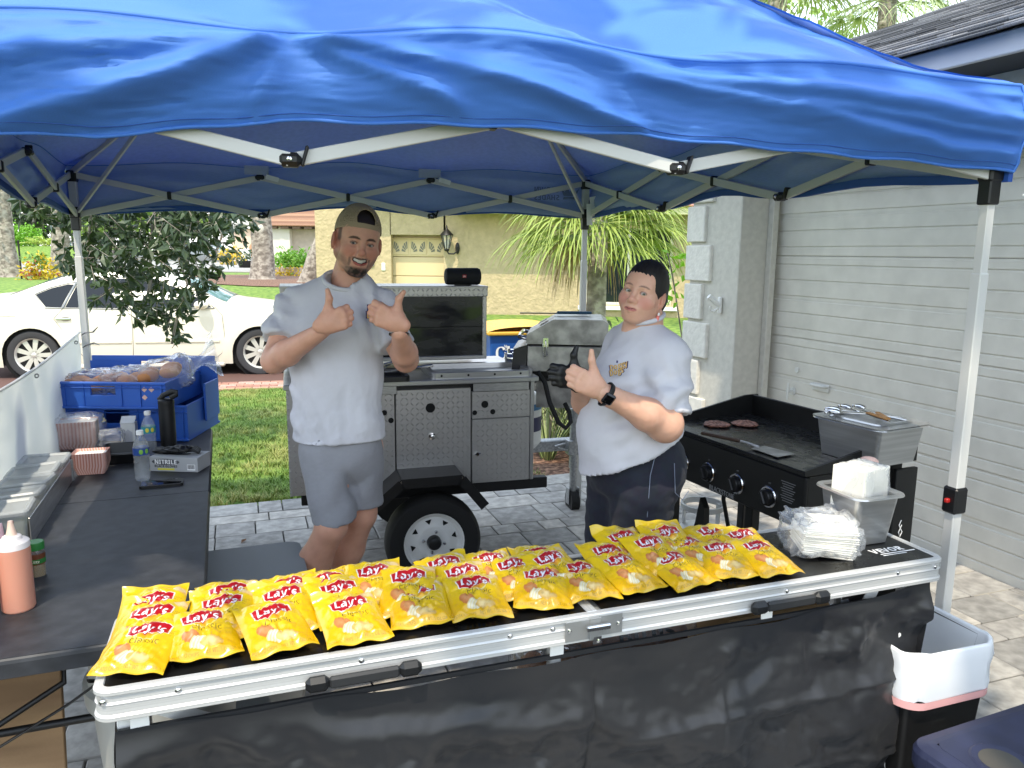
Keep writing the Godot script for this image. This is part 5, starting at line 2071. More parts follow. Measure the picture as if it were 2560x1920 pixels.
	var tl := [["spatula", "steel turner with a wooden handle leaning across the cart's counter", v3(-0.25, 0.03, -0.16), v3(-0.05, 0.13, -0.30)], ["spatula", "long steel grill fork lying over the black frame", v3(-0.32, 0.035, -0.08), v3(0.03, 0.06, -0.14)], ["tongs", "closed steel tongs beside the wooden-handled turner", v3(-0.36, 0.034, -0.20), v3(-0.10, 0.09, -0.18)]]
	for k in 3:
		var o := thing(tl[k][0], tl[k][1], "grill tool", cf.origin, 0.279)
		b2 = B.new()
		var a: Vector3 = tl[k][2]
		var c: Vector3 = tl[k][3]
		b2.bar(a, a.lerp(c, 0.55), 0.016, 0.004, 0.001)
		if k == 0:
			b2.bar(a + (a - c).normalized() * 0.09, a, 0.075, 0.003)
		part("blade", b2, st, o)
		b2 = B.new()
		b2.bar(a.lerp(c, 0.55), c, 0.022, 0.014, 0.004)
		part("handle", b2, mt("wood_handle", Color("7a5a3c"), 0.6) if k == 0 else M.chrome, o)
	# loudspeaker
	var sp := thing("speaker", "black cylindrical bluetooth speaker standing on the cart's cabinet", "speaker", cf * v3(0.283, 0.452, -0.58), 0.279)
	b2 = B.new()
	b2.at(Transform3D(Basis(v3(0, -1, 0), v3(1, 0, 0), v3(0, 0, 1)), v3(0, 0.05, 0)))
	b2.lathe([v2(0, -0.10), v2(0.03, -0.103), v2(0.043, -0.098), v2(0.048, -0.085), v2(0.049, 0.085), v2(0.043, 0.098), v2(0.03, 0.103), v2(0, 0.10)], 28)
	part("body", b2, mt("speaker_cloth", Color("15171a"), 0.75), sp)
	b2 = B.new()
	b2.box(v3(0, 0.052, 0.049), v3(0.022, 0.017, 0.004), 0.001)
	part("badge", b2, mt("badge_red", Color("b5272b"), 0.5), sp)
	text_on(sp, "print", "JBL", 0.008, v3(0, 0.052, 0.0515), Basis(), M.white_ink)
	b2 = B.new()
	b2.box(v3(0, 0.004, 0), v3(0.10, 0.008, 0.04), 0.003)
	part("foot", b2, M.black_plastic, sp)
	# propane bottle on the tongue
	var pt := thing("propane_bottle", "white propane cylinder with a dark blue label on the trailer tongue", "propane tank", Transform3D(Basis(UP, 0.279), v3(-0.40, 0, -3.786)) * v3(0.70, 0.48, -0.80), 0.279)
	b2 = B.new()
	b2.lathe([v2(0, 0.0), v2(0.10, 0.0), v2(0.135, 0.04), v2(0.135, 0.30), v2(0.10, 0.355), v2(0, 0.37)], 28)
	part("cylinder", b2, mt("tank_white", Color("d5d6d4"), 0.4), pt)
	b2 = B.new()
	b2.lathe([v2(0.136, 0.12), v2(0.136, 0.21)], 28)
	part("label", b2, mt("tank_navy", Color("272a52"), 0.5), pt)
	b2 = B.new()
	b2.lathe([v2(0.136, 0.255), v2(0.136, 0.295)], 28)
	part("label_band", b2, mt("tank_blue", Color("2e6f9e"), 0.5), pt)
	b2 = B.new()
	b2.lathe([v2(0.085, 0.35), v2(0.085, 0.45), v2(0.082, 0.45), v2(0.082, 0.35)], 24)
	part("collar", b2, M.tank_white, pt)
	# recycling cart and stacked tyres behind
	var rb := thing("recycling_bin", "blue wheeled recycling bin with a yellow lid behind the grill", "recycling bin", v3(0.05, -0.03, -7.5), 0.25)
	part("body", tub(rb, 0.72, 0.72, 0.98, 0.86), mt("bin_blue", Color("2157a4"), 0.5), rb)
	b2 = B.new()
	var P := PackedVector3Array()
	for i in 13:
		for j in 9:
			var u := i / 6.0 - 1.0
			var v := j / 4.0 - 1.0
			P.append(v3(u * 0.38, 0.985 + 0.09 * sqrt(maxf(0.0, 1.0 - u * u * 0.9)) * (1.0 - 0.3 * v * v), v * 0.39))
	b2.grid(12, 8, P, PackedVector2Array(), false, true)
	b2.box(v3(0, 0.985, 0), v3(0.77, 0.035, 0.79), 0.01)
	part("lid", b2, mt("lid_yellow", Color("dba93a"), 0.5), rb)
	text_on(rb, "print", "Clearwater", 0.11, v3(0.12, 0.80, 0.365), Basis(Vector3.RIGHT, -0.05), M.white_ink, true, true)
	text_on(rb, "print", "CITY OF", 0.032, v3(-0.205, 0.80, 0.365), Basis(Vector3.BACK, PI / 2), M.white_ink)
	for k in 3:
		b2 = B.new()
		var path := []
		for i in 17:
			path.append(v3(-0.19 + i * 0.03, 0.715 - k * 0.022 + 0.008 * sin(i * 1.5), 0.358))
		b2.tube(path, 0.006, 5, true, 0.4)
		part("print_wave", b2, M.white_ink, rb)
	for k in 3:
		var ty := thing("stacked_tyre", ["worn black tyre, lowest of the stack behind the grill", "worn black tyre, middle of the stack behind the grill", "worn black tyre, topmost of the stack behind the grill"][k], "tyre", v3(0.44 + 0.02 * (k % 2), 0.42 + 0.17 * k, -6.7), k * 1.1, "stack of old tyres")
		b2 = B.new()
		b2.lathe([v2(0.20, 0.01), v2(0.22, 0.0), v2(0.29, 0.0), v2(0.315, 0.02), v2(0.325, 0.05), v2(0.315, 0.06), v2(0.325, 0.068), v2(0.325, 0.10), v2(0.315, 0.108), v2(0.325, 0.116), v2(0.315, 0.15), v2(0.29, 0.168), v2(0.22, 0.168), v2(0.20, 0.16), v2(0.205, 0.08)], 36)
		part("tread", b2, mt("old_rubber", Color("3b3b3a"), 0.8), ty)
	var cr := thing("block_plinth", "grey concrete block under the stacked tyres", "block", v3(0.45, 0, -6.7), 0.2)
	b2 = B.new()
	b2.box(v3(0, 0.21, 0), v3(0.5, 0.42, 0.4), 0.01)
	part("block", b2, M.concrete, cr)

const GR_AT := Vector3(1.102, 0, -2.774)
const GR_YAW := -1.14

func on_gr(x: float, y: float, z: float) -> Vector3:
	return Transform3D(Basis(UP, GR_YAW), GR_AT) * v3(x, y, z)

func make_griddle() -> void:
	var t := thing("griddle", "black flat-top gas griddle on a stand in front of the garage door", "griddle", GR_AT, GR_YAW)
	var blk := mt("griddle_black", Color("0d0e0f"), 0.45, 0.0, noise_tex(110, 128, 0.05, 0.7, 1.0), 2.0)
	var plate := mt("griddle_plate", Color("17181a"), 0.36, 0.2)
	plate.roughness_texture = noise_tex(111, 256, 0.03, 0.55, 1.0, 5, FastNoiseLite.TYPE_SIMPLEX, 2.0)
	var L := 0.92
	var D := 0.56
	var b := B.new()
	b.box(v3(-L / 2, 0.89, -D / 2), v3(L, 0.02, D), 0.003)
	part("cook_plate", b, plate, t)
	b = B.new()
	b.box(v3(-L / 2, 0.945, -D), v3(L, 0.11, 0.012), 0.003)
	part("back_splash", b, blk, t)
	b = B.new()
	b.prism(PackedVector2Array([v2(-0.01, 0.885), v2(D + 0.03, 0.885), v2(D + 0.03, 1.0), v2(D - 0.05, 1.0), v2(-0.01, 0.905)]), -0.006, 0.006)
	for x in [-L, 0.0]:
		var o := part("side_splash", b, blk, t)
		o.transform = Transform3D(Basis(Vector3.FORWARD, UP, Vector3.RIGHT), v3(x, 0, 0))
	b = B.new()
	b.box(v3(-L / 2, 0.774, -0.012), v3(L + 0.004, 0.208, 0.02), 0.006)
	part("front_panel", b, blk, t)
	b = B.new()
	b.box(v3(-L / 2, 0.80, -D / 2), v3(L - 0.02, 0.15, D - 0.06))
	part("burner_box", b, blk, t)
	for x in [-0.735, -0.555, -0.369, -0.182]:
		b = B.new()
		b.at(Transform3D(Basis(Vector3.RIGHT, Vector3.BACK, Vector3.DOWN), v3(x, 0.75, -0.002)))
		b.lathe([v2(0.043, 0), v2(0.045, 0.006), v2(0.042, 0.010), v2(0.036, 0.010), v2(0.035, 0.004)], 28)
		part("bezel", b, M.chrome, t)
		b = B.new()
		b.at(Transform3D(Basis(Vector3.RIGHT, Vector3.BACK, Vector3.DOWN), v3(x, 0.75, -0.002)))
		b.lathe([v2(0.033, 0), v2(0.032, 0.026), v2(0.028, 0.030), v2(0, 0.030)], 24)
		b.box(v3(0, 0.032, 0), v3(0.014, 0.016, 0.056), 0.004, Basis(UP, 0.5))
		part("knob", b, M.black_plastic, t)
		text_on(t, "print", "OFF", 0.006, v3(x, 0.806, -0.0012), Basis(), mt("faint_ink", Color("77787a"), 0.6), false)
	text_on(t, "print", "BLACKSTONE", 0.020, v3(-0.462, 0.687, -0.0012), Basis(), mt("brand_ink", Color("a9aaab"), 0.5), false)
	for k in 9:
		b = B.new()
		b.box(v3(-0.085, 0.835 - k * 0.0095, -0.0014), v3(0.075 - 0.012 * (k % 3), 0.0028, 0.0006))
		part("print_line", b, M.faint_ink, t)
	# stand: legs, lower rails, grease cup side
	for x in [-L + 0.05, -0.33, -0.04]:
		for z in [-0.06, -D + 0.06]:
			b = B.new()
			b.box(v3(x, 0.36, z), v3(0.045, 0.72, 0.045), 0.004)
			part("leg", b, blk, t)
	b = B.new()
	b.box(v3(0.03, 0.70, -0.50), v3(0.02, 0.34, 0.12), 0.003)
	part("side_bracket", b, blk, t)
	b = B.new()
	b.tube([v3(0.045, 0.66, -0.485), v3(0.045, 0.64, -0.475), v3(0.045, 0.625, -0.485), v3(0.045, 0.61, -0.495), v3(0.045, 0.59, -0.485), v3(0.045, 0.61, -0.475), v3(0.045, 0.64, -0.49)], 0.002, 5)
	part("clip", b, M.white_ink, t)
	b = B.new()
	b.box(v3(-L / 2, 0.19, -D / 2), v3(L, 0.02, D - 0.1), 0.002)
	part("shelf", b, blk, t)
	b = B.new()
	b.prism(PackedVector2Array([v2(-0.68, 0.26), v2(-0.60, 0.62), v2(-0.57, 0.58), v2(-0.55, 0.26)]), -0.03, 0.0)
	part("stand_brace", b, blk, t)
	# patties
	var pm := mt("patty", Color.WHITE, 0.6, 0.0, duo_tex(112, 128, 0.05, Color("4e2c22"), Color("a87665"), 4, 2.2, 0.15), 9.0)
	relief(pm, noise_tex(113, 128, 0.1, 0.0, 1.0), 0.4)
	for k in 2:
		var p := thing("burger_patty", ["browned burger patty on the griddle, the left one", "browned burger patty on the griddle, the right one nearer the back splash"][k], "burger patty", on_gr([-0.757, -0.715][k], 0.901, [-0.20, -0.335][k]), k * 1.3, "burger patties on the griddle")
		b = B.new()
		var P := PackedVector3Array()
		for i in 33:
			var a := -TAU * (i % 32) / 32
			for j in 9:
				var q := -PI / 2 + PI * j / 8
				var r := 0.062 * pow(cos(q), 0.4) * (1.0 + 0.06 * sin(a * 3 + k) + 0.03 * sin(a * 7))
				P.append(v3(r * cos(a), 0.008 + 0.008 * sin(q) + 0.001 * sin(a * 9 + j), r * sin(a)))
		b.grid(32, 8, P, PackedVector2Array(), true)
		part("patty", b, pm, p)
	# turner
	var s := thing("turner", "steel griddle turner with a dark wooden handle resting on the plate edge", "spatula", on_gr(0, 0.902, 0), GR_YAW)
	b = B.new()
	b.prism(PackedVector2Array([v2(-0.32, 0.02), v2(-0.33, 0.10), v2(-0.18, 0.125), v2(-0.17, 0.02)]), 0.0, 0.002)
	var bl := part("blade", b, M.old_steel, s)
	bl.transform = Transform3D(Basis(Vector3.RIGHT, Vector3.FORWARD, UP), v3(-0.02, 0.004, -0.02))
	b = B.new()
	b.tube([v3(-0.335, 0.006, -0.075), v3(-0.38, 0.02, -0.045), v3(-0.41, 0.022, -0.03)], [0.008, 0.005, 0.006], 8)
	part("shank", b, M.steel, s)
	b = B.new()
	b.bar(v3(-0.40, 0.023, -0.034), v3(-0.56, 0.03, 0.045), 0.024, 0.014, 0.005)
	part("handle", b, mt("dark_wood", Color("3a2a1e"), 0.5), s)
	# big steel pan with lid and two tongs
	var pan := thing("hotel_pan", "deep stainless pan with a flat lid standing at the griddle's right end", "pan", on_gr(-0.07, 0.902, -0.395), GR_YAW + 0.05)
	part("tub", tub(pan, 0.30, 0.27, 0.150, 0.86), M.steel, pan)
	part("rim", ring(rrect(0.30, 0.27, 0.03, 4), [v2(-0.012, 0.150), v2(0.0, 0.153), v2(0.022, 0.153), v2(0.024, 0.149), v2(0.0, 0.147)]), M.steel, pan)
	var lid := slab(rrect(0.335, 0.305, 0.03, 4), 0.155, 0.158)
	var lo := part("lid", lid, M.steel, pan)
	part("lid_panel", ring(rrect(0.25, 0.22, 0.03, 4), [v2(0.0, 0.159), v2(-0.008, 0.164), v2(-0.02, 0.164), v2(-0.026, 0.160)]), M.steel, lo)
	for k in 2:
		var to := thing("tongs", ["steel tongs with wooden grips lying on the pan lid", "plain steel tongs with scalloped tips crossing the pan lid"][k], "tongs", on_gr(-0.07, 1.064, -0.395), GR_YAW + [-0.35, 0.75][k], "tongs on the pan lid")
		for sd in [-1.0, 1.0]:
			b = B.new()
			b.bar(v3(0.13 - 0.02 * k, 0.012, 0.0), v3(-0.02, 0.014 + 0.004 * sd, 0.024 * sd), 0.016, 0.003)
			b.bar(v3(-0.02, 0.014 + 0.004 * sd, 0.024 * sd), v3(-0.11, 0.016, 0.03 * sd), 0.014, 0.003)
			part("arm", b, M.chrome, to)
			b = B.new()
			b.ball(v3(-0.135, 0.018, 0.03 * sd), v3(0.034, 0.010, 0.022), 12)
			for j in 4:
				b.ball(v3(-0.165, 0.014, 0.03 * sd - 0.015 + j * 0.01), v3(0.008, 0.006, 0.006), 6)
			part("tip", b, M.chrome, to)
			if k == 0:
				b = B.new()
				b.bar(v3(0.125, 0.02, 0.003 * sd), v3(0.01, 0.022, 0.021 * sd), 0.018, 0.008, 0.003)
				part("grip", b, mt("light_wood", Color("a6763f"), 0.55), to)
	# gas bottle and its regulator below
	var g := thing("propane_bottle", "white propane cylinder with a regulator under the black griddle", "propane tank", v3(0.99, 0.006, -3.80), 0.4)
	b = B.new()
	b.lathe([v2(0, 0.0), v2(0.11, 0.0), v2(0.15, 0.05), v2(0.15, 0.24), v2(0.11, 0.30), v2(0, 0.315)], 28)
	part("cylinder", b, M.tank_white, g)
	b = B.new()
	for k in 3:
		b.box(v3(0.10 * cos(k * 2.1), 0.35, 0.10 * sin(k * 2.1)), v3(0.03, 0.13, 0.008), 0.002, Basis(UP, -k * 2.1 + PI / 2))
	b.lathe([v2(0.102, 0.40), v2(0.112, 0.405), v2(0.112, 0.43), v2(0.102, 0.43), v2(0.102, 0.40)], 28)
	part("collar", b, M.tank_white, g)
	b = B.new()
	b.tube([v3(-0.10, 0.33, 0.10), v3(-0.08, 0.34, 0.14)], [0.045, 0.04], 16)
	b.tube([v3(0, 0.31, 0), v3(0, 0.36, 0.02), v3(-0.09, 0.335, 0.11)], 0.014, 8)
	part("regulator", b, M.grey_metal, g)
	b = B.new()
	b.tube([v3(-0.05, 0.33, 0.13), v3(0.03, 0.24, 0.17), v3(0.05, 0.34, 0.15), v3(0.0, 0.5, 0.16), v3(-0.02, 0.68, 0.2)], 0.011, 8)
	part("hose", b, M.rubber, g)

func make_right() -> void:
	var F := Transform3D(Basis(UP, TABLE_YAW), TABLE_AT)
	var nap := mt("napkin", Color("ece7da"), 0.85)
	var t := thing("napkin_pan", "deep steel pan on the table's right end holding a block of napkins", "pan", F * v3(0.955, 0.0, -0.04), TABLE_YAW)
	part("tub", tub(t, 0.155, 0.165, 0.15, 0.78), M.steel, t)
	part("rim", ring(rrect(0.155, 0.165, 0.022, 4), [v2(-0.004, 0.146), v2(0.0, 0.152), v2(0.016, 0.152), v2(0.018, 0.147)]), M.steel, t)
	t = thing("napkin_block", "block of white napkins in torn film standing in the steel pan", "napkins", F * v3(0.955, 0.10, -0.04), TABLE_YAW + 0.25)
	for k in 22:
		var q := B.new()
		q.box(v3(-0.062 + k * 0.0059, 0.06 + rnd(-0.002, 0.002), rnd(-0.001, 0.001)), v3(0.0052, 0.125, 0.105), 0.0022)
		part("napkin", q, nap, t)
	part("film", film_bag(v3(0.072, 0.07, 0.062), 31, 0.008), M.film, t, v3(0.005, 0.062, 0))
	var q2 := B.new()
	q2.ball(v3(0.085, 0.115, -0.03), v3(0.03, 0.016, 0.03), 10)
	part("paper_scrap", q2, mt("scrap_pink", Color("d9b3a5"), 0.8), t)
	t = thing("napkin_bag", "open clear bag of folded white napkins lying beside the steel pan", "napkins", F * v3(0.775, 0.0, 0.02), TABLE_YAW - 0.42)
	for k in 14:
		var q := B.new()
		var w := 0.155 - 0.002 * absf(k - 7)
		q.box(v3(rnd(-0.003, 0.003) + 0.004 * (k / 7), 0.006 + k * 0.0062, rnd(-0.003, 0.003)), v3(w, 0.0056, 0.13), 0.0025, Basis(UP, rnd(-0.04, 0.04)) * Basis(Vector3.BACK, -0.10 * (1.0 - k / 16.0)))
		part("napkin", q, nap, t)
	part("bag", film_bag(v3(0.105, 0.055, 0.09), 33, 0.022), M.film, t, v3(-0.01, 0.055, 0))
	var P := PackedVector3Array()
	for i in 13:
		for j in 9:
			var u := i / 12.0
			var v := j / 8.0
			P.append(v3(lerpf(0.02, 0.13, u), lerpf(0.10, 0.125, u) * (1.0 - v * 0.6) + 0.012 * noise.get_noise_2d(u * 4, v * 5), lerpf(-0.10, -0.15, u) + 0.05 * v))
	var fb := B.new()
	fb.grid(12, 8, P)
	part("bag_flap", fb, M.film, t)
	# goods stored under the table
	t = thing("bun_bag", "brown bag of buns stored below the table's fold", "bread bag", F * v3(0.16, -0.30, -0.02), TABLE_YAW)
	for k in 4:
		var q := B.new()
		q.ball(v3(-0.12 + k * 0.085, 0.11, 0), v3(0.055, 0.075, 0.08), 14)
		part("bun", q, mt("bun_brown", Color("8a5526"), 0.6), t)
	part("wrapper", film_bag(v3(0.20, 0.10, 0.10), 41, 0.014), M.film, t, v3(0, 0.11, 0))
	text_on(t, "print", "Buns", 0.05, v3(0.02, 0.17, 0.098), Basis(Vector3.RIGHT, -0.4), M.black_satin, true, true)
	t = thing("cardboard_box", "brown cardboard box stored under the table's right half", "box", F * v3(0.60, -0.855, -0.03), TABLE_YAW)
	var q3 := B.new()
	q3.box(v3(0, 0.36, 0), v3(0.34, 0.72, 0.22), 0.004)
	part("carton", q3, mt("cardboard", Color("a98a62"), 0.8), t)
	t = thing("bun_bag", "pale bag of rolls beside the brown bun bag under the table", "bread bag", F * v3(-0.06, -0.32, 0.0), TABLE_YAW)
	part("wrapper", film_bag(v3(0.09, 0.08, 0.09), 42, 0.02), M.film, t, v3(0, 0.09, 0))
	for k in 2:
		var q := B.new()
		q.ball(v3(-0.04 + k * 0.08, 0.08, 0), v3(0.045, 0.06, 0.06), 14)
		part("bun", q, M.bun_crust, t)
	t = thing("crate_stand", "black plastic crate carrying the bags under the table", "crate", F * v3(0.05, -0.855, -0.02), TABLE_YAW)
	q3 = B.new()
	q3.box(v3(0, 0.275, 0), v3(0.56, 0.55, 0.24), 0.006)
	part("crate", q3, M.black_plastic, t)
	# bin with a turned-over white liner
	t = thing("trash_can", "black trash can with a white liner folded over its rim", "trash can", v3(1.215, 0.006, -2.19), TABLE_YAW)
	part("body", tub(t, 0.31, 0.34, 0.585, 0.8), M.black_satin, t)
	var lm := mt("liner", Color(0.93, 0.94, 0.95), 0.4)
	lm.backlight_enabled = true
	lm.backlight = Color(0.5, 0.5, 0.5)
	var rr := rrect(0.325, 0.355, 0.06, 8)
	var m := B.new()
	P = PackedVector3Array()
	var rows := [[0.004, 0.452, 1], [0.007, 0.48, 1], [0.006, 0.52, 1], [0.010, 0.56, 1], [0.008, 0.592, 0], [0.0, 0.60, 0], [-0.008, 0.592, 0], [-0.022, 0.52, 1], [-0.036, 0.40, 1], [-0.052, 0.25, 1]]
	for i in rr.size() + 1:
		var p := rr[i % rr.size()]
		var o := p.normalized()
		for r in rows:
			var wv: float = 0.004 * sin(i * 2.3 + r[1] * 40.0) * r[2] + 0.003 * sin(i * 0.9 + r[1] * 60.0) * r[2]
			P.append(v3(p.x + o.x * (r[0] + wv), r[1] + 0.004 * sin(i * 0.7), p.y + o.y * (r[0] + wv)))
	m.grid(rr.size(), rows.size() - 1, P, PackedVector2Array(), true, true)
	part("liner", m, lm, t)
	part("draw_tape", ring(rr, [v2(0.0075, 0.432), v2(0.008, 0.455)]), mt("tape_pink", Color("d9a3a0"), 0.5), t)
	q3 = B.new()
	q3.box(v3(0.03, 0.43, 0.03), v3(0.09, 0.04, 0.003), 0.001, Basis(UP, 0.5) * Basis(Vector3.RIGHT, 0.7))
	part("rubbish", q3, M.black_satin, t)
	q3 = B.new()
	q3.ball(v3(0, 0.36, 0), v3(0.13, 0.05, 0.14), 14)
	part("rubbish", q3, lm, t)
	# cooler in the corner
	var bl := mt("cooler_blue", Color("2b304c"), 0.5, 0.0, noise_tex(115, 128, 0.03, 0.85, 1.0), 2.0)
	relief(bl, noise_tex(116, 128, 0.3, 0.3, 0.7), 0.03)
	t = thing("cooler", "navy blue lidded cooler in the bottom right corner", "cooler", v3(1.05, 0, -1.84) + Basis(UP, 0.40) * v3(0.40, 0, 0.24), 0.40)
	part("body", tub(t, 0.74, 0.44, 0.40, 0.92), M.white_plastic, t, v3(0, 0.006, 0))
	part("lid_side", ring(rrect(0.80, 0.48, 0.05, 6), [v2(0.0, 0.38), v2(0.004, 0.39), v2(0.004, 0.425), v2(-0.004, 0.44), v2(-0.03, 0.447), v2(-0.05, 0.449)]), bl, t)
	part("lid_top", slab(rrect(0.71, 0.39, 0.03, 6), 0.44, 0.449), bl, t)
	part("cup_ring", ring(el_at(-0.26, -0.08, 0.062, 0.062), [v2(0.01, 0.4492), v2(0.004, 0.453), v2(-0.002, 0.452), v2(-0.012, 0.4492)]), bl, t)
	part("cup_floor", slab(el_at(-0.26, -0.08, 0.05, 0.05), 0.4490, 0.4496), mt("cooler_dust", Color("4a4741"), 0.8), t)
	q3 = B.new()
	q3.box(v3(-0.385, 0.41, -0.12), v3(0.04, 0.05, 0.12), 0.008)
	part("lid_tab", q3, bl, t)

# ---------- a signed distance field on a grid, meshed with surface nets ----------
class Sdf:
	var o: Vector3
	var h: float
	var nx: int
	var ny: int
	var nz: int
	var f := PackedFloat32Array()
	func _init(lo: Vector3, hi: Vector3, step: float) -> void:
		o = lo
		h = step
		nx = int((hi.x - lo.x) / h) + 2
		ny = int((hi.y - lo.y) / h) + 2
		nz = int((hi.z - lo.z) / h) + 2
		f.resize(nx * ny * nz)
		f.fill(1.0)
	func lim(a: Vector3, b: Vector3) -> Array[int]:
		var r: Array[int] = [clampi(int((a.x - o.x) / h), 0, nx - 1), clampi(int((a.y - o.y) / h), 0, ny - 1), clampi(int((a.z - o.z) / h), 0, nz - 1), clampi(int((b.x - o.x) / h) + 1, 0, nx - 1), clampi(int((b.y - o.y) / h) + 1, 0, ny - 1), clampi(int((b.z - o.z) / h) + 1, 0, nz - 1)]
		return r
	# tapered capsule; fl: an axis along which the section is flattened by the factor flat
	func cap(a: Vector3, b: Vector3, ra: float, rb: float, k := 0.02, op := 1, fl := Vector3.ZERO, flat := 1.0, cp := Vector3.ZERO, cn := Vector3.ZERO) -> Sdf:
		var r := Vector3.ONE * (maxf(ra, rb) * maxf(1.0, flat) + k + 2.0 * h)
		var l := lim(a.min(b) - r, a.max(b) + r)
		var ba := b - a
		var bb := 1.0 / maxf(ba.dot(ba), 1e-9)
		var g := 1.0 / flat - 1.0
		for z in range(l[2], l[5] + 1):
			for y in range(l[1], l[4] + 1):
				var i := (z * ny + y) * nx + l[0]
				var p := Vector3(o.x + l[0] * h, o.y + y * h, o.z + z * h) - a
				for x in range(l[0], l[3] + 1):
					var t := clampf(p.dot(ba) * bb, 0.0, 1.0)
					var q := p - ba * t
					if g != 0.0:
						q += fl * (q.dot(fl) * g)
					var d := q.length() - lerpf(ra, rb, t)
					if cn != Vector3.ZERO:
						d = maxf(d, (p + a - cp).dot(cn))
					var c := f[i]
					if op > 0:
						var m := maxf(k - absf(c - d), 0.0)
						f[i] = minf(c, d) - m * m * 0.25 / k
					else:
						var m := maxf(k - absf(c + d), 0.0)
						f[i] = maxf(c, -d) + m * m * 0.25 / k
					i += 1
					p.x += h
		return self
	func ell(ctr: Vector3, r: Vector3, k := 0.02, op := 1, bs := Basis()) -> Sdf:
		var e := Vector3.ONE * (maxf(r.x, maxf(r.y, r.z)) + k + 2.0 * h)
		var l := lim(ctr - e, ctr + e)
		var inv := bs.transposed()
		var ir := Vector3.ONE / r
		for z in range(l[2], l[5] + 1):
			for y in range(l[1], l[4] + 1):
				var i := (z * ny + y) * nx + l[0]
				for x in range(l[0], l[3] + 1):
					var p := inv * (Vector3(o.x + x * h, o.y + y * h, o.z + z * h) - ctr)
					var q := p * ir
					var k0 := q.length()
					var k1 := (q * ir).length()
					var d := k0 * (k0 - 1.0) / maxf(k1, 1e-6)
					var c := f[i]
					if op > 0:
						var m := maxf(k - absf(c - d), 0.0)
						f[i] = minf(c, d) - m * m * 0.25 / k
					else:
						var m := maxf(k - absf(c + d), 0.0)
						f[i] = maxf(c, -d) + m * m * 0.25 / k
					i += 1
		return self
	# keeps what lies behind the plane, inside a box round p of the half size reach
	func cut(p0: Vector3, n: Vector3, reach: float) -> Sdf:
		var r := Vector3.ONE * reach
		var l := lim(p0 - r, p0 + r)
		for z in range(l[2], l[5] + 1):
			for y in range(l[1], l[4] + 1):
				var i := (z * ny + y) * nx + l[0]
				for x in range(l[0], l[3] + 1):
					var d := (Vector3(o.x + x * h, o.y + y * h, o.z + z * h) - p0).dot(n)
					f[i] = maxf(f[i], d)
					i += 1
		return self
	func mesh(color: Callable, disp: Variant = null) -> B:
		var id := PackedInt32Array()
		id.resize(nx * ny * nz)
		id.fill(-1)
		var V := PackedVector3Array()
		var F := PackedInt32Array()
		var sx := 1
		var sy := nx
		var sz := nx * ny
		var off := PackedInt32Array([0, sx, sy, sx + sy, sz, sx + sz, sy + sz, sx + sy + sz])
		var ea := [[0, 1], [2, 3], [4, 5], [6, 7], [0, 2], [1, 3], [4, 6], [5, 7], [0, 4], [1, 5], [2, 6], [3, 7]]
		for z in nz - 1:
			for y in ny - 1:
				var base := z * sz + y * sy
				for x in nx - 1:
					var i := base + x
					var m := 0
					if f[i] < 0.0: m |= 1
					if f[i + 1] < 0.0: m |= 2
					if f[i + sy] < 0.0: m |= 4
					if f[i + sy + 1] < 0.0: m |= 8
					if f[i + sz] < 0.0: m |= 16
					if f[i + sz + 1] < 0.0: m |= 32
					if f[i + sz + sy] < 0.0: m |= 64
					if f[i + sz + sy + 1] < 0.0: m |= 128
					if m == 0 or m == 255:
						continue
					var s := Vector3.ZERO
					var n := 0
					for e in ea:
						var a: int = e[0]
						var b: int = e[1]
						if ((m >> a) & 1) != ((m >> b) & 1):
							var fa := f[i + off[a]]
							var fb := f[i + off[b]]
							var t := fa / (fa - fb)
							var pa := Vector3(a & 1, (a >> 1) & 1, (a >> 2) & 1)
							var pb := Vector3(b & 1, (b >> 1) & 1, (b >> 2) & 1)
							s += pa.lerp(pb, t)
							n += 1
					id[i] = V.size()
					V.append(o + (Vector3(x, y, z) + s / n) * h)
		for z in range(1, nz - 1):
			for y in range(1, ny - 1):
				for x in range(1, nx - 1):
					var i := z * sz + y * sy + x
					if id[i] < 0:
						continue
					var a := f[i] < 0.0
					for ax in 3:
						var d1 := sx if ax == 0 else sy if ax == 1 else sz
						if a == (f[i + d1] < 0.0):
							continue
						var d2 := sy if ax == 0 else sz if ax == 1 else sx
						var d3 := sz if ax == 0 else sx if ax == 1 else sy
						var q := [id[i], id[i - d2], id[i - d2 - d3], id[i - d3]]
						if q.min() < 0:
							continue
						if a:
							F.append_array([q[0], q[1], q[2], q[0], q[2], q[3]])
						else:
							F.append_array([q[0], q[2], q[1], q[0], q[3], q[2]])
		var N := normals(V, F)
		if disp != null:
			for k in V.size():
				V[k] += N[k] * (float(disp.call(V[k], N[k])) * (1.0 - sm01(absf(N[k].y))))
			N = normals(V, F)
		var b := B.new()
		b.v = V
		b.n = N
		b.u.resize(V.size())
		b.c.resize(V.size())
		for k in V.size():
			b.c[k] = color.call(V[k], N[k])
		b.ix.resize(F.size())
		for k in range(0, F.size(), 3):
			b.ix[k] = F[k]
			b.ix[k + 1] = F[k + 2]
			b.ix[k + 2] = F[k + 1]
		return b
	func sm01(x: float) -> float:
		return smoothstep(0.75, 0.95, x)
	func normals(V: PackedVector3Array, F: PackedInt32Array) -> PackedVector3Array:
		var N := PackedVector3Array()
		N.resize(V.size())
		for k in range(0, F.size(), 3):
			var q := (V[F[k + 1]] - V[F[k]]).cross(V[F[k + 2]] - V[F[k]])
			N[F[k]] += q
			N[F[k + 1]] += q
			N[F[k + 2]] += q
		for k in N.size():
			N[k] = N[k].normalized()
		return N

func lc(h: String) -> Color:
	return Color(h).srgb_to_linear()

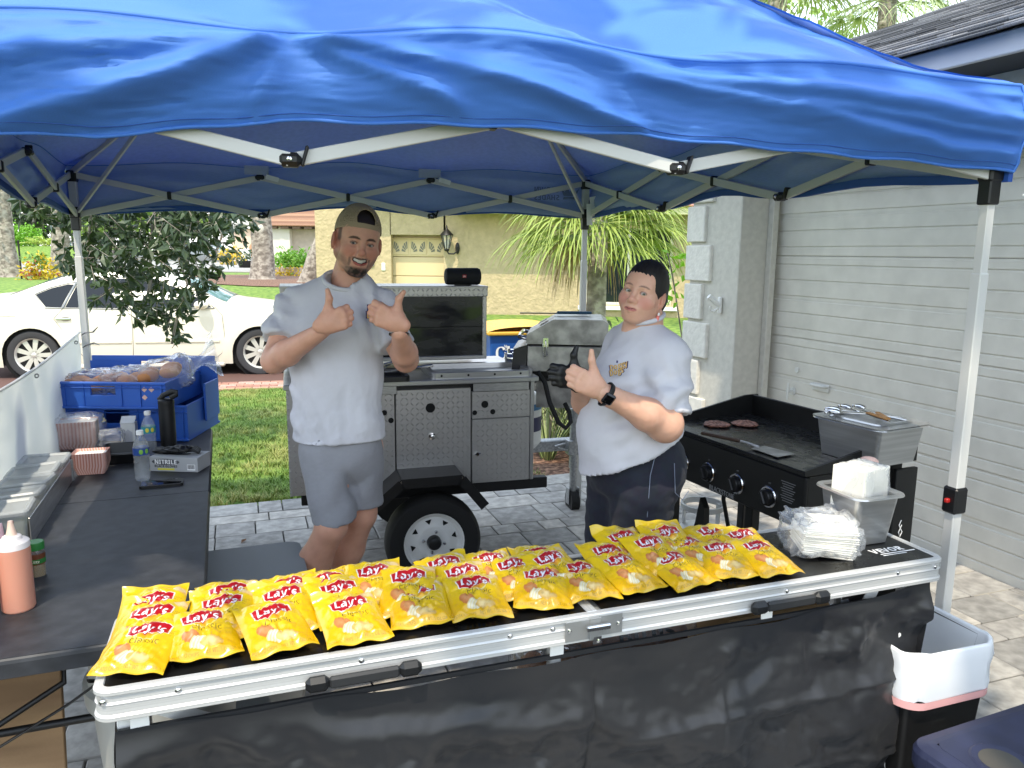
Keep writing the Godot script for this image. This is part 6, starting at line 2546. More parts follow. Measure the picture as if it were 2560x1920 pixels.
# how far inside an ellipsoid: 1 at its centre, 0 at its surface and beyond
func inside(p: Vector3, c: Vector3, r: Vector3) -> float:
	return clampf(1.0 - ((p - c) / r).length_squared(), 0.0, 1.0)

func eyeball(head: Transform3D, c: Vector3, r: float, look: Vector3, iris: Color, parent: Node) -> void:
	var b := B.new()
	b.at(head).ball(c, Vector3.ONE * r, 28)
	for k in b.v.size():
		var d := (head.affine_inverse() * b.v[k] - c).normalized()
		var a := acos(clampf(d.dot(look.normalized()), -1, 1))
		b.c[k] = Color(0.005, 0.005, 0.006) if a < 0.19 else iris if a < 0.46 else Color(0.45, 0.41, 0.39)
	part("eye", b, M.eye, parent)

# a fist with the thumb up: w runs from the wrist to the knuckles, th is the thumb's way, n the back of the hand
func thumb_up(c: Vector3, w: Vector3, th: Vector3, n: Vector3, s: float, bend: float, color: Callable, lean := 0.0) -> B:
	w = w.normalized()
	n = (n - w * n.dot(w)).normalized()
	th = (th - w * th.dot(w) - n * th.dot(n)).normalized()
	var P := func(a: float, b: float, d: float) -> Vector3: return c + (w * a + th * b + n * d) * s
	var r := Vector3.ONE * 0.15 * s
	var g := Sdf.new(c - r, c + r, 0.0028)
	# palm
	g.cap(P.call(-0.055, 0.0, -0.006), P.call(-0.02, 0.0, -0.004), 0.026 * s, 0.031 * s, 0.02, 1, n, 0.72)
	for q in [[0.028, 0.034], [0.010, 0.038], [-0.010, 0.034], [-0.028, 0.027]]:
		g.cap(P.call(-0.035, q[0] * 0.6, -0.008), P.call(q[1], q[0], 0.0), 0.016 * s, 0.0125 * s, 0.014, 1)
	g.cap(P.call(-0.03, 0.012, -0.018), P.call(0.005, 0.022, -0.02), 0.018 * s, 0.016 * s, 0.015, 1)
	g.cap(P.call(-0.03, -0.02, -0.016), P.call(0.012, -0.022, -0.014), 0.016 * s, 0.014 * s, 0.015, 1)
	# four fingers, each rolled into the palm
	for q in [[0.0295, 0.036, 0.0108, 1.0], [0.0098, 0.040, 0.0110, 1.08], [-0.0098, 0.036, 0.0105, 1.0], [-0.0275, 0.028, 0.0093, 0.82]]:
		var y: float = q[0]
		var x: float = q[1]
		var l: float = q[3]
		var rr: float = q[2] * s
		g.cap(P.call(x - 0.004, y, 0.0), P.call(x + 0.030 * l * bend, y * 1.02, -0.018 * l), rr * 1.06, rr * 1.0, 0.006, 1)
		g.cap(P.call(x + 0.030 * l * bend, y * 1.02, -0.018 * l), P.call(x + 0.010, y, -0.041 * l), rr * 1.0, rr * 0.92, 0.004, 1)
		g.cap(P.call(x + 0.010, y, -0.041 * l), P.call(x - 0.014, y, -0.033), rr * 0.92, rr * 0.82, 0.004, 1)
	# thumb, leaving the side of the palm near its base
	g.cap(P.call(-0.035, 0.014, -0.012), P.call(-0.014 + lean * 0.25, 0.046, -0.010), 0.019 * s, 0.0155 * s, 0.016, 1)
	g.cap(P.call(-0.014 + lean * 0.25, 0.046, -0.010), P.call(-0.006 + lean * 0.6, 0.078, -0.006), 0.0145 * s, 0.0118 * s, 0.008, 1)
	g.cap(P.call(-0.006 + lean * 0.6, 0.078, -0.006), P.call(-0.012 + lean, 0.106, -0.004), 0.0122 * s, 0.0085 * s, 0.006, 1)
	return g.mesh(color)

func skin_mat(key: String) -> StandardMaterial3D:
	var m := vcol(mt(key, Color.WHITE, 0.5))
	m.subsurf_scatter_enabled = true
	m.subsurf_scatter_strength = 0.12
	return m

# head in its own frame: x to its left, y up, z forwards, origin between the eyes' height and the ears
func head_field(w: float, jaw: float, fat: float, smile: bool, ch := 0.0) -> Sdf:
	var g := Sdf.new(v3(-0.115, -0.18, -0.125), v3(0.115, 0.15, 0.135), 0.0029)
	g.ell(v3(0, 0.032, -0.018), v3(0.074 * w, 0.098, 0.096), 0.02)
	g.ell(v3(0, -0.028, 0.018), v3(0.064 * w, 0.085, 0.068), 0.03)
	g.ell(v3(0, 0.045, 0.035), v3(0.058 * w, 0.05, 0.05), 0.03)
	for s in [-1.0, 1.0]:
		g.cap(v3(s * 0.054 * jaw, -0.05, -0.002), v3(s * 0.020, -0.101 + ch, 0.052), 0.019 + fat * 0.6, 0.018 + fat * 0.3, 0.03)
		g.ell(v3(s * 0.040, -0.030, 0.050), v3(0.026 + fat, 0.026 + fat, 0.024 + fat * 0.4), 0.03)
		g.cap(v3(s * 0.008, 0.021, 0.079), v3(s * 0.043, 0.024, 0.064), 0.012, 0.010, 0.018)
		# socket, then lids round the eye
		g.ell(v3(s * 0.031, 0.001, 0.092), v3(0.020, 0.012, 0.014), 0.012, -1)
		g.ell(v3(s * 0.0315, 0.0, 0.0715), v3(0.0165, 0.0150, 0.0150), 0.006)
	g.ell(v3(0, -0.104 + ch, 0.060), v3(0.024, 0.018, 0.020), 0.025)
	# nose
	g.cap(v3(0, 0.014, 0.082), v3(0, -0.028, 0.103), 0.0075, 0.0105, 0.014)
	g.ell(v3(0, -0.031, 0.104), v3(0.0125, 0.010, 0.0105), 0.008)
	for s in [-1.0, 1.0]:
		g.ell(v3(s * 0.0125, -0.034, 0.095), v3(0.0085, 0.0075, 0.010), 0.006)
		g.ell(v3(s * 0.0065, -0.0415, 0.101), v3(0.0035, 0.003, 0.005), 0.002, -1)
	# mouth
	g.ell(v3(0, -0.062, 0.078), v3(0.034, 0.026, 0.018), 0.02)
	var u := 0.010 if smile else 0.004
	var my := -0.063 if smile else -0.066
	for s in [-1.0, 1.0]:
		g.cap(v3(s * 0.003, my + 0.006, 0.0965), v3(s * (0.031 if smile else 0.029), my + u + (0.002 if smile else 0.0), 0.082 if smile else 0.085), 0.0052 if smile else 0.0042, 0.0026, 0.006)
		g.cap(v3(s * 0.001, my - (0.0125 if smile else 0.006), 0.0955), v3(s * 0.024, my + u - 0.005, 0.084), 0.0062 if smile else 0.0050, 0.003, 0.006)
	if smile:
		for s in [-1.0, 0.0, 1.0]:
			g.ell(v3(s * 0.016, my - 0.002 + absf(s) * 0.0055, 0.099 - absf(s) * 0.006), v3(0.0145, 0.0070 - absf(s) * 0.001, 0.014), 0.002, -1)
		for s in [-1.0, 1.0]:
			g.cap(v3(s * 0.019, -0.034, 0.094), v3(s * 0.036, -0.060, 0.080), 0.0035, 0.003, 0.010, -1)
			g.ell(v3(s * 0.041, -0.026, 0.062), v3(0.020, 0.017, 0.014), 0.02)
	else:
		g.cap(v3(-0.024, my + 0.0035, 0.0935), v3(0.0, my - 0.0005, 0.1025), 0.0012, 0.0012, 0.004, -1)
		g.cap(v3(0.026, my + 0.006, 0.0925), v3(0.0, my - 0.0005, 0.1025), 0.0012, 0.0012, 0.004, -1)
	# eye slits
	for s in [-1.0, 1.0]:
		g.ell(v3(s * 0.0315, -0.0005, 0.089), v3(0.0138, 0.0031 if smile else 0.0056, 0.012), 0.002, -1)
	# ears
	for s in [-1.0, 1.0]:
		var bs := Basis(UP, s * 0.35) * Basis(Vector3.RIGHT, -0.15)
		g.ell(v3(s * 0.079 * w, -0.006, -0.012), v3(0.011, 0.031, 0.020), 0.006, 1, bs)
		g.ell(v3(s * 0.089 * w, -0.002, -0.006), v3(0.007, 0.018, 0.010), 0.004, -1, bs)
		g.ell(v3(s * 0.079 * w, -0.032, -0.004), v3(0.008, 0.010, 0.009), 0.006)
	return g

func limb_color(skin: Color) -> Callable:
	return func(p: Vector3, n: Vector3) -> Color:
		var k := noise.get_noise_3d(p.x * 14, p.y * 14, p.z * 14) * 0.10 + noise.get_noise_3d(p.x * 60, p.y * 60, p.z * 60) * 0.05
		return Color(skin.r * (1 + k), skin.g * (1 + k * 1.3), skin.b * (1 + k * 1.4))

func make_man() -> void:
	var skin := lc("cb9880")
	var sm_ := skin_mat("skin")
	mt("eye", Color.WHITE, 0.12).vertex_color_use_as_albedo = true
	var t := thing("person", "smiling man in grey T-shirt, shorts and backwards tan cap giving two thumbs up", "person", v3(-0.66, 0, -2.98))
	var off := Transform3D(Basis(), -t.position)
	var lcol := limb_color(skin)
	# head
	var hf := Transform3D(Basis(Vector3.BACK, -0.17) * Basis(UP, 0.42) * Basis(Vector3.RIGHT, 0.06), v3(-0.592, 1.733, -2.962))
	var hc := func(p: Vector3, n: Vector3) -> Color:
		var k := noise.get_noise_3d(p.x * 60, p.y * 60, p.z * 60)
		var c := skin * (1.0 + 0.06 * k)
		c = c.lerp(lc("b56a58"), 0.55 * sqrt(inside(v3(absf(p.x), p.y, p.z), v3(0.042, -0.03, 0.075), v3(0.03, 0.025, 0.04))))
		c = c.lerp(lc("b0604f"), 0.5 * inside(p, v3(0, -0.03, 0.105), v3(0.02, 0.018, 0.02)))
		if absf(p.x) > 0.072:
			c = c.lerp(lc("a9604f"), 0.6)
		var ax := absf(p.x)
		var dark := lc("1d1613")
		# cropped hair at the sides and under the cap
		var hair := sm(0.058, 0.066, ax) * sm(0.080, 0.076, ax) * sm(-0.012, 0.004, p.y) * sm(0.046, 0.034, p.z)
		hair = maxf(hair, sm(0.066, 0.074, p.y + 0.2 * maxf(0.0, 0.02 - p.z)))
		c = c.lerp(lc("2b2420"), hair * (0.8 if p.y < 0.066 else 1.0))
		# beard: dense at the chin, thin along the jaw
		var b := sm(-0.080, -0.094, p.y) * sm(0.062, 0.03, ax) * sm(0.02, 0.04, p.z)
		var jl := lerpf(-0.088, -0.050, sm(0.025, 0.066, ax))
		var jb := sm(jl + 0.018, jl - 0.010, p.y) * sm(0.022, 0.040, ax) * sm(-0.012, 0.03, p.z) * sm(jl - 0.034, jl - 0.018, p.y)
		b = maxf(b, 0.5 * jb)
		var mo := sm(-0.0475, -0.050, p.y) * sm(-0.0605, -0.056, p.y + 0.10 * maxf(0.0, ax - 0.012)) * sm(0.034, 0.026, ax) * sm(0.07, 0.08, p.z)
		var gd := sm(0.030, 0.034, ax) * sm(0.043, 0.038, ax) * sm(-0.05, -0.056, p.y) * sm(0.055, 0.065, p.z) * 0.7
		b = maxf(maxf(b, 0.8 * mo), gd * sm(-0.1, -0.08, p.y))
		c = c.lerp(dark, clampf(b * (0.92 + 0.35 * k), 0, 1))
		var br := v2((ax - 0.031) / 0.023, (p.y - 0.0215 + 4.0 * pow(ax - 0.030, 2.0) * 3.0) / 0.0056).length()
		if p.z > 0.04:
			c = c.lerp(dark, 0.9 * sm(1.1, 0.7, br))
		# lips, and the dark of the open mouth
		var lip := inside(p, v3(0, -0.065, 0.094), v3(0.029, 0.0165, 0.02))
		if lip > 0.0 and b < 0.4:
			c = c.lerp(lc("9c5048"), sm(0.0, 0.25, lip))
		for s in [-1.0, 0.0, 1.0]:
			if inside(p, v3(s * 0.016, -0.065 + absf(s) * 0.0055, 0.098 - absf(s) * 0.006), v3(0.0147, 0.0074, 0.0145)) > 0.02:
				c = lc("3a1210")
		# darker lids
		for s in [-1.0, 1.0]:
			var e := v2((p.x - s * 0.0315) / 0.0165, (p.y - 0.0015) / 0.0078).length()
			if p.z > 0.05:
				c = c.lerp(lc("4a2a22"), 0.75 * sm(1.0, 0.75, e))
				c = c.lerp(lc("9a6350"), 0.5 * sm(1.0, 0.3, v2((p.x - s * 0.032) / 0.02, (p.y + 0.012) / 0.009).length()))
		return c
	var head := head_field(1.09, 1.12, 0.003, true)
	head.cap(v3(0, -0.05, -0.03), v3(-0.01, -0.155, -0.05), 0.055, 0.056, 0.03)
	var body := B.new()
	body.at(off * hf).add(head.mesh(hc))
	body.t = Transform3D()
	# limbs and trunk
	var g := Sdf.new(v3(-1.02, 0.02, -3.25), v3(-0.30, 1.62, -2.60), 0.0105)
	g.cap(v3(-0.622, 1.64, -3.0), v3(-0.655, 1.50, -2.995), 0.056, 0.066, 0.03)
	g.cap(v3(-0.83, 1.475, -2.985), v3(-0.53, 1.475, -2.985), 0.055, 0.055, 0.05)
	g.cap(v3(-0.68, 1.40, -2.97), v3(-0.68, 0.98, -2.97), 0.145, 0.14, 0.04, 1, Vector3.BACK, 0.7)
	for a in [[v3(-0.85, 1.47, -2.985), v3(-0.888, 1.29, -2.835), v3(-0.665, 1.423, -2.683)], [v3(-0.515, 1.47, -2.985), v3(-0.402, 1.295, -2.875), v3(-0.394, 1.418, -2.672)]]:
		g.cap(a[0], a[1], 0.055, 0.047, 0.02)
		var fm: Vector3 = a[1].lerp(a[2], 0.28)
		g.cap(a[1], fm, 0.044, 0.048, 0.02)
		g.cap(fm, a[2], 0.047, 0.0285, 0.02)
	# legs: the one at the left in front
	for a in [[v3(-0.715, 0.92, -2.95), v3(-0.705, 0.63, -2.885), v3(-0.925, 0.11, -2.99)], [v3(-0.60, 0.92, -3.0), v3(-0.615, 0.63, -3.03), v3(-0.79, 0.11, -3.13)]]:
		g.cap(a[0], a[1], 0.085, 0.060, 0.03)
		var cf: Vector3 = a[1].lerp(a[2], 0.32) + v3(-0.012, 0, -0.018)
		g.cap(a[1], cf, 0.056, 0.064, 0.03)
		g.cap(cf, a[2], 0.062, 0.036, 0.03)
		g.cap(a[2], a[2] + v3(0, -0.05, 0.02), 0.036, 0.035, 0.02)
	body.at(off).add(g.mesh(lcol))
	# hands
	body.add(thumb_up(v3(-0.617, 1.458, -2.655), v3(0.93, 0.33, -0.03), v3(-0.33, 1, 0.02), v3(0.12, 0.0, 1), 1.0, 0.6, lcol, 0.028))
	body.add(thumb_up(v3(-0.430, 1.468, -2.652), v3(-0.9, 0.40, 0.0), v3(0.42, 1, 0.02), v3(-0.20, 0.1, 1), 1.0, 1.0, lcol))
	body.t = Transform3D()
	part("body", body, sm_, t)
	for s in [-1.0, 1.0]:
		eyeball(off * hf, v3(s * 0.0315, 0.0, 0.0725), 0.0130, v3(-0.22, -0.03, 1), lc("3d3a35"), t)
	# teeth
	var b := B.new()
	var P := PackedVector3Array()
	var C := PackedColorArray()
	for i in 41:
		var u := i / 20.0 - 1.0
		var gap := 0.75 + 0.25 * sm(0.0, 0.28, absf(fposmod(u * 4.0 + 0.5, 1.0) - 0.5) * 2.0 - 0.7 + 0.0)
		for j in 5:
			var v := j / 4.0
			P.append(v3(u * 0.027, lerpf(-0.0700 + 0.008 * u * u, -0.0575 + 0.005 * u * u, v), 0.0925 - 0.016 * u * u + 0.0012 * sin(v * PI) - 0.0015 * sm(0.3, 0.0, absf(fposmod(u * 4.0, 1.0) - 0.5) * 2.0)))
			C.append(Color(0.60, 0.56, 0.50))
	b.at(off * hf).grid(40, 4, P, PackedVector2Array(), false, false, C)
	part("teeth", b, M.eye, t)
	# cap, worn back to front
	var tan_ := mt("cap_tan", Color("a8977a"), 0.85, 0.0, noise_tex(120, 64, 0.3, 0.88, 1.0), 30.0)
	var cg := Sdf.new(v3(-0.12, -0.06, -0.135), v3(0.12, 0.16, 0.13), 0.0032)
	cg.ell(v3(0, 0.034, -0.016), v3(0.087, 0.110, 0.109), 0.01)
	cg.ell(v3(0, 0.034, -0.016), v3(0.0835, 0.106, 0.105), 0.002, -1)
	cg.cut(v3(0, 0.034, 0.0), v3(0, -0.97, 0.27).normalized(), 0.4)
	# the gap above the strap
	cg.ell(v3(0.006, 0.094, 0.085), v3(0.036, 0.040, 0.06), 0.002, -1)
	var cm := cg.mesh(func(p, n): return Color.WHITE)
	b = B.new()
	b.at(off * hf).add(cm)
	part("cap", b, tan_, t)
	# strap across the forehead
	b = B.new()
	P = PackedVector3Array()
	for i in 25:
		var a := lerpf(-0.75, 0.75, i / 24.0)
		for j in 3:
			var y := 0.055 + 0.017 * j / 2.0 + 0.005 * cos(a * 2.0)
			var r := sqrt(maxf(0.0, 1.0 - pow((y - 0.034) / 0.110, 2.0)))
			P.append(v3(0.0875 * r * sin(a), y, -0.016 + 0.1095 * r * cos(a)))
	b.at(off * hf).grid(24, 2, P)
	part("cap_strap", b, tan_, t)
	# brim at the nape
	b = B.new()
	P = PackedVector3Array()
	for i in 21:
		var a := lerpf(-1.0, 1.0, i / 20.0)
		for j in 7:
			var f := j / 6.0
			var r := 0.085 + 0.068 * f * sqrt(maxf(0.0, 1.0 - a * a * 0.75))
			P.append(v3(0.082 * sin(a * 1.25) * (1.0 + 0.08 * f), 0.012 - 0.042 * f - 0.026 * a * a * (0.4 + f), -0.012 - r * cos(a * 1.1) * 1.0))
	b.at(off * hf).grid(20, 6, P)
	part("cap_brim", b, tan_, t)
	# shirt
	var cloth := vcol(mt("shirt_cloth", Color.WHITE, 0.85))
	cloth.rim_enabled = true
	cloth.rim = 0.15
	var sc := lc("c6c6cc")
	var sg := Sdf.new(v3(-1.02, 0.93, -3.2), v3(-0.36, 1.66, -2.76), 0.0085)
	sg.cap(v3(-0.68, 1.40, -2.972), v3(-0.682, 1.20, -2.962), 0.172, 0.178, 0.04, 1, Vector3.BACK, 0.70)
	sg.cap(v3(-0.682, 1.20, -2.962), v3(-0.679, 0.90, -2.955), 0.178, 0.177, 0.03, 1, Vector3.BACK, 0.70)
	sg.cap(v3(-0.835, 1.478, -2.985), v3(-0.53, 1.482, -2.985), 0.068, 0.066, 0.05)
	sg.cap(v3(-0.64, 1.575, -2.995), v3(-0.84, 1.488, -2.985), 0.066, 0.055, 0.05)
	sg.cap(v3(-0.64, 1.575, -2.995), v3(-0.53, 1.492, -2.985), 0.066, 0.055, 0.05)
	sg.ell(v3(-0.755, 1.39, -2.90), v3(0.10, 0.08, 0.06), 0.05)
	sg.ell(v3(-0.60, 1.39, -2.90), v3(0.10, 0.08, 0.06), 0.05)
	sg.cap(v3(-0.848, 1.475, -2.985), v3(-0.89, 1.30, -2.84), 0.074, 0.078, 0.03, 1, Vector3.ZERO, 1.0, v3(-0.873, 1.362, -2.895), v3(-0.10, -0.82, 0.55).normalized())
	sg.cap(v3(-0.522, 1.475, -2.985), v3(-0.41, 1.30, -2.88), 0.072, 0.07, 0.03, 1, Vector3.ZERO, 1.0, v3(-0.437, 1.345, -2.91), v3(0.45, -0.75, 0.45).normalized())
	sg.cut(v3(-0.68, 0.966, -2.96), v3(0.03, -1, 0.0).normalized(), 0.3)
	sg.cap(v3(-0.618, 1.70, -2.96), v3(-0.655, 1.575, -2.975), 0.072, 0.068, 0.008, -1)
	var dsp := func(p: Vector3, n: Vector3) -> float:
		var d := 0.0
		# drag lines from the shoulders and the lifted arms, soft folds at the waist
		var low := sm(1.35, 1.0, p.y)
		d += 0.009 * sin(p.x * 38.0 + p.y * 9.0 + 2.0 * noise.get_noise_2d(p.x * 5, p.y * 5)) * low
		d += 0.018 * noise.get_noise_3d(p.x * 5.0, p.y * 2.6, p.z * 4.0) * (0.35 + low)
		var rt := sm(-0.62, -0.50, p.x) * sm(1.25, 1.45, p.y)
		d += 0.010 * sin(p.x * 95.0 + p.y * 34.0 + 2.0 * noise.get_noise_2d(p.x * 9, p.y * 9)) * rt
		var lt := sm(-0.78, -0.9, p.x)
		d += 0.008 * sin(p.y * 60.0 + p.x * 50.0 + 2.0 * noise.get_noise_2d(p.x * 9, p.y * 9)) * lt
		d += 0.004 * sin((p.x + p.y * 0.6) * 55.0) * sm(0.10, 0.0, absf(p.y - 1.33 + (p.x + 0.83) * 0.7)) * sm(-0.6, -0.7, p.x)
		return d
	var shirt := sg.mesh(func(p: Vector3, n: Vector3) -> Color:
		var k := 0.03 * noise.get_noise_3d(p.x * 3, p.y * 3, p.z * 3) + 0.02 * noise.get_noise_3d(p.x * 40, p.y * 40, p.z * 40)
		var st := maxf(0.0, noise.get_noise_3d(p.x * 9 + 5, p.y * 9, p.z * 9) - 0.35) * sm(1.3, 1.15, p.y) * 0.3
		return sc * (1.0 + k) * Color(1.0 - st, 1.0 - st * 1.15, 1.0 - st * 1.3), dsp)
	b = B.new()
	b.at(off).add(shirt)
	part("shirt", b, cloth, t)
	# collar and hems
	b = B.new()
	var cp := []
	for i in 33:
		var a := TAU * i / 32
		cp.append(v3(-0.648, 1.590, -2.972) + Basis(Vector3.BACK, -0.22) * v3(0.076 * cos(a), -0.030 * sin(a) - 0.004, 0.068 * sin(a)))
	b.at(off).tube(cp, 0.009, 8, false)
	b.col = sc
	for k in b.c.size():
		b.c[k] = sc
	part("collar", b, cloth, t)
	# badge on the chest
	shirt_badge(t, off * Transform3D(Basis(UP, 0.12), v3(-0.492, 1.478, -2.835)), 0.85)
	# bracelet
	b = B.new()
	cp = []
	for i in 25:
		var a := TAU * i / 24
		cp.append(v3(-0.397, 1.412, -2.680) + (v3(1, 0.1, 0.2).normalized() * cos(a) * 0.033 + v3(-0.25, 0.45, 1).normalized() * sin(a) * 0.033))
	b.at(off).tube(cp, 0.004, 6, false)
	for k in b.c.size():
		b.c[k] = Color(0.02, 0.02, 0.02) if (k / 3) % 3 else Color(0.55, 0.5, 0.45)
	part("bracelet", b, cloth, t)
	# shorts
	var hc2 := lc("8b8c91")
	var pg := Sdf.new(v3(-0.92, 0.60, -3.2), v3(-0.46, 1.04, -2.74), 0.0085)
	pg.cap(v3(-0.68, 0.98, -2.965), v3(-0.68, 0.92, -2.965), 0.158, 0.163, 0.03, 1, Vector3.BACK, 0.72)
	pg.cap(v3(-0.735, 0.91, -2.95), v3(-0.690, 0.60, -2.90), 0.102, 0.084, 0.012, 1, Vector3.ZERO, 1.0, v3(-0.69, 0.648, -2.9), v3(0.06, -1, -0.1).normalized())
	pg.cap(v3(-0.605, 0.91, -2.99), v3(-0.612, 0.60, -3.04), 0.092, 0.084, 0.010, 1, Vector3.ZERO, 1.0, v3(-0.60, 0.672, -3.04), Vector3.DOWN)
	var pd := func(p: Vector3, n: Vector3) -> float:
		var d := 0.006 * noise.get_noise_3d(p.x * 7.0, p.y * 4.0, p.z * 5.0)
		d += 0.004 * sin(p.x * 45.0 - p.y * 30.0) * sm(0.95, 0.85, p.y) * sm(-0.78, -0.66, p.x)
		d -= 0.012 * exp(-pow((p.x + 0.625 + 0.25 * (p.y - 0.8)) / 0.012, 2.0)) * sm(0.9, 0.82, p.y)
		return d * sm(0.655, 0.72, p.y)
	var shorts := pg.mesh(func(p: Vector3, n: Vector3) -> Color:
		var k := 0.08 * noise.get_noise_3d(p.x * 30, p.y * 160, p.z * 30)
		return hc2 * (1.0 + k), pd)
	b = B.new()
	b.at(off).add(shorts)
	part("shorts", b, cloth, t)
	for q in [[-0.925, -2.97, 0.5], [-0.79, -3.11, 0.3]]:
		b = B.new()
		b.pos(v3(q[0] + 0.66, 0.006, q[1] + 2.98), q[2])
		b.ball(v3(0, 0.035, 0.05), v3(0.048, 0.045, 0.14), 16)
		b.box(v3(0, 0.012, 0.05), v3(0.092, 0.024, 0.26), 0.01)
		part("shoe", b, M.white_plastic, t)

# stitched two-line badge: a flat cloth patch of letters
func shirt_badge(parent: Node, xf: Transform3D, s: float) -> void:
	var ink := mt("badge_navy", Color("2a2460"), 0.7)
	var gold := mt("badge_gold", Color("dcb464"), 0.7)
	for k in 2:
		for e in 2:
			var o := text_on(parent, "badge_outline" if e == 0 else "badge", ["Doggy", "Dogs"][k], 0.030 * s, Vector3.ZERO, Basis(), ink if e == 0 else gold, true)
			var sc := Basis().scaled(v3(1.0, 1.0, 1.0) * (1.12 if e == 0 else 1.0))
			o.transform = xf * Transform3D(sc, v3(0.012 * s if k == 0 else -0.008 * s, 0.014 * s - 0.028 * s * k, 0.0006 * e))
	var b := B.new()
	b.prism(PackedVector2Array([v2(0.0, 0.034), v2(0.010, 0.030), v2(0.014, 0.042), v2(0.006, 0.046)]), 0, 0.001)
	var q := part("badge_tuft", b, ink, parent)
	q.transform = xf.scaled_local(Vector3.ONE * s)

func make_woman() -> void:
	var skin := lc("d3a48c")
	var sm_: Material = M.skin
	var t := thing("person", "dark-haired woman in pale grey T-shirt and jeans giving a thumbs up", "person", v3(0.45, 0, -2.72))
	var off := Transform3D(Basis(), -t.position)
	var lcol := limb_color(skin)
	var hf := Transform3D(Basis(Vector3.BACK, -0.22) * Basis(UP, -0.55) * Basis(Vector3.RIGHT, -0.02) * Basis().scaled(Vector3.ONE * 0.90), v3(0.455, 1.560, -2.695))
	var black := lc("12100f")
	var hc := func(p: Vector3, n: Vector3) -> Color:
		var k := noise.get_noise_3d(p.x * 60, p.y * 60, p.z * 60)
		var ax := absf(p.x)
		var c := skin * (1.0 + 0.04 * k)
		c = c.lerp(lc("c4776c"), 0.6 * sqrt(inside(v3(ax, p.y, p.z), v3(0.046, -0.034, 0.07), v3(0.032, 0.026, 0.045))))
		c = c.lerp(lc("c98878"), 0.4 * inside(p, v3(0, -0.03, 0.105), v3(0.02, 0.018, 0.02)))
		if ax > 0.074:
			c = c.lerp(lc("c38672"), 0.5)
		var br := v2((ax - 0.032) / 0.022, (p.y - 0.0265 + 12.0 * pow(ax - 0.030, 2.0)) / 0.0042).length()
		if p.z > 0.04:
			c = c.lerp(lc("4a3328"), 0.7 * sm(1.1, 0.7, br))
		var lip := inside(p, v3(0.001, -0.0655, 0.094), v3(0.028, 0.0085, 0.02))
		c = c.lerp(lc("b0605a"), 0.85 * sm(0.0, 0.25, lip))
		if lip > 0.2 and absf(p.y + 0.0655 - 0.0035 * ax / 0.02) < 0.0016:
			c = lc("6a2f2c")
		for s in [-1.0, 1.0]:
			var e := v2((p.x - s * 0.0315) / 0.0165, (p.y - 0.001) / 0.0088).length()
			if p.z > 0.05:
				c = c.lerp(lc("5a352b"), 0.7 * sm(1.0, 0.8, e) * (1.0 if p.y > -0.002 else 0.5))
		return c
	var head := head_field(1.0, 0.94, 0.006, false, 0.010)
	head.cap(v3(0, -0.06, -0.03), v3(0.0, -0.165, -0.04), 0.058, 0.064, 0.03)
	var body := B.new()
	body.at(off * hf).add(head.mesh(hc))
	body.t = Transform3D()
	var g := Sdf.new(v3(0.05, 0.02, -3.05), v3(0.80, 1.55, -2.30), 0.0115)
	g.cap(v3(0.468, 1.48, -2.72), v3(0.472, 1.34, -2.73), 0.064, 0.07, 0.03)
	g.cap(v3(0.47, 1.30, -2.73), v3(0.44, 0.95, -2.72), 0.10, 0.12, 0.05)
	g.cap(v3(0.525, 1.32, -2.63), v3(0.515, 1.135, -2.515), 0.05, 0.056, 0.03)
	g.cap(v3(0.515, 1.135, -2.515), v3(0.445, 1.178, -2.475), 0.056, 0.054, 0.03)
	g.cap(v3(0.445, 1.178, -2.475), v3(0.318, 1.245, -2.425), 0.053, 0.033, 0.02)
	g.cap(v3(0.318, 1.245, -2.425), v3(0.286, 1.263, -2.418), 0.032, 0.030, 0.02)
	# far arm
	g.cap(v3(0.42, 1.34, -2.84), v3(0.28, 1.16, -2.78), 0.05, 0.05, 0.03)
	g.cap(v3(0.27, 1.16, -2.78), v3(0.235, 1.26, -2.60), 0.05, 0.034, 0.03)
	for a in [[v3(0.48, 0.85, -2.66), v3(0.45, 0.46, -2.64), v3(0.46, 0.08, -2.70)], [v3(0.41, 0.85, -2.80), v3(0.37, 0.46, -2.78), v3(0.39, 0.08, -2.84)]]:
		g.cap(a[0], a[1], 0.09, 0.07, 0.03)
		g.cap(a[1], a[2], 0.068, 0.045, 0.03)
	body.at(off).add(g.mesh(lcol))
	body.add(thumb_up(v3(0.243, 1.288, -2.405), v3(-0.90, 0.42, 0.02), v3(0.35, 0.94, 0.0), v3(-0.25, 0.2, 1), 0.94, 1.1, lcol, 0.052))
	body.t = Transform3D()
	part("body", body, sm_, t)
	for s in [-1.0, 1.0]:
		eyeball(off * hf, v3(s * 0.0315, 0.0, 0.0725), 0.0132, v3(0.42, -0.02, 1), lc("56594c"), t)
	# gloved far hand
	var gl := B.new()
	gl.at(off).add(thumb_up(v3(0.194, 1.285, -2.56), v3(-0.92, 0.15, 0.25), v3(-0.1, 1, 0.0), v3(0.2, 0.1, 1), 0.98, 0.8, func(p, n): return Color.WHITE))
	part("glove", gl, M.black_satin, t)
	gl = B.new()
	gl.at(off).tube([v3(0.22, 1.262, -2.585), v3(0.245, 1.27, -2.62)], [0.037, 0.042], 14)
	part("glove_cuff", gl, M.black_satin, t)
	# hair combed back from a centre parting
	var hg := Sdf.new(v3(-0.11, -0.10, -0.14), v3(0.11, 0.15, 0.11), 0.0032)
	hg.ell(v3(0, 0.032, -0.016), v3(0.082, 0.106, 0.106), 0.01)
	hg.ell(v3(0, -0.022, -0.066), v3(0.072, 0.062, 0.056), 0.03)
	hg.ell(v3(0, -0.022, 0.092), v3(0.061, 0.094, 0.086), 0.006, -1)
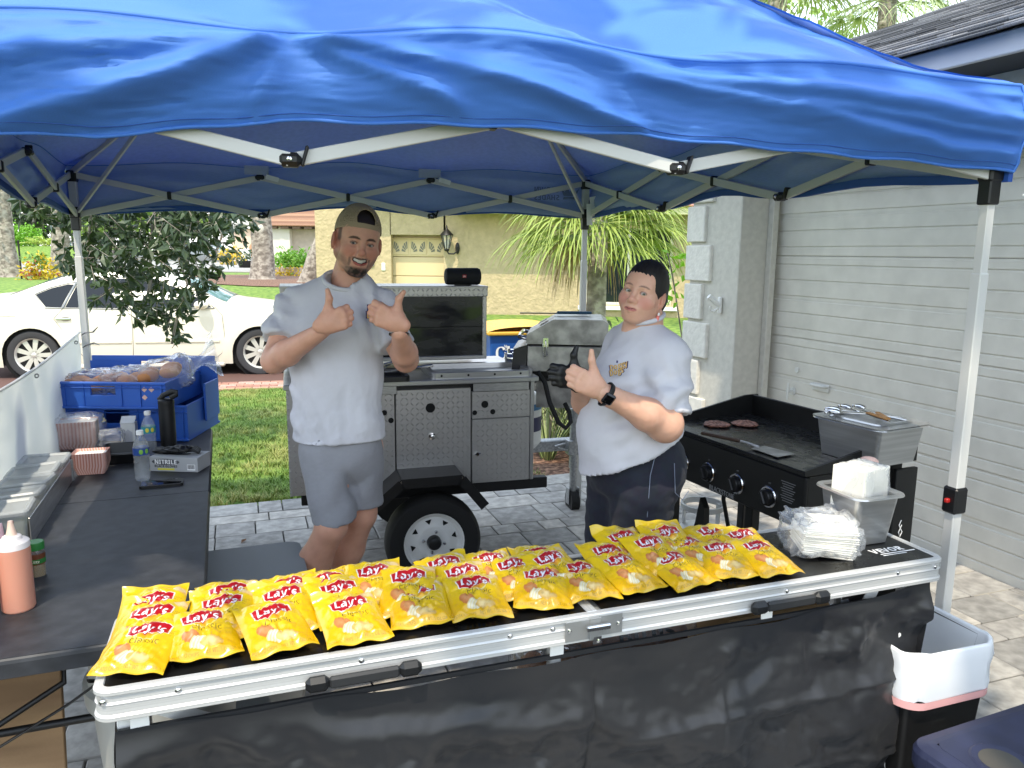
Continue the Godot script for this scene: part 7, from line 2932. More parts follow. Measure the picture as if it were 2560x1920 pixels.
	hg.ell(v3(0, -0.09, 0.03), v3(0.12, 0.075, 0.075), 0.008, -1)
	for s in [-1.0, 1.0]:
		hg.ell(v3(s * 0.085, -0.022, -0.006), v3(0.03, 0.034, 0.026), 0.004, -1)
	hg.cap(v3(0.004, 0.10, 0.075), v3(0.0, 0.139, 0.0), 0.0022, 0.0012, 0.003, -1)
	var hm := hg.mesh(func(p, n): return Color.WHITE, func(p: Vector3, n: Vector3) -> float: return 0.0005 * sin(p.x * 420.0 + p.y * 160.0 + 3.0 * noise.get_noise_3d(p.x * 20, p.y * 20, p.z * 20)))
	var hb := B.new()
	hb.at(off * hf).add(hm)
	var hair := mt("black_hair", Color("15110f"), 0.55)
	part("hair", hb, hair, t)
	hb = B.new()
	hb.t = off * hf
	for k in 46:
		var a0 := rnd(0, TAU)
		var rr := rnd(0.004, 0.032)
		var st := v3(0.015 + rr * cos(a0), -0.030 + rnd(-0.012, 0.012), -0.10 + 0.4 * rr * sin(a0))
		var path := []
		var fr := rnd(5.0, 8.0)
		var sp := v2(cos(a0), sin(a0)) * rnd(0.006, 0.045)
		for i in 22:
			var f := i / 21.0
			path.append(st + v3(sp.x * sqrt(f) + 0.008 * f * cos(fr * TAU * f * 0.6 + a0), -0.145 * f * rnd(0.985, 1.0) - 0.02 * sqrt(f), sp.y * sqrt(f) + 0.008 * f * sin(fr * TAU * f * 0.6 + a0) + 0.02 * f))
		hb.tube(path, 0.0038, 5, false)
	part("ponytail", hb, hair, t)
	tag(t.get_child(t.get_child_count() - 1), "", "", "", "stuff")
	# earring
	hb = B.new()
	hb.at(off * hf).ball(v3(0.082, -0.062, 0.0), v3(0.005, 0.008, 0.005), 8)
	part("earring", hb, M.white_plastic, t)
	hb = B.new()
	hb.at(off * hf).lathe([v2(0, -0.088), v2(0.006, -0.088), v2(0.0065, -0.070), v2(0.004, -0.066), v2(0, -0.066)], 10)
	hb.t = Transform3D()
	for k in hb.v.size():
		hb.v[k] += (off * hf).basis * v3(0.082, 0, 0)
	part("earring_drop", hb, mt("coral", Color("e4786e"), 0.35), t)
	# shirt
	var cloth: Material = M.shirt_cloth
	var sc := lc("c9c8ce")
	var sg := Sdf.new(v3(0.16, 0.86, -3.02), v3(0.76, 1.54, -2.42), 0.0085)
	sg.ell(v3(0.425, 1.05, -2.72), v3(0.188, 0.215, 0.175), 0.05)
	sg.ell(v3(0.46, 1.24, -2.72), v3(0.142, 0.20, 0.15), 0.06)
	sg.ell(v3(0.375, 1.245, -2.67), v3(0.10, 0.10, 0.12), 0.06)
	sg.cap(v3(0.530, 1.346, -2.635), v3(0.42, 1.36, -2.85), 0.078, 0.066, 0.06)
	sg.cap(v3(0.472, 1.418, -2.735), v3(0.525, 1.36, -2.64), 0.060, 0.06, 0.05)
	sg.cap(v3(0.466, 1.418, -2.74), v3(0.43, 1.385, -2.84), 0.060, 0.055, 0.05)
	sg.cap(v3(0.44, 1.02, -2.72), v3(0.43, 0.90, -2.72), 0.178, 0.178, 0.05)
	sg.cap(v3(0.532, 1.335, -2.62), v3(0.514, 1.10, -2.52), 0.080, 0.086, 0.025, 1, Vector3.ZERO, 1.0, v3(0.525, 1.165, -2.53), v3(0.10, -0.93, 0.3).normalized())
	sg.cap(v3(0.41, 1.35, -2.85), v3(0.31, 1.15, -2.78), 0.07, 0.076, 0.025, 1, Vector3.ZERO, 1.0, v3(0.31, 1.22, -2.80), v3(-0.3, -0.9, 0.3).normalized())
	sg.cut(v3(0.43, 0.985, -2.72), v3(0.40, -0.90, 0.0).normalized(), 0.5)
	sg.cap(v3(0.455, 1.62, -2.70), v3(0.464, 1.522, -2.713), 0.076, 0.064, 0.008, -1)
	var dsp := func(p: Vector3, n: Vector3) -> float:
		var d := 0.010 * noise.get_noise_3d(p.x * 5.0 + 9.0, p.y * 5.0, p.z * 5.0)
		# drape from the bust to the hip, and creases at the arm
		var u := p.y - 1.16 + (p.x - 0.38) * -0.35
		d += 0.011 * sin(u * 62.0 + 2.0 * noise.get_noise_2d(p.x * 6, p.y * 6)) * sm(0.16, 0.02, absf(u)) * sm(0.28, 0.4, p.x)
		d += 0.006 * sin((p.x * 0.9 + p.y * 0.6) * 80.0) * sm(0.12, 0.0, absf(p.y - 1.26 - (p.x - 0.48) * 0.4)) * sm(0.36, 0.46, p.x) * sm(0.60, 0.52, p.x)
		d += 0.005 * sin(p.x * 34.0 + p.y * 22.0) * sm(1.08, 0.95, p.y)
		return d
	var shirt := sg.mesh(func(p: Vector3, n: Vector3) -> Color:
		return sc * (1.0 + 0.03 * noise.get_noise_3d(p.x * 3, p.y * 3, p.z * 3) + 0.015 * noise.get_noise_3d(p.x * 40, p.y * 40, p.z * 40)), dsp)
	var b := B.new()
	b.at(off).add(shirt)
	part("shirt", b, cloth, t)
	b = B.new()
	var cp := []
	for i in 33:
		var a := TAU * i / 32
		cp.append(v3(0.466, 1.478, -2.716) + Basis(Vector3.BACK, 0.2) * v3(0.067 * cos(a), -0.012 * sin(a), 0.066 * sin(a)))
	b.at(off).tube(cp, 0.008, 8, false)
	for k in b.c.size():
		b.c[k] = sc
	part("collar", b, cloth, t)
	shirt_badge(t, off * Transform3D(Basis(UP, -0.75) * Basis(Vector3.BACK, 0.35) * Basis(Vector3.RIGHT, -0.15), v3(0.352, 1.318, -2.545)), 0.62)
	# watch
	b = B.new()
	cp = []
	var wd := v3(-0.87, 0.45, 0.1).normalized()
	var wn := v3(-0.15, -0.45, 1).normalized()
	var wu := wn.cross(wd)
	for i in 25:
		var a := TAU * i / 24
		cp.append(v3(0.306, 1.252, -2.422) + wu * cos(a) * 0.0375 + wn * sin(a) * 0.0375)
	b.at(off).tube(cp, 0.011, 6, false, 0.3)
	part("watch_band", b, M.black_satin, t)
	b = B.new()
	b.at(off * Transform3D(Basis(wd, -wu, wd.cross(-wu)), v3(0.306, 1.252, -2.422) + wn * 0.036 - wu * 0.010))
	b.box(Vector3.ZERO, v3(0.036, 0.042, 0.012), 0.005)
	part("watch_case", b, mt("watch_glass", Color("0a0b0d"), 0.12), t)
	# jeans
	var dn := lc("171c29")
	var jg := Sdf.new(v3(0.16, 0.06, -3.0), v3(0.72, 1.14, -2.46), 0.0105)
	jg.ell(v3(0.45, 0.95, -2.73), v3(0.172, 0.17, 0.165), 0.04)
	jg.ell(v3(0.535, 0.93, -2.70), v3(0.095, 0.12, 0.13), 0.05)
	for a in [[v3(0.475, 0.86, -2.66), v3(0.45, 0.46, -2.64), v3(0.46, 0.10, -2.70)], [v3(0.405, 0.86, -2.80), v3(0.37, 0.46, -2.78), v3(0.39, 0.10, -2.84)]]:
		jg.cap(a[0], a[1], 0.118, 0.088, 0.03)
		jg.cap(a[1], a[2], 0.086, 0.06, 0.03)
	var jd := func(p: Vector3, n: Vector3) -> float:
		return 0.002 * sin(p.y * 105.0 + 4.0 * noise.get_noise_2d(p.x * 8, p.y * 3) + p.x * 14.0) * sm(0.98, 0.85, p.y) + 0.005 * noise.get_noise_3d(p.x * 9, p.y * 9, p.z * 9)
	var jm := jg.mesh(func(p: Vector3, n: Vector3) -> Color:
		var k := 0.25 * noise.get_noise_3d(p.x * 9, p.y * 9, p.z * 9) + 0.15 * noise.get_noise_3d(p.x * 90, p.y * 90, p.z * 90)
		return dn * (1.0 + k), jd)
	b = B.new()
	b.at(off).add(jm)
	part("jeans", b, cloth, t)
	# stitched seams: side seam and back pocket
	b = B.new()
	var st := [v3(0.50, 1.05, -2.555), v3(0.478, 0.95, -2.545), v3(0.475, 0.85, -2.545), v3(0.47, 0.70, -2.55)]
	b.at(off).tube(st, 0.0016, 5)
	b.tube([v3(0.565, 0.985, -2.575), v3(0.572, 0.88, -2.572), v3(0.605, 0.845, -2.60), v3(0.635, 0.865, -2.64)], 0.0016, 5)
	part("seam", b, mt("denim_thread", Color("6d7688"), 0.8), t)
	for q in [[0.43, -2.66, -0.9], [0.36, -2.80, -0.9]]:
		b = B.new()
		b.pos(v3(q[0] - 0.45, 0.006, q[1] + 2.72), q[2])
		b.ball(v3(0, 0.035, 0.05), v3(0.045, 0.045, 0.13), 16)
		b.box(v3(0, 0.012, 0.05), v3(0.088, 0.024, 0.24), 0.01)
		part("shoe", b, M.black_satin, t)

func lerp_pts(pl: Array, x: float) -> float:
	for k in pl.size() - 1:
		if x <= pl[k + 1].x:
			var f: float = clampf((x - pl[k].x) / maxf(pl[k + 1].x - pl[k].x, 1e-5), 0, 1)
			return lerpf(pl[k].y, pl[k + 1].y, f * f * (3 - 2 * f) * 0.35 + f * 0.65)
	return pl[-1].y

# a saloon: x runs forwards from the rear axle, z = 0 is its near side, y is up from the road
func make_car(called: String, label: String, cat: String, p: Vector3, yaw: float, paint: StandardMaterial3D, fine: bool, tall := 0.0, group := "") -> Node3D:
	var t := thing(called, label, cat, p, yaw, group)
	var W := 1.80
	var top := [v2(-1.05, 0.60), v2(-1.03, 0.92), v2(-0.95, 1.06), v2(-0.36, 1.12), v2(0.28, 1.36), v2(0.65, 1.44), v2(1.10, 1.475), v2(1.55, 1.45), v2(1.95, 1.33), v2(2.58, 1.045), v2(2.75, 1.02), v2(3.3, 0.95), v2(3.65, 0.86), v2(3.84, 0.74), v2(3.90, 0.55)]
	if tall > 0.0:
		top = [v2(-0.9, 0.6), v2(-0.88, 1.1), v2(-0.75, 1.55), v2(-0.5, 1.72), v2(0.8, 1.76), v2(1.6, 1.70), v2(2.35, 1.18), v2(2.6, 1.12), v2(3.4, 1.04), v2(3.7, 0.9), v2(3.75, 0.6)]
	var yhi := func(x: float) -> float: return lerp_pts(top, x)
	var r := 0.385
	var ylo := func(x: float) -> float:
		var y := 0.17
		for c in [0.0, 3.0]:
			if absf(x - c) < r:
				y = maxf(y, 0.33 + sqrt(r * r - (x - c) * (x - c)))
		return y
	var inset := func(x: float, y: float) -> float:
		var d := 0.015 + 0.05 * pow(maxf(0.0, (0.66 - y) / 0.5), 2.0) + 0.012 * sm(0.86, 0.98, y)
		if y > 0.98:
			d += 0.30 * pow((y - 0.98) / 0.5, 1.15)
		d += 0.26 * pow(maxf(0.0, absf(x - 1.42) - 1.85) / 0.6, 2.2)
		for c in [0.0, 3.0]:
			var q := v2(x - c, y - 0.33).length()
			d -= 0.018 * sm(0.56, 0.44, q) * sm(0.3, 0.38, q)
		return d
	var xs := []
	var n := 76 if fine else 36
	for i in n + 1:
		xs.append(lerpf(-1.05 if tall == 0.0 else -0.9, top[-1].x, float(i) / n))
	for c in [0.0, 3.0]:
		for e in [-r - 0.002, -r + 0.001, r - 0.001, r + 0.002, -r * 0.96, r * 0.96]:
			xs.append(c + e)
	xs.sort()
	var nv := 22
	for s in [0, 1]:
		var P := PackedVector3Array()
		for x in xs:
			var a: float = ylo.call(x)
			var e: float = yhi.call(x)
			for j in nv + 1:
				var y := lerpf(a, maxf(e, a + 0.01), float(j) / nv)
				var d: float = inset.call(x, y)
				P.append(v3(x, y, -d if s == 0 else -W + d))
		var b := B.new()
		b.grid(xs.size() - 1, nv, P, PackedVector2Array(), false, s == 1)
		part("body_side", b, paint, t)
	var b := B.new()
	var Q := PackedVector3Array()
	for x in xs:
		var y: float = yhi.call(x)
		var d: float = inset.call(x, y)
		for j in 13:
			var f := j / 12.0
			var u := f * 2 - 1
			Q.append(v3(x, y + 0.055 * (1 - u * u) * sm(-1.1, -0.8, x) * sm(3.9, 3.6, x), lerpf(-d, -W + d, f)))
	b.grid(xs.size() - 1, 12, Q, PackedVector2Array(), false, false)
	part("body_top", b, paint, t)
	b = B.new()
	b.box(v3(1.42, 0.36, -W / 2), v3(4.2, 0.38, W - 0.5))
	for c in [0.0, 3.0]:
		b.tube([v3(c, 0.35, -0.06), v3(c, 0.35, -W + 0.06)], 0.40, 20)
	part("underbody", b, M.dark_gap, t)
	# glass
	var glass := mt("car_glass", Color("0c0e10"), 0.04)
	var side_glass := [[v2(0.07, 1.165), v2(0.21, 1.005), v2(0.40, 0.995), v2(0.53, 1.305), v2(0.46, 1.305), v2(0.25, 1.25)], [v2(0.455, 0.995), v2(1.26, 0.985), v2(1.26, 1.385), v2(1.0, 1.385), v2(0.75, 1.36), v2(0.585, 1.325)], [v2(1.33, 0.985), v2(2.36, 0.99), v2(2.30, 1.05), v2(1.92, 1.255), v2(1.62, 1.345), v2(1.33, 1.385)]]
	if tall > 0.0:
		side_glass = [[v2(-0.6, 1.15), v2(0.5, 1.13), v2(0.5, 1.6), v2(-0.45, 1.58)], [v2(0.56, 1.13), v2(2.1, 1.13), v2(1.5, 1.58), v2(0.56, 1.6)]]
	for s in [0, 1]:
		for pl in side_glass:
			b = B.new()
			var pp := PackedVector2Array(pl)
			var f := Geometry2D.triangulate_polygon(pp)
			for k in range(0, f.size(), 3):
				var v: Array[Vector3] = []
				for e in 3:
					var q := pp[f[k + e]]
					var d: float = inset.call(q.x, q.y) - 0.010
					v.append(v3(q.x, q.y, -d if s == 0 else -W + d))
				var up := (v[1] - v[0]).cross(v[2] - v[0]).z > 0
				if up == (s == 0):
					b.tri(v[0], v[1], v[2])
				else:
					b.tri(v[0], v[2], v[1])
			part("window", b, glass, t)
	for q in ([[-0.30, 0.27], [1.99, 2.56]] if tall == 0.0 else [[1.65, 2.32]]):
		var P := PackedVector3Array()
		for i in 11:
			var x := lerpf(q[0], q[1], i / 10.0)
			var y: float = yhi.call(x)
			var d: float = inset.call(x, y) + 0.05
			for j in 9:
				var u := j / 4.0 - 1
				P.append(v3(x, y + 0.012 + 0.055 * (1 - u * u), lerpf(-d, -W + d, j / 8.0)))
		b = B.new()
		b.grid(10, 8, P)
		part("windscreen", b, mt("screen_tint", Color("5f7f80"), 0.05), t)
	# wheels
	for c in [0.0, 3.0]:
		for z in ([-0.12, -W + 0.12] if fine else [-0.12]):
			var w := Node3D.new()
			w.name = "wheel"
			t.add_child(w, true)
			w.position = v3(c, 0.335, z)
			w.rotation.x = PI / 2 if z > -0.5 else -PI / 2
			b = B.new()
			b.lathe([v2(0.235, -0.09), v2(0.27, -0.105), v2(0.32, -0.10), v2(0.335, -0.08), v2(0.335, 0.08), v2(0.32, 0.10), v2(0.27, 0.105), v2(0.235, 0.09)], 40)
			part("tyre", b, mt("car_tyre", Color("39393b"), 0.8), w)
			b = B.new()
			b.lathe([v2(0.20, 0.03), v2(0.215, 0.06), v2(0.228, 0.085), v2(0.238, 0.095), v2(0.238, 0.0)], 40)
			part("rim", b, mt("alloy", Color("d6d3cb"), 0.35, 0.4), w)
			b = B.new()
			b.lathe([v2(0, -0.01), v2(0.215, -0.01)], 24)
			part("brake", b, M.dark_gap, w)
			if fine:
				for k in 9:
					b = B.new()
					b.prism(PackedVector2Array([v2(0.03, -0.024), v2(0.215, -0.034), v2(0.215, 0.034), v2(0.03, 0.024)]), 0, 0.02)
					var sp := part("spoke", b, M.alloy, w)
					sp.transform = Transform3D(Basis(UP, TAU * k / 9) * Basis(Vector3.RIGHT, -PI / 2), v3(0, 0.045, 0))
				b = B.new()
				b.lathe([v2(0, 0.07), v2(0.03, 0.07), v2(0.045, 0.06), v2(0.05, 0.03)].map(func(q): return q), 16)
				part("hub_cap", b, M.alloy, w)
	return t

func make_sedan() -> void:
	var paint := mt("pearl_paint", Color("efe8d4"), 0.28)
	paint.clearcoat_enabled = true
	paint.clearcoat = 0.8
	paint.clearcoat_roughness = 0.05
	var at := v3(-6.611, -0.112, -10.485)
	var t := make_car("parked_car", "cream white four-door sedan parked on the brick strip at left", "car", at, 0.2069, paint, true)
	var on := func(x: float, y: float, o: float) -> Vector3:
		var d := 0.015 + 0.05 * pow(maxf(0.0, (0.66 - y) / 0.5), 2.0) + 0.012 * sm(0.86, 0.98, y)
		if y > 0.98:
			d += 0.30 * pow((y - 0.98) / 0.5, 1.15)
		return v3(x, y, -d + o)
	var gap := mt("seam_grey", Color("8b877c"), 0.7)
	# door seams
	for pl in [[[1.295, 0.98], [1.30, 0.7], [1.285, 0.4], [1.27, 0.25]], [[2.40, 1.0], [2.50, 0.88], [2.52, 0.6], [2.47, 0.33], [2.40, 0.27], [0.72, 0.25]], [[0.42, 0.98], [0.30, 0.84], [0.48, 0.55], [0.62, 0.32], [0.72, 0.25]]]:
		var path := []
		for k in pl.size() - 1:
			for i in 6:
				var q := v2(pl[k][0], pl[k][1]).lerp(v2(pl[k + 1][0], pl[k + 1][1]), i / 6.0)
				path.append(on.call(q.x, q.y, 0.0))
		path.append(on.call(pl[-1][0], pl[-1][1], 0.0))
		var b := B.new()
		b.tube(path, 0.0045, 5)
		part("door_seam", b, gap, t)
	# chrome round the side glass
	var b := B.new()
	var path := []
	for q in [[0.05, 1.17], [0.20, 0.992], [1.1, 0.972], [2.40, 0.978], [2.30, 1.065], [1.93, 1.272], [1.62, 1.362], [1.25, 1.40], [1.0, 1.40], [0.6, 1.345], [0.44, 1.315], [0.24, 1.262], [0.05, 1.17]]:
		path.append(on.call(q[0], q[1], 0.004))
	b.tube(path, 0.008, 5)
	part("window_trim", b, M.grey_metal, t)
	b = B.new()
	b.bar(on.call(0.425, 0.99, 0.008), on.call(0.56, 1.325, 0.008), 0.03, 0.02)
	part("pillar", b, M.grey_metal, t)
	for q in [[0.58, 1.27], [1.32, 2.45]]:
		b = B.new()
		b.box(on.call((q[0] + q[1]) / 2, 0.51, 0.004), v3(q[1] - q[0], 0.04, 0.016), 0.005)
		part("side_moulding", b, t.get_child(0).material_override, t)
	for x in [0.42, 1.46]:
		b = B.new()
		b.box(on.call(x, 0.835, 0.012), v3(0.19, 0.028, 0.022), 0.008)
		part("door_handle", b, M.chrome, t)
		b = B.new()
		b.ball(on.call(x + 0.03, 0.835, -0.004), v3(0.085, 0.035, 0.008), 12)
		part("handle_cup", b, gap, t)
	b = B.new()
	b.ball(v3(2.24, 1.03, 0.07), v3(0.10, 0.065, 0.10), 14)
	part("mirror", b, t.get_child(0).material_override, t)
	b = B.new()
	b.box(v3(2.24, 0.985, 0.03), v3(0.10, 0.02, 0.10), 0.006)
	part("mirror_foot", b, M.black_satin, t)
	b = B.new()
	b.ball(on.call(2.60, 0.50, 0.0), v3(0.035, 0.022, 0.016), 10)
	part("side_lamp", b, M.chrome, t)
	path = []
	for q in [[-0.38, 0.88], [-0.18, 0.88], [-0.155, 0.85], [-0.16, 0.74], [-0.185, 0.725], [-0.38, 0.725]]:
		path.append(on.call(q[0], q[1], 0.001))
	b = B.new()
	b.tube(path, 0.003, 4)
	part("fuel_flap", b, gap, t)
	b = B.new()
	b.box(v3(1.5, 0.165, -0.10), v3(2.0, 0.07, 0.10), 0.02)
	part("sill", b, t.get_child(0).material_override, t)
	b = B.new()
	b.box(v3(0.62, 1.475, -0.9), v3(0.16, 0.07, 0.05), 0.02)
	part("aerial_fin", b, t.get_child(0).material_override, t)

func make_far_cars() -> void:
	var sil := mt("silver_paint", Color("8d9294"), 0.3, 0.4)
	var wht := mt("white_car_paint", Color("e6e6e2"), 0.3)
	var blk := mt("dark_car_paint", Color("1c1d20"), 0.25)
	make_car("parked_car", "grey silver saloon parked far across the street behind the leafy branch", "car", v3(-27.4, 0.50, -66.2), 0.0, sil, false)
	make_car("parked_car", "dark sport utility vehicle parked behind the silver saloon across the street", "car", v3(-28.4, 0.52, -69.5), 0.05, blk, false, 1.0)
	make_car("parked_car", "white sport utility vehicle facing the viewer on the far street at left", "car", v3(-52.0, 0.62, -90.5), -1.45, wht, false, 1.0)

# leaf card: a folded oval
func leaf(b: B, p: Vector3, dir: Vector3, up: Vector3, l: float, w: float) -> void:
	var s := dir.cross(up).normalized() * w * 0.5
	var u := up * l * 0.10
	var m := p + dir * l * 0.5
	b.tri(p, m - s + u, m - u * 0.3)
	b.tri(p, m - u * 0.3, m + s + u)
	b.tri(m - s + u, p + dir * l, m - u * 0.3)
	b.tri(m - u * 0.3, p + dir * l, m + s + u)

func rdir() -> Vector3:
	var v := v3(R.randfn(), R.randfn(), R.randfn())
	return v.normalized() if v.length() > 0.01 else UP

# clumps of leaf cards spread through an ellipsoid, thinner inside
func crown(ctr: Vector3, r: Vector3, clumps: int, per: int, size: float) -> B:
	var b := B.new()
	for k in clumps:
		var d := rdir()
		var c := ctr + d * r * pow(R.randf(), 0.35)
		var cr := rnd(0.5, 1.2) * size * 3.0
		for j in per:
			var p := c + rdir() * cr * pow(R.randf(), 0.5)
			var e := (rdir() + v3(0, -0.35, 0)).normalized()
			leaf(b, p, e, e.cross(rdir()).normalized(), size * rnd(0.7, 1.3), size * rnd(0.45, 0.7))
	return b

func leafy(key: String, c: Color, back: Color) -> StandardMaterial3D:
	var m := mt(key, c, 0.55)
	m.backlight_enabled = true
	m.backlight = back
	return m

func trunk(path: Array, r: Array, sd: float) -> B:
	var P := PackedVector3Array()
	var seg := 18
	var m := 26
	for i in seg + 1:
		var a := -TAU * (i % seg) / seg
		for k in m + 1:
			var f := float(k) / m * (path.size() - 1)
			var q := mini(int(f), path.size() - 2)
			var c: Vector3 = path[q].lerp(path[q + 1], f - q)
			var rr: float = lerpf(r[q], r[q + 1], f - q)
			rr *= 1.0 + 0.10 * noise.get_noise_3d(cos(a) * 1.3 + sd, c.y * 1.2, sin(a) * 1.3) + 0.05 * noise.get_noise_3d(cos(a) * 4 + sd, c.y * 3, sin(a) * 4)
			if k == 0:
				rr *= 1.25
			P.append(c + v3(cos(a), 0, sin(a)) * rr)
	var b := B.new()
	return b.grid(seg, m, P, PackedVector2Array(), true)

func make_trees() -> void:
	var bark := mt("oak_bark", Color.WHITE, 0.9, 0.0, duo_tex(130, 256, 0.03, Color("6e655c"), Color("b5aca0"), 5, 2.0, 0.12), 0.6)
	relief(bark, noise_tex(131, 256, 0.05, 0.0, 1.0, 5), 2.5)
	var g1 := leafy("leaf_mid", Color("4f6b2e"), Color(0.30, 0.42, 0.12))
	var g2 := leafy("leaf_light", Color("7a9440"), Color(0.42, 0.52, 0.18))
	var g3 := leafy("leaf_dark", Color("35482a"), Color(0.14, 0.22, 0.08))
	var list := [
		["oak_tree", "forked grey oak trunk at the far left edge beside the street", [v3(-20.05, 0.45, -31), v3(-20.15, 1.6, -31), v3(-20.1, 3.6, -31), v3(-20.4, 7, -31)], [0.42, 0.30, 0.24, 0.2]],
		["oak_tree", "straight grey oak trunk behind the left canopy post", [v3(-18.15, 0.5, -31), v3(-17.95, 2.5, -31), v3(-17.8, 7, -31)], [0.36, 0.30, 0.25]],
		["oak_tree", "thick grey oak trunk with a pale scar standing in the mulch bed", [v3(-10.05, 0.45, -31), v3(-9.98, 1.5, -31), v3(-10.0, 3.2, -31), v3(-10.1, 7, -31)], [0.52, 0.42, 0.40, 0.34]],
		["oak_tree", "leaning oak trunk just behind the man's shoulder", [v3(-7.75, 0.45, -29), v3(-7.3, 1.7, -29), v3(-6.6, 3.0, -29), v3(-5.2, 7, -29)], [0.34, 0.30, 0.27, 0.22]]]
	for k in list.size():
		var q: Array = list[k]
		var base: Vector3 = q[2][0]
		var t := thing(q[0], q[1], "tree", base, 0.0, "oaks on the front lawn")
		var path: Array = q[2].map(func(v): return v - base)
		part("trunk", trunk(path, q[3], k * 5.0), bark, t)
		if k == 0:
			part("trunk", trunk([v3(-0.25, 0, 0.1), v3(-0.62, 1.5, 0.1), v3(-0.9, 3.6, 0.1)], [0.3, 0.2, 0.17], 9.0), bark, t)
		if k == 2:
			var sc := B.new()
			sc.ball(v3(0.12, 2.05, 0.33), v3(0.16, 0.22, 0.10), 14)
			part("scar", sc, mt("scar_pale", Color("c9c2b6"), 0.9), t)
		tag(part("crown", crown(path[-1] + v3(0, 0.6, 0), v3(3.6, 1.6, 3.6), 60, 26, 0.28), g1, t), "", "", "", "stuff")
	# far trees closing the view
	var protos := []
	for k in 3:
		protos.append(crown(v3(0, 4.2, 0), v3(3.4, 3.3, 2.6), 130, 22, 0.42).mesh())
	var kinds := ["pale bushy tree in the far row", "green rounded tree in the far row", "dark dense tree in the far row"]
	var k2 := 0
	var nth := ["first", "third", "sixth", "eighth", "fifth", "seventh", "ninth", "tenth", "eleventh", "twelfth", "thirteenth", "fourteenth", "fifteenth", "sixteenth", "seventeenth", "eighteenth", "second", "fourth"]
	for q in [[-64, -78, 1.9], [-56, -100, 2.3], [-43, -70, 1.5], [-34, -66, 1.4], [-47, -86, 1.9], [-41, -96, 2.0], [-36, -80, 1.7], [-31, -92, 1.9], [-26, -84, 1.3], [-20.5, -76, 1.2], [-16, -86, 1.5], [-11, -72, 1.3], [-5, -78, 1.4], [2, -72, 1.4], [9, -66, 1.3], [16, -60, 1.3], [-70, -62, 1.1], [-52, -70, 1.0]]:
		var gx: float = q[0]
		var gz: float = q[1]
		var t := thing("background_tree", kinds[k2 % 3] + ", %s from the left" % nth[k2], "tree", v3(gx, gy(gx, gz), gz), k2 * 1.3, "trees in the far row behind the street")
		var c := part("crown", protos[k2 % 3], [g2, g1, g3][k2 % 3], t)
		tag(c, "", "", "", "stuff")
		part("trunk", trunk([v3(0, 0, 0), v3(0.1, 3.0, 0)], [0.3, 0.22], k2), bark, t)
		t.scale = Vector3.ONE * q[2]
		k2 += 1
	# bank with the clipped hedge
	var bank := B.new()
	var P := PackedVector3Array()
	for i in 9:
		for j in 5:
			P.append(v3(lerpf(-70, -30, i / 8.0), lerpf(0.3, 1.8, sm(0.0, 0.8, j / 4.0)), lerpf(-52, -62, j / 4.0)))
	bank.grid(8, 4, P, PackedVector2Array(), false, false)
	struct("grass_bank", bank, M.lawn)
	var h := thing("hedge", "bright green clipped hedge on the bank at far left", "hedge", v3(-39.5, 1.7, -60))
	tag(part("foliage", crown(v3(0, 0.85, 0), v3(3.4, 0.95, 1.2), 150, 24, 0.22), leafy("hedge_green", Color("6da02c"), Color(0.4, 0.55, 0.1)), h), "", "", "", "stuff")
	h = thing("shrub", "croton shrub with yellow and red leaves before the second oak", "shrub", v3(-17.7, 0.42, -29))
	tag(part("foliage", crown(v3(0, 0.38, 0), v3(0.6, 0.42, 0.5), 26, 14, 0.17), leafy("croton_yellow", Color("c9b02e"), Color(0.6, 0.5, 0.1)), h), "", "", "", "stuff")
	tag(part("red_foliage", crown(v3(0.0, 0.2, 0.1), v3(0.5, 0.3, 0.5), 10, 10, 0.15), mt("croton_red", Color("9a4a2c"), 0.6), h), "", "", "", "stuff")
	tag(part("green_foliage", crown(v3(0.05, 0.75, 0), v3(0.3, 0.25, 0.3), 8, 12, 0.16), g1, h), "", "", "", "stuff")
	h = thing("shrub", "yellow leaved shrub beside the grey silver saloon", "shrub", v3(-19.95, 0.45, -55))
	tag(part("foliage", crown(v3(0, 0.6, 0), v3(1.0, 0.6, 0.6), 30, 14, 0.22), M.croton_yellow, h), "", "", "", "stuff")
	h = thing("planter", "dark planter pot with a low green plant by the thick oak", "planter", v3(-16.5, 0.5, -48))
	var b := B.new()
	b.lathe([v2(0, 0), v2(0.38, 0), v2(0.5, 0.35), v2(0.52, 0.5), v2(0.45, 0.5), v2(0, 0.45)], 18)
	part("pot", b, M.black_plastic, h)
	tag(part("foliage", crown(v3(0, 0.75, 0), v3(0.5, 0.3, 0.5), 16, 12, 0.2), g3, h), "", "", "", "stuff")
	for k in 2:
		h = thing("white_bin", ["white cylindrical bin left of the thick oak, the left one", "white cylindrical bin touching the thick oak's outline"][k], "bin", v3(-20.0 + 1.1 * k, 0.5, -58), 0.0, "white bins across the street")
		b = B.new()
		b.lathe([v2(0, 0), v2(0.42, 0), v2(0.45, 1.1), v2(0.3, 1.25), v2(0, 1.28)], 18)
		part("bin", b, M.white_plastic, h)
	h = thing("fern_bed", "bright green ferns in a low block planter before the mauve house", "ferns", v3(-10.3, 0.55, -36))
	tag(part("foliage", crown(v3(0, 0.55, 0), v3(1.1, 0.4, 0.5), 46, 18, 0.2), leafy("fern_green", Color("6c9a33"), Color(0.35, 0.5, 0.12)), h), "", "", "", "stuff")
	tag(part("yellow_foliage", crown(v3(0.1, 0.05, 0.7), v3(1.1, 0.28, 0.2), 22, 12, 0.16), M.croton_yellow, h), "", "", "", "stuff")
	b = B.new()
	b.box(v3(0, 0.1, 0.45), v3(1.5, 0.5, 0.2), 0.02)
	part("block_wall", b, mt("planter_wall", Color("b8a79a"), 0.9), h)
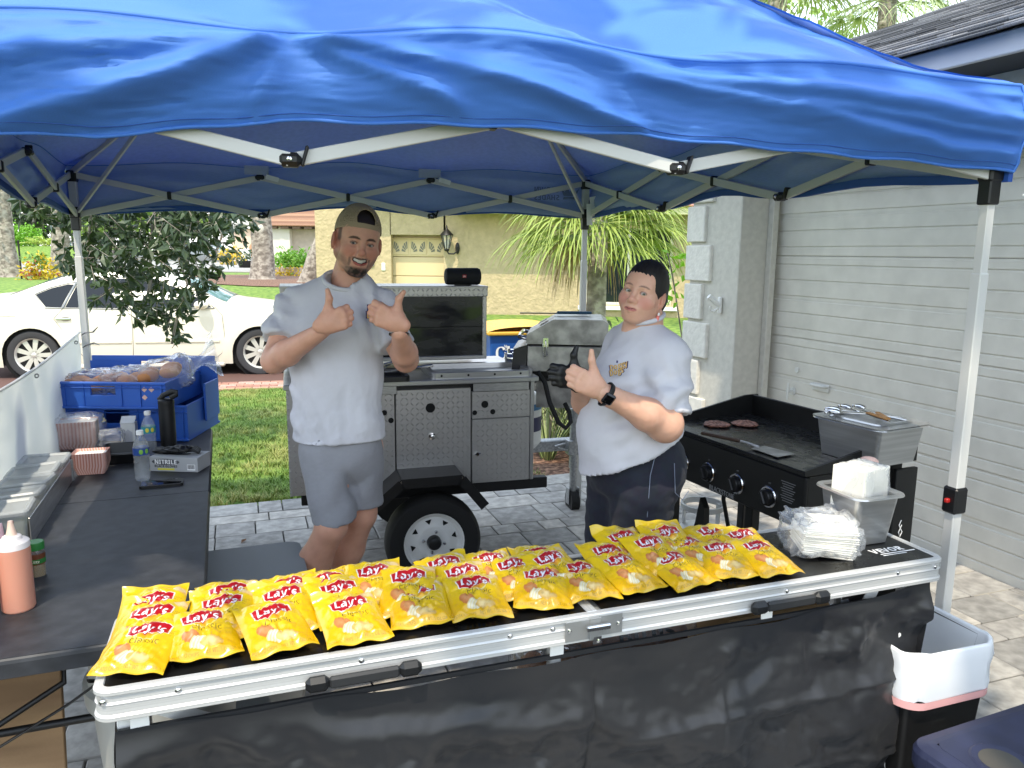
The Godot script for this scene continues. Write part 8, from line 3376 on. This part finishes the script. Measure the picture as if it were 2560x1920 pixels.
	# small areca palm at far left
	h = thing("palm", "small yellow green feather palm beside the far white vehicle", "palm", v3(-30.0, 0.75, -50))
	for k in 13:
		fan_frond(h, v3(0, 1.0, 0), Basis(UP, k * 2.4) * v3(1, 1.1 - 0.05 * k, 0).normalized(), 1.5, 14, 0.5, 0.07, leafy("areca", Color("93a83f"), Color(0.45, 0.5, 0.15)), 0.9)
	# marker stake on the lawn
	h = thing("stake", "thin dark stake standing in the lawn beside the croton shrub", "stake", v3(-18.6, 0.45, -29.3))
	b = B.new()
	b.box(v3(0, 0.75, 0), v3(0.05, 1.5, 0.05), 0.004)
	part("post", b, M.black_satin, h)
	h = thing("garden_spotlight", "small black garden spotlight in the mulch by the thick oak", "light fitting", v3(-10.9, 0.42, -28.5))
	b = B.new()
	b.tube([v3(0, 0, 0), v3(0, 0.2, 0)], 0.03, 8)
	b.tube([v3(-0.05, 0.2, 0), v3(0.1, 0.32, 0)], [0.06, 0.09], 10)
	part("fitting", b, M.black_satin, h)
	make_branch(g3)
	make_palms()
	make_liriope()

# a palm frond: leaflets along a stalk that droop; spread 0..1
func fan_frond(parent: Node, o: Vector3, d: Vector3, l: float, n: int, ll: float, w: float, m: Material, droop: float) -> void:
	var b := B.new()
	var side := d.cross(UP).normalized()
	var path := []
	for i in 8:
		var f := i / 7.0
		path.append(o + d * l * f - UP * droop * 0.35 * l * f * f)
	b.tube(path, [0.02, 0.018, 0.016, 0.014, 0.012, 0.01, 0.008, 0.006], 5, false)
	for i in n:
		var f := 0.2 + 0.8 * i / n
		var c: Vector3 = path[mini(int(f * 7), 6)].lerp(path[mini(int(f * 7) + 1, 7)], f * 7 - int(f * 7))
		for s in [-1.0, 1.0]:
			var e: Vector3 = (side * s * 0.8 + d * 0.7 + rdir() * 0.15).normalized()
			strip(b, c, e, ll * rnd(0.75, 1.1) * (1.0 - 0.4 * f), w, droop * 0.8)
	part("frond", b, m, parent)

# one hanging leaf segment
func strip(b: B, o: Vector3, d: Vector3, l: float, w: float, droop: float) -> void:
	var s := d.cross(UP)
	s = (s if s.length() > 0.05 else Vector3.RIGHT).normalized()
	s = (s + rdir() * 0.4).normalized()
	var p := o
	var v := d
	var seg := 5
	for k in seg:
		var q := p + v * (l / seg)
		v = (v - UP * droop * (0.28 + 0.12 * k)).normalized()
		var w0 := w * (1.0 - pow(float(k) / seg, 2.0) * 0.85) * 0.5
		var w1 := w * (1.0 - pow(float(k + 1) / seg, 2.0) * 0.85) * 0.5
		b.quad(p - s * w0, p + s * w0, q + s * w1, q - s * w1)
		p = q

func make_branch(g3: Material) -> void:
	var t := thing("oak_tree", "overhanging oak whose dark leafy branch hangs in front of the white sedan", "tree", v3(-6.2, -0.05, -3.2))
	var off := -t.position
	var leafm := leafy("branch_leaf", Color("3c4d30"), Color(0.10, 0.16, 0.05))
	leafm.roughness = 0.4
	part("trunk", trunk([v3(0, 0, 0), v3(0.1, 2.5, 0), v3(0.5, 5.0, 0.3), v3(1.5, 7.5, 1.0)], [0.40, 0.33, 0.28, 0.2], 3.0), M.oak_bark, t)
	var b := B.new()
	b.tube([v3(0.3, 4.0, 0.1), v3(1.6, 4.6, -1.6), v3(2.9, 3.6, -3.1), v3(3.2, 2.4, -3.3)], [0.14, 0.09, 0.05, 0.02], 8)
	part("limb", b, M.oak_bark, t)
	# twigs and leaves inside the outline of the hanging mass
	var poly := PackedVector2Array([v2(-3.64, 2.5), v2(-2.21, 2.5), v2(-2.25, 1.85), v2(-2.49, 1.56), v2(-2.58, 1.38), v2(-2.69, 1.21), v2(-2.80, 1.04), v2(-2.86, 0.98), v2(-3.02, 1.08), v2(-3.22, 1.16), v2(-3.37, 1.28), v2(-3.34, 1.45), v2(-3.47, 1.52), v2(-3.68, 1.53)])
	var tip := PackedVector2Array([v2(-2.86, 1.08), v2(-2.80, 1.02), v2(-2.88, 0.86), v2(-2.94, 0.89)])
	var left := PackedVector2Array([v2(-4.03, 2.3), v2(-3.70, 2.3), v2(-3.72, 1.82), v2(-3.93, 1.84), v2(-4.01, 1.93)])
	var tw := B.new()
	for pl in [[v3(-2.97, 2.6, -6.5), v3(-2.98, 1.95, -6.5), v3(-3.02, 1.69, -6.45), v3(-3.03, 1.5, -6.5), v3(-3.08, 1.3, -6.5)], [v3(-2.82, 2.6, -6.6), v3(-2.82, 1.94, -6.6), v3(-2.81, 1.59, -6.55), v3(-2.78, 1.4, -6.6), v3(-2.85, 1.1, -6.5), v3(-2.90, 0.9, -6.5)], [v3(-3.4, 2.6, -6.3), v3(-3.42, 2.0, -6.35), v3(-3.5, 1.65, -6.4)], [v3(-2.45, 2.6, -6.7), v3(-2.42, 2.0, -6.7), v3(-2.55, 1.6, -6.6)], [v3(-3.85, 2.6, -6.4), v3(-3.86, 2.1, -6.4), v3(-3.92, 1.9, -6.4)]]:
		tw.at(Transform3D(Basis(), off)).tube(pl, 0.011, 6, false)
	part("twig", tw, M.oak_bark, t)
	tag(t.get_child(2), "", "", "", "stuff")
	b = B.new()
	b.t = Transform3D(Basis(), off)
	var small := B.new()
	small.t = Transform3D(Basis(), off)
	var made := 0
	while made < 540:
		var p := v2(rnd(-4.05, -2.2), rnd(0.86, 2.5))
		var ok := Geometry2D.is_point_in_polygon(p, poly) or Geometry2D.is_point_in_polygon(p, left) or (Geometry2D.is_point_in_polygon(p, tip) and R.randf() < 0.8)
		var gap := noise.get_noise_2d(p.x * 5.0, p.y * 5.0)
		if not ok or gap < -0.32:
			continue
		var z := -6.5 + rnd(-0.38, 0.38) * clampf((p.y - 0.9) * 2.0, 0.15, 1.0)
		var c := v3(p.x, p.y, z) * (z / -6.5)
		c.y = 1.7 + (p.y - 1.7) * (z / -6.5)
		# a sprig: a short twig with a handful of leaves
		var d := (rdir() + v3(0, -0.5, 0)).normalized()
		small.tube([c - d * 0.10, c, c + d * 0.07], [0.0035, 0.003, 0.002], 4, false)
		for k in 7:
			var e := (d * rnd(0.0, 1.0) + rdir() * 0.9 + v3(0, -0.25, 0)).normalized()
			leaf(b, c + d * rnd(-0.09, 0.07), e, e.cross(rdir()).normalized(), rnd(0.07, 0.125), rnd(0.034, 0.056))
		made += 1
	tag(part("leaves", b, leafm, t), "", "", "", "stuff")
	tag(part("sprig_twigs", small, M.oak_bark, t), "", "", "", "stuff")
	# the high crown that shades the stall
	var cr := B.new()
	for k in 190:
		var c := v3(rnd(-6.5, 5.2), rnd(6.6, 9.0), rnd(-1.6, 5.2))
		var gap := noise.get_noise_2d(c.x * 0.55 + 3.0, c.z * 0.55)
		if gap < -0.18:
			continue
		for j in 13:
			var p := c + rdir() * rnd(0.1, 0.75)
			var e := rdir()
			leaf(cr, p + off, e, e.cross(rdir()).normalized(), rnd(0.28, 0.46), rnd(0.18, 0.28))
	tag(part("crown", cr, g3, t), "", "", "", "stuff")

func make_palms() -> void:
	# low fan palm between the yellow house and the post
	var green := leafy("palm_leaf", Color("8f9f4a"), Color(0.34, 0.40, 0.14))
	var dry := leafy("palm_dry", Color("b39a76"), Color(0.3, 0.25, 0.15))
	var t := thing("palm", "low shaggy fan palm with drooping yellow green fronds behind the middle post", "palm", v3(1.25, -0.02, -12.0))
	part("trunk", trunk([v3(0, 0, 0), v3(0.05, 1.0, 0), v3(0.05, 2.3, 0)], [0.17, 0.15, 0.14], 7.0), M.oak_bark, t)
	for k in 38:
		var a := k * 2.399
		var el := rnd(-0.45, 0.85)
		var d := v3(cos(a) * cos(el), sin(el), sin(a) * cos(el))
		var b := B.new()
		var o := v3(0.05, 2.15, 0)
		var tip := o + d * rnd(0.45, 0.8)
		b.tube([o, o.lerp(tip, 0.5) + UP * 0.03, tip], [0.016, 0.013, 0.011], 5, false)
		var side := d.cross(UP).normalized()
		for j in 26:
			var f := j / 12.5 - 1.0
			var e := (d * cos(f * 1.4) + side * sin(f * 1.4) + UP * 0.12).normalized()
			strip(b, tip, e, rnd(0.9, 1.4) * (1.0 - 0.18 * absf(f)), 0.034, rnd(0.6, 1.0))
		part("frond", b, green, t)
	for k in 9:
		var a := 2.2 + k * 0.35
		var d := v3(cos(a), -0.3, sin(a) * 0.6).normalized()
		var b := B.new()
		for j in 20:
			strip(b, v3(0.05, 2.0, 0) + d * 0.30, (d + rdir() * 0.6).normalized(), rnd(0.8, 1.2), 0.022, 1.6)
		part("dead_frond", b, dry, t)
	# tall palms beyond the roof, top right
	var pale := leafy("palm_pale", Color("9aa77c"), Color(0.45, 0.5, 0.3))
	for q in [[4.6, -14.5, 6.4, "tall fan palm crown showing above the canopy at top right"], [7.0, -15.5, 6.6, "second fan palm crown above the shingle roof at top right"]]:
		t = thing("palm", q[3], "palm", v3(q[0], 0, q[1]), 0.0, "tall palms beyond the roof")
		part("trunk", trunk([v3(0, 0, 0), v3(0.1, 3.0, 0), v3(0, q[2], 0)], [0.2, 0.17, 0.16], 8.0), M.oak_bark, t)
		for k in 22:
			var a: float = k * 2.399 + q[0]
			var el := rnd(-0.5, 1.0)
			var d := v3(cos(a) * cos(el), sin(el), sin(a) * cos(el))
			var b := B.new()
			var o := v3(0, q[2], 0)
			var tip := o + d * rnd(0.7, 1.0)
			b.tube([o, tip], [0.022, 0.014], 5, false)
			var side := d.cross(UP).normalized()
			for j in 20:
				var f := j / 9.5 - 1.0
				var e := (d * cos(f * 1.5) + side * sin(f * 1.5)).normalized()
				strip(b, tip, e, rnd(0.8, 1.2), 0.04, rnd(0.35, 0.8))
			part("frond", b, pale, t)
	var h := thing("background_tree", "pale yellow green tree top between the tall palms", "tree", v3(5.6, 0, -20))
	part("trunk", trunk([v3(0, 0, 0), v3(0.1, 5.0, 0)], [0.2, 0.14], 2.0), M.oak_bark, h)
	tag(part("crown", crown(v3(0, 6.4, 0), v3(3.0, 1.6, 1.5), 60, 22, 0.2), M.leaf_light, h), "", "", "", "stuff")
	# vine with bright leaves at the quoined corner
	h = thing("vine", "sprig of bright green leaves beside the quoined wall", "vine", v3(1.50, 0, -7.3))
	var b2 := B.new()
	b2.tube([v3(0.1, 0, 0), v3(0.12, 0.9, 0), v3(0.0, 1.5, 0), v3(-0.06, 1.72, 0)], 0.008, 5)
	part("stem", b2, M.oak_bark, h)
	b2 = B.new()
	for k in 34:
		var e := rdir()
		leaf(b2, v3(rnd(-0.14, 0.10), rnd(1.15, 1.72), rnd(-0.08, 0.08)), e, e.cross(rdir()).normalized(), 0.085, 0.06)
	tag(part("leaves", b2, leafy("vine_leaf", Color("7fae2f"), Color(0.4, 0.6, 0.1)), h), "", "", "", "stuff")

func make_liriope() -> void:
	var m := leafy("liriope", Color("8d9a62"), Color(0.25, 0.3, 0.12))
	var dk := leafy("liriope_dark", Color("3d5230"), Color(0.15, 0.2, 0.08))
	for q in [[0.30, -6.15, "left one in front"], [0.62, -6.25, "right one in front"], [0.48, -6.55, "middle one at the back"], [0.9, -6.6, "rightmost"], [0.15, -6.6, "leftmost at the back"]]:
		var t := thing("liriope", "tuft of variegated strap leaves behind the trailer jack, " + q[2], "plant", v3(q[0], 0.02, q[1]), 0.0, "strap leaved tufts behind the jack")
		for e in 2:
			var b := B.new()
			for k in 40:
				var a := rnd(0, TAU)
				strip(b, v3(cos(a) * 0.05, 0, sin(a) * 0.05), v3(cos(a) * 0.45, 1.0, sin(a) * 0.45).normalized(), rnd(0.4, 0.68), 0.014, 0.42)
			tag(part("leaves", b, [m, dk][e], t), "", "", "", "stuff")
	var t := thing("shrub", "dark green shrub behind the woman's hands", "shrub", v3(0.75, 0.02, -7.0))
	tag(part("foliage", crown(v3(0, 0.5, 0), v3(0.5, 0.5, 0.4), 40, 18, 0.09), dk, t), "", "", "", "stuff")

func make_grass() -> void:
	# blades of the near lawn
	var b := B.new()
	for k in 7:
		var a := k * 2.4
		var o := v3(0.012 * cos(a * 1.7), 0, 0.012 * sin(a * 1.7))
		var d := v3(0.5 * cos(a), 1.0, 0.5 * sin(a)).normalized()
		var s := v3(-sin(a), 0, cos(a)) * 0.0028
		var m := o + d * 0.032
		var e: Vector3 = m + (d + v3(0.5 * cos(a), -0.25, 0.5 * sin(a))).normalized() * 0.035
		b.quad(o - s, o + s, m + s * 0.8, m - s * 0.8)
		b.tri(m - s * 0.8, m + s * 0.8, e)
	var mm := MultiMesh.new()
	mm.transform_format = MultiMesh.TRANSFORM_3D
	mm.use_colors = true
	mm.mesh = b.mesh()
	var poly := PackedVector2Array([v2(-5.2, -3.75), v2(-1.955, -4.88), v2(0.25, -5.64), v2(-0.3, -7.2), v2(-1.6, -10.2), v2(-5.0, -9.45), v2(-6.4, -9.0)])
	var pts := []
	while pts.size() < 17000:
		var p := v2(rnd(-6.4, 0.3), rnd(-10.3, -3.7))
		if Geometry2D.is_point_in_polygon(p, poly):
			pts.append(p)
	mm.instance_count = pts.size()
	for k in pts.size():
		var p: Vector2 = pts[k]
		var pat := noise.get_noise_2d(p.x * 1.3, p.y * 1.3)
		var dry := clampf(0.25 + 0.9 * pat + rnd(-0.25, 0.25) + 0.5 * sm(-5.3, -4.9, p.y - 0.34 * (p.x + 1.955)), 0, 1)
		mm.set_instance_transform(k, Transform3D(Basis(UP, rnd(0, TAU)).scaled(Vector3.ONE * rnd(0.7, 1.35)), v3(p.x, gy(p.x, p.y), p.y)))
		mm.set_instance_color(k, lc("6f8f34").lerp(lc("b1a765"), dry * 0.8) * rnd(0.75, 1.15))
	var o := MultiMeshInstance3D.new()
	o.name = "grass"
	o.multimesh = mm
	var gm := vcol(mt("grass_blade", Color.WHITE, 0.6))
	gm.backlight_enabled = true
	gm.backlight = Color(0.35, 0.4, 0.15)
	o.material_override = gm
	add_child(o, true)
	tag(o, "short patchy lawn grass beside the paver driveway", "grass", "", "stuff")
	# dry leaves and scraps on the pavers
	var lf := -1
	for q in [[-1.15, -3.6], [-1.55, -4.2], [-0.9, -4.6], [2.3, -2.5], [1.9, -3.1], [0.7, -4.6], [2.05, -2.25]]:
		lf += 1
		var d := thing("fallen_leaf", ["brown fallen leaf on the pavers left of the man's legs", "brown fallen leaf near the dark table's edge", "brown fallen leaf by the lawn edge", "brown fallen leaf right of the trash can", "brown fallen leaf before the garage door", "brown fallen leaf between cart and woman", "brown fallen leaf at the right frame edge"][lf], "leaf", v3(q[0], 0.032, q[1]), 0.0, "fallen leaves on the driveway")
		b = B.new()
		leaf(b, Vector3.ZERO, v3(cos(q[0] * 9), 0.1, sin(q[0] * 9)).normalized(), UP, 0.06, 0.03)
		part("leaf", b, mt("dry_leaf", Color("6b4a2e"), 0.8), d)

# ---------- neighbours ----------
func make_neighbours() -> void:
	var stucco := mt("yellow_stucco", Color("c4b18c"), 0.9, 0.0, noise_tex(140, 256, 0.03, 0.9, 1.0, 5), 0.4)
	relief(stucco, noise_tex(141, 256, 0.08, 0.0, 1.0, 5), 1.2)
	var cream := mt("cream_paint", Color("dcc69c"), 0.6)
	var dark: Material = mt("window_dark", Color("1d2526"), 0.08)
	var t := thing("neighbour_house", "yellow stucco house with a cream garage door behind the cart", "house", v3(-2.5, 0.1, -20))
	# wall with the garage recess
	for q in [[-0.97, 1.5, 0.66, 3.1], [1.02, 1.5, 0.62, 3.1], [0.05, 2.55, 1.42, 0.98]]:
		var b := B.new()
		b.box(v3(q[0], q[1] - 0.05, -0.15), v3(q[2], q[3], 0.3), 0.0)
		part("wall", b, stucco, t)
	var b := B.new()
	b.box(v3(-1.32, 1.5, -0.45), v3(0.10, 3.1, 1.0))
	part("wall", b, stucco, t)
	# sectional door with fan windows
	for k in 4:
		b = B.new()
		b.box(v3(0.05, 0.2 + k * 0.50, -0.36), v3(1.42, 0.485, 0.05), 0.01)
		part("door_section", b, cream, t)
	for k in 3:
		b = B.new()
		b.box(v3(-0.44 + k * 0.46, 1.70, -0.33), v3(0.42, 0.40, 0.02), 0.008)
		part("door_panel", b, cream, t)
		for s in [-1.0, 1.0]:
			for e in 4:
				var a0 := 0.12 + e * 0.36
				var a1 := a0 + 0.26
				b = B.new()
				var o := v2(-0.44 + k * 0.46 + s * 0.19, 1.56)
				var pl := PackedVector2Array()
				for a in [a0, a1]:
					pl.append(o + v2(-s * cos(a), sin(a) * 1.55) * 0.07)
				for a in [a1, a0]:
					pl.append(o + v2(-s * cos(a) * 0.9, sin(a) * 1.55) * 0.185)
				b.prism(pl, -0.318, -0.314)
				part("fan_pane", b, mt("fan_glass", Color("7c7a6c"), 0.2), t)
	b = B.new()
	b.box(v3(0.05, 1.0, -0.45), v3(1.5, 2.2, 0.06))
	part("backing", b, cream, t)
	# angled wing at the right, its window and eave
	var w := Node3D.new()
	w.name = "wing"
	t.add_child(w, true)
	w.position = v3(1.33, 0, 0.0)
	w.rotation.y = -0.10
	for q in [[1.5, 1.4, 3.0, 2.9], [5.95, 1.4, 1.5, 2.9], [4.1, 0.05, 2.2, 0.5], [4.1, 2.52, 2.2, 0.6]]:
		b = B.new()
		b.box(v3(q[0], q[1], -0.15), v3(q[2], q[3], 0.3))
		part("wall", b, stucco, w)
	b = B.new()
	b.box(v3(4.1, 1.26, -0.22), v3(2.2, 1.95, 0.03))
	part("window_glass", b, dark, w)
	for q in [[3.03, 1.26, 0.08, 1.95], [5.17, 1.26, 0.08, 1.95], [4.1, 2.21, 2.2, 0.08], [4.1, 0.31, 2.2, 0.1], [4.1, 1.26, 0.06, 1.9]]:
		b = B.new()
		b.box(v3(q[0], q[1], -0.13), v3(q[2], q[3], 0.10), 0.01)
		part("window_frame", b, mt("frame_cream", Color("e2dcc4"), 0.5), w)
	b = B.new()
	b.box(v3(4.1, 0.22, 0.03), v3(2.5, 0.10, 0.16), 0.01)
	part("window_sill", b, M.white_paint, w)
	b = B.new()
	b.box(v3(3.4, 2.62, 0.75), v3(7.4, 0.2, 0.05), 0.01)
	part("fascia", b, mt("fascia_cream", Color("e6dfb4"), 0.6), w)
	b = B.new()
	b.box(v3(3.4, 2.58, 0.35), v3(7.4, 0.03, 0.8))
	part("soffit", b, mt("soffit_tan", Color("9a7f55"), 0.8), w)
	var tile := mt("roof_tile_pink", Color("b0796a"), 0.8)
	for k in 14:
		b = B.new()
		b.box(v3(3.4, 2.76 + k * 0.09, 0.72 - k * 0.26), v3(7.4, 0.05, 0.30), 0.01, Basis(Vector3.RIGHT, 0.33))
		part("tile_course", b, tile, t.get_node("wing"))
	b = B.new()
	b.box(v3(0.0, 3.1, 0.1), v3(2.9, 0.16, 0.9), 0.01)
	part("eave", b, M.fascia_cream, t)
	b = B.new()
	b.box(v3(1.8, 1.5, -4.2), v3(9.0, 3.0, 7.4))
	part("house_body", b, stucco, t)
	b = B.new()
	b.box(v3(-0.84, 1.19, 0.012), v3(0.10, 0.2, 0.03), 0.015)
	part("intercom", b, M.white_plastic, t)
	b = B.new()
	b.box(v3(-1.15, 1.35, 0.02), v3(0.14, 0.3, 0.05), 0.01)
	part("meter_box", b, M.grey_metal, t)
	# wall lantern
	var l := thing("wall_lantern", "black carriage lantern on a scrolled arm on the yellow garage wall", "lantern", v3(-1.69, 1.70, -19.78))
	b = B.new()
	b.lathe([v2(0, 0.40), v2(0.17, 0.40), v2(0.16, 0.43), v2(0.09, 0.50), v2(0.06, 0.53), v2(0.03, 0.56), v2(0.012, 0.64), v2(0, 0.66)], 8)
	b.lathe([v2(0, 0.0), v2(0.04, 0.0), v2(0.07, 0.03), v2(0.07, 0.06), v2(0, 0.07)], 8)
	part("cap", b, M.black_satin, l)
	b = B.new()
	b.lathe([v2(0.065, 0.07), v2(0.14, 0.39)], 8)
	part("glass", b, M.film, l)
	for k in 8:
		var a := TAU * k / 8
		b = B.new()
		b.tube([v3(0.068 * cos(a), 0.07, 0.068 * sin(a)), v3(0.145 * cos(a), 0.40, 0.145 * sin(a))], 0.009, 4)
		part("cage_bar", b, M.black_satin, l)
	b = B.new()
	b.tube([v3(0, 0.02, 0), v3(0.05, -0.06, 0), v3(0.18, -0.06, 0), v3(0.25, 0.0, -0.05), v3(0.27, 0.08, -0.12), v3(0.24, 0.14, -0.16)], 0.02, 8)
	b.ball(v3(0.26, 0.08, -0.16), v3(0.06, 0.15, 0.03), 12)
	part("arm", b, M.black_satin, l)
	# mauve house farther off
	t = thing("neighbour_house", "mauve stucco house with a brown tiled roof between the oak trunks", "house", v3(-9.5, 0.5, -42))
	var mv := mt("mauve_stucco", Color("c9b9ae"), 0.9, 0.0, noise_tex(142, 128, 0.05, 0.92, 1.0), 0.3)
	b = B.new()
	b.box(v3(1.2, 1.2, -2.0), v3(9.5, 2.6, 4.0))
	part("wall", b, mv, t)
	b = B.new()
	b.box(v3(-2.95, 1.2, 0.2), v3(1.1, 2.5, 0.5), 0.02)
	part("pier", b, mt("pier_white", Color("d8d0c6"), 0.9), t)
	for k in 6:
		b = B.new()
		b.box(v3(-3.2 + k * 0.62, 2.36, 0.3), v3(0.42, 0.14, 0.9), 0.01)
		part("rafter_end", b, mt("rafter_brown", Color("5b4a3c"), 0.8), t)
	for k in 12:
		b = B.new()
		b.box(v3(1.2, 2.5 + k * 0.11, 0.62 - k * 0.3), v3(10.2, 0.07, 0.36), 0.02, Basis(Vector3.RIGHT, 0.33))
		part("tile_course", b, mt("tile_%d" % (k % 3), [Color("a3785a"), Color("8f6548"), Color("b58a68")][k % 3], 0.85, 0.0, noise_tex(143 + k % 3, 64, 0.3, 0.65, 1.0), 1.5), t)
	# peach house with an arch far away
	t = thing("neighbour_house", "pale peach house with an arched porch far behind the thick oak", "house", v3(-20.5, 0.5, -64))
	b = B.new()
	b.box(v3(0, 1.4, 0), v3(4.0, 2.8, 3.0))
	part("wall", b, mt("peach_wall", Color("dcc0a8"), 0.9), t)
	b = B.new()
	var ap := PackedVector2Array([v2(-0.7, 0), v2(0.7, 0)])
	for k in 9:
		ap.append(v2(0.7 * cos(PI * k / 8), 1.2 + 0.7 * sin(PI * k / 8)))
	b.prism(ap, 1.5, 1.52)
	part("arch", b, mt("arch_shade", Color("b98f6f"), 0.9), t)
	b = B.new()
	b.prism(PackedVector2Array([v2(-2.5, 2.8), v2(2.5, 2.8), v2(1.0, 4.0), v2(-1.0, 4.0)]), -1.8, 1.8)
	part("roof", b, mt("far_roof", Color("c6c3bd"), 0.8), t)
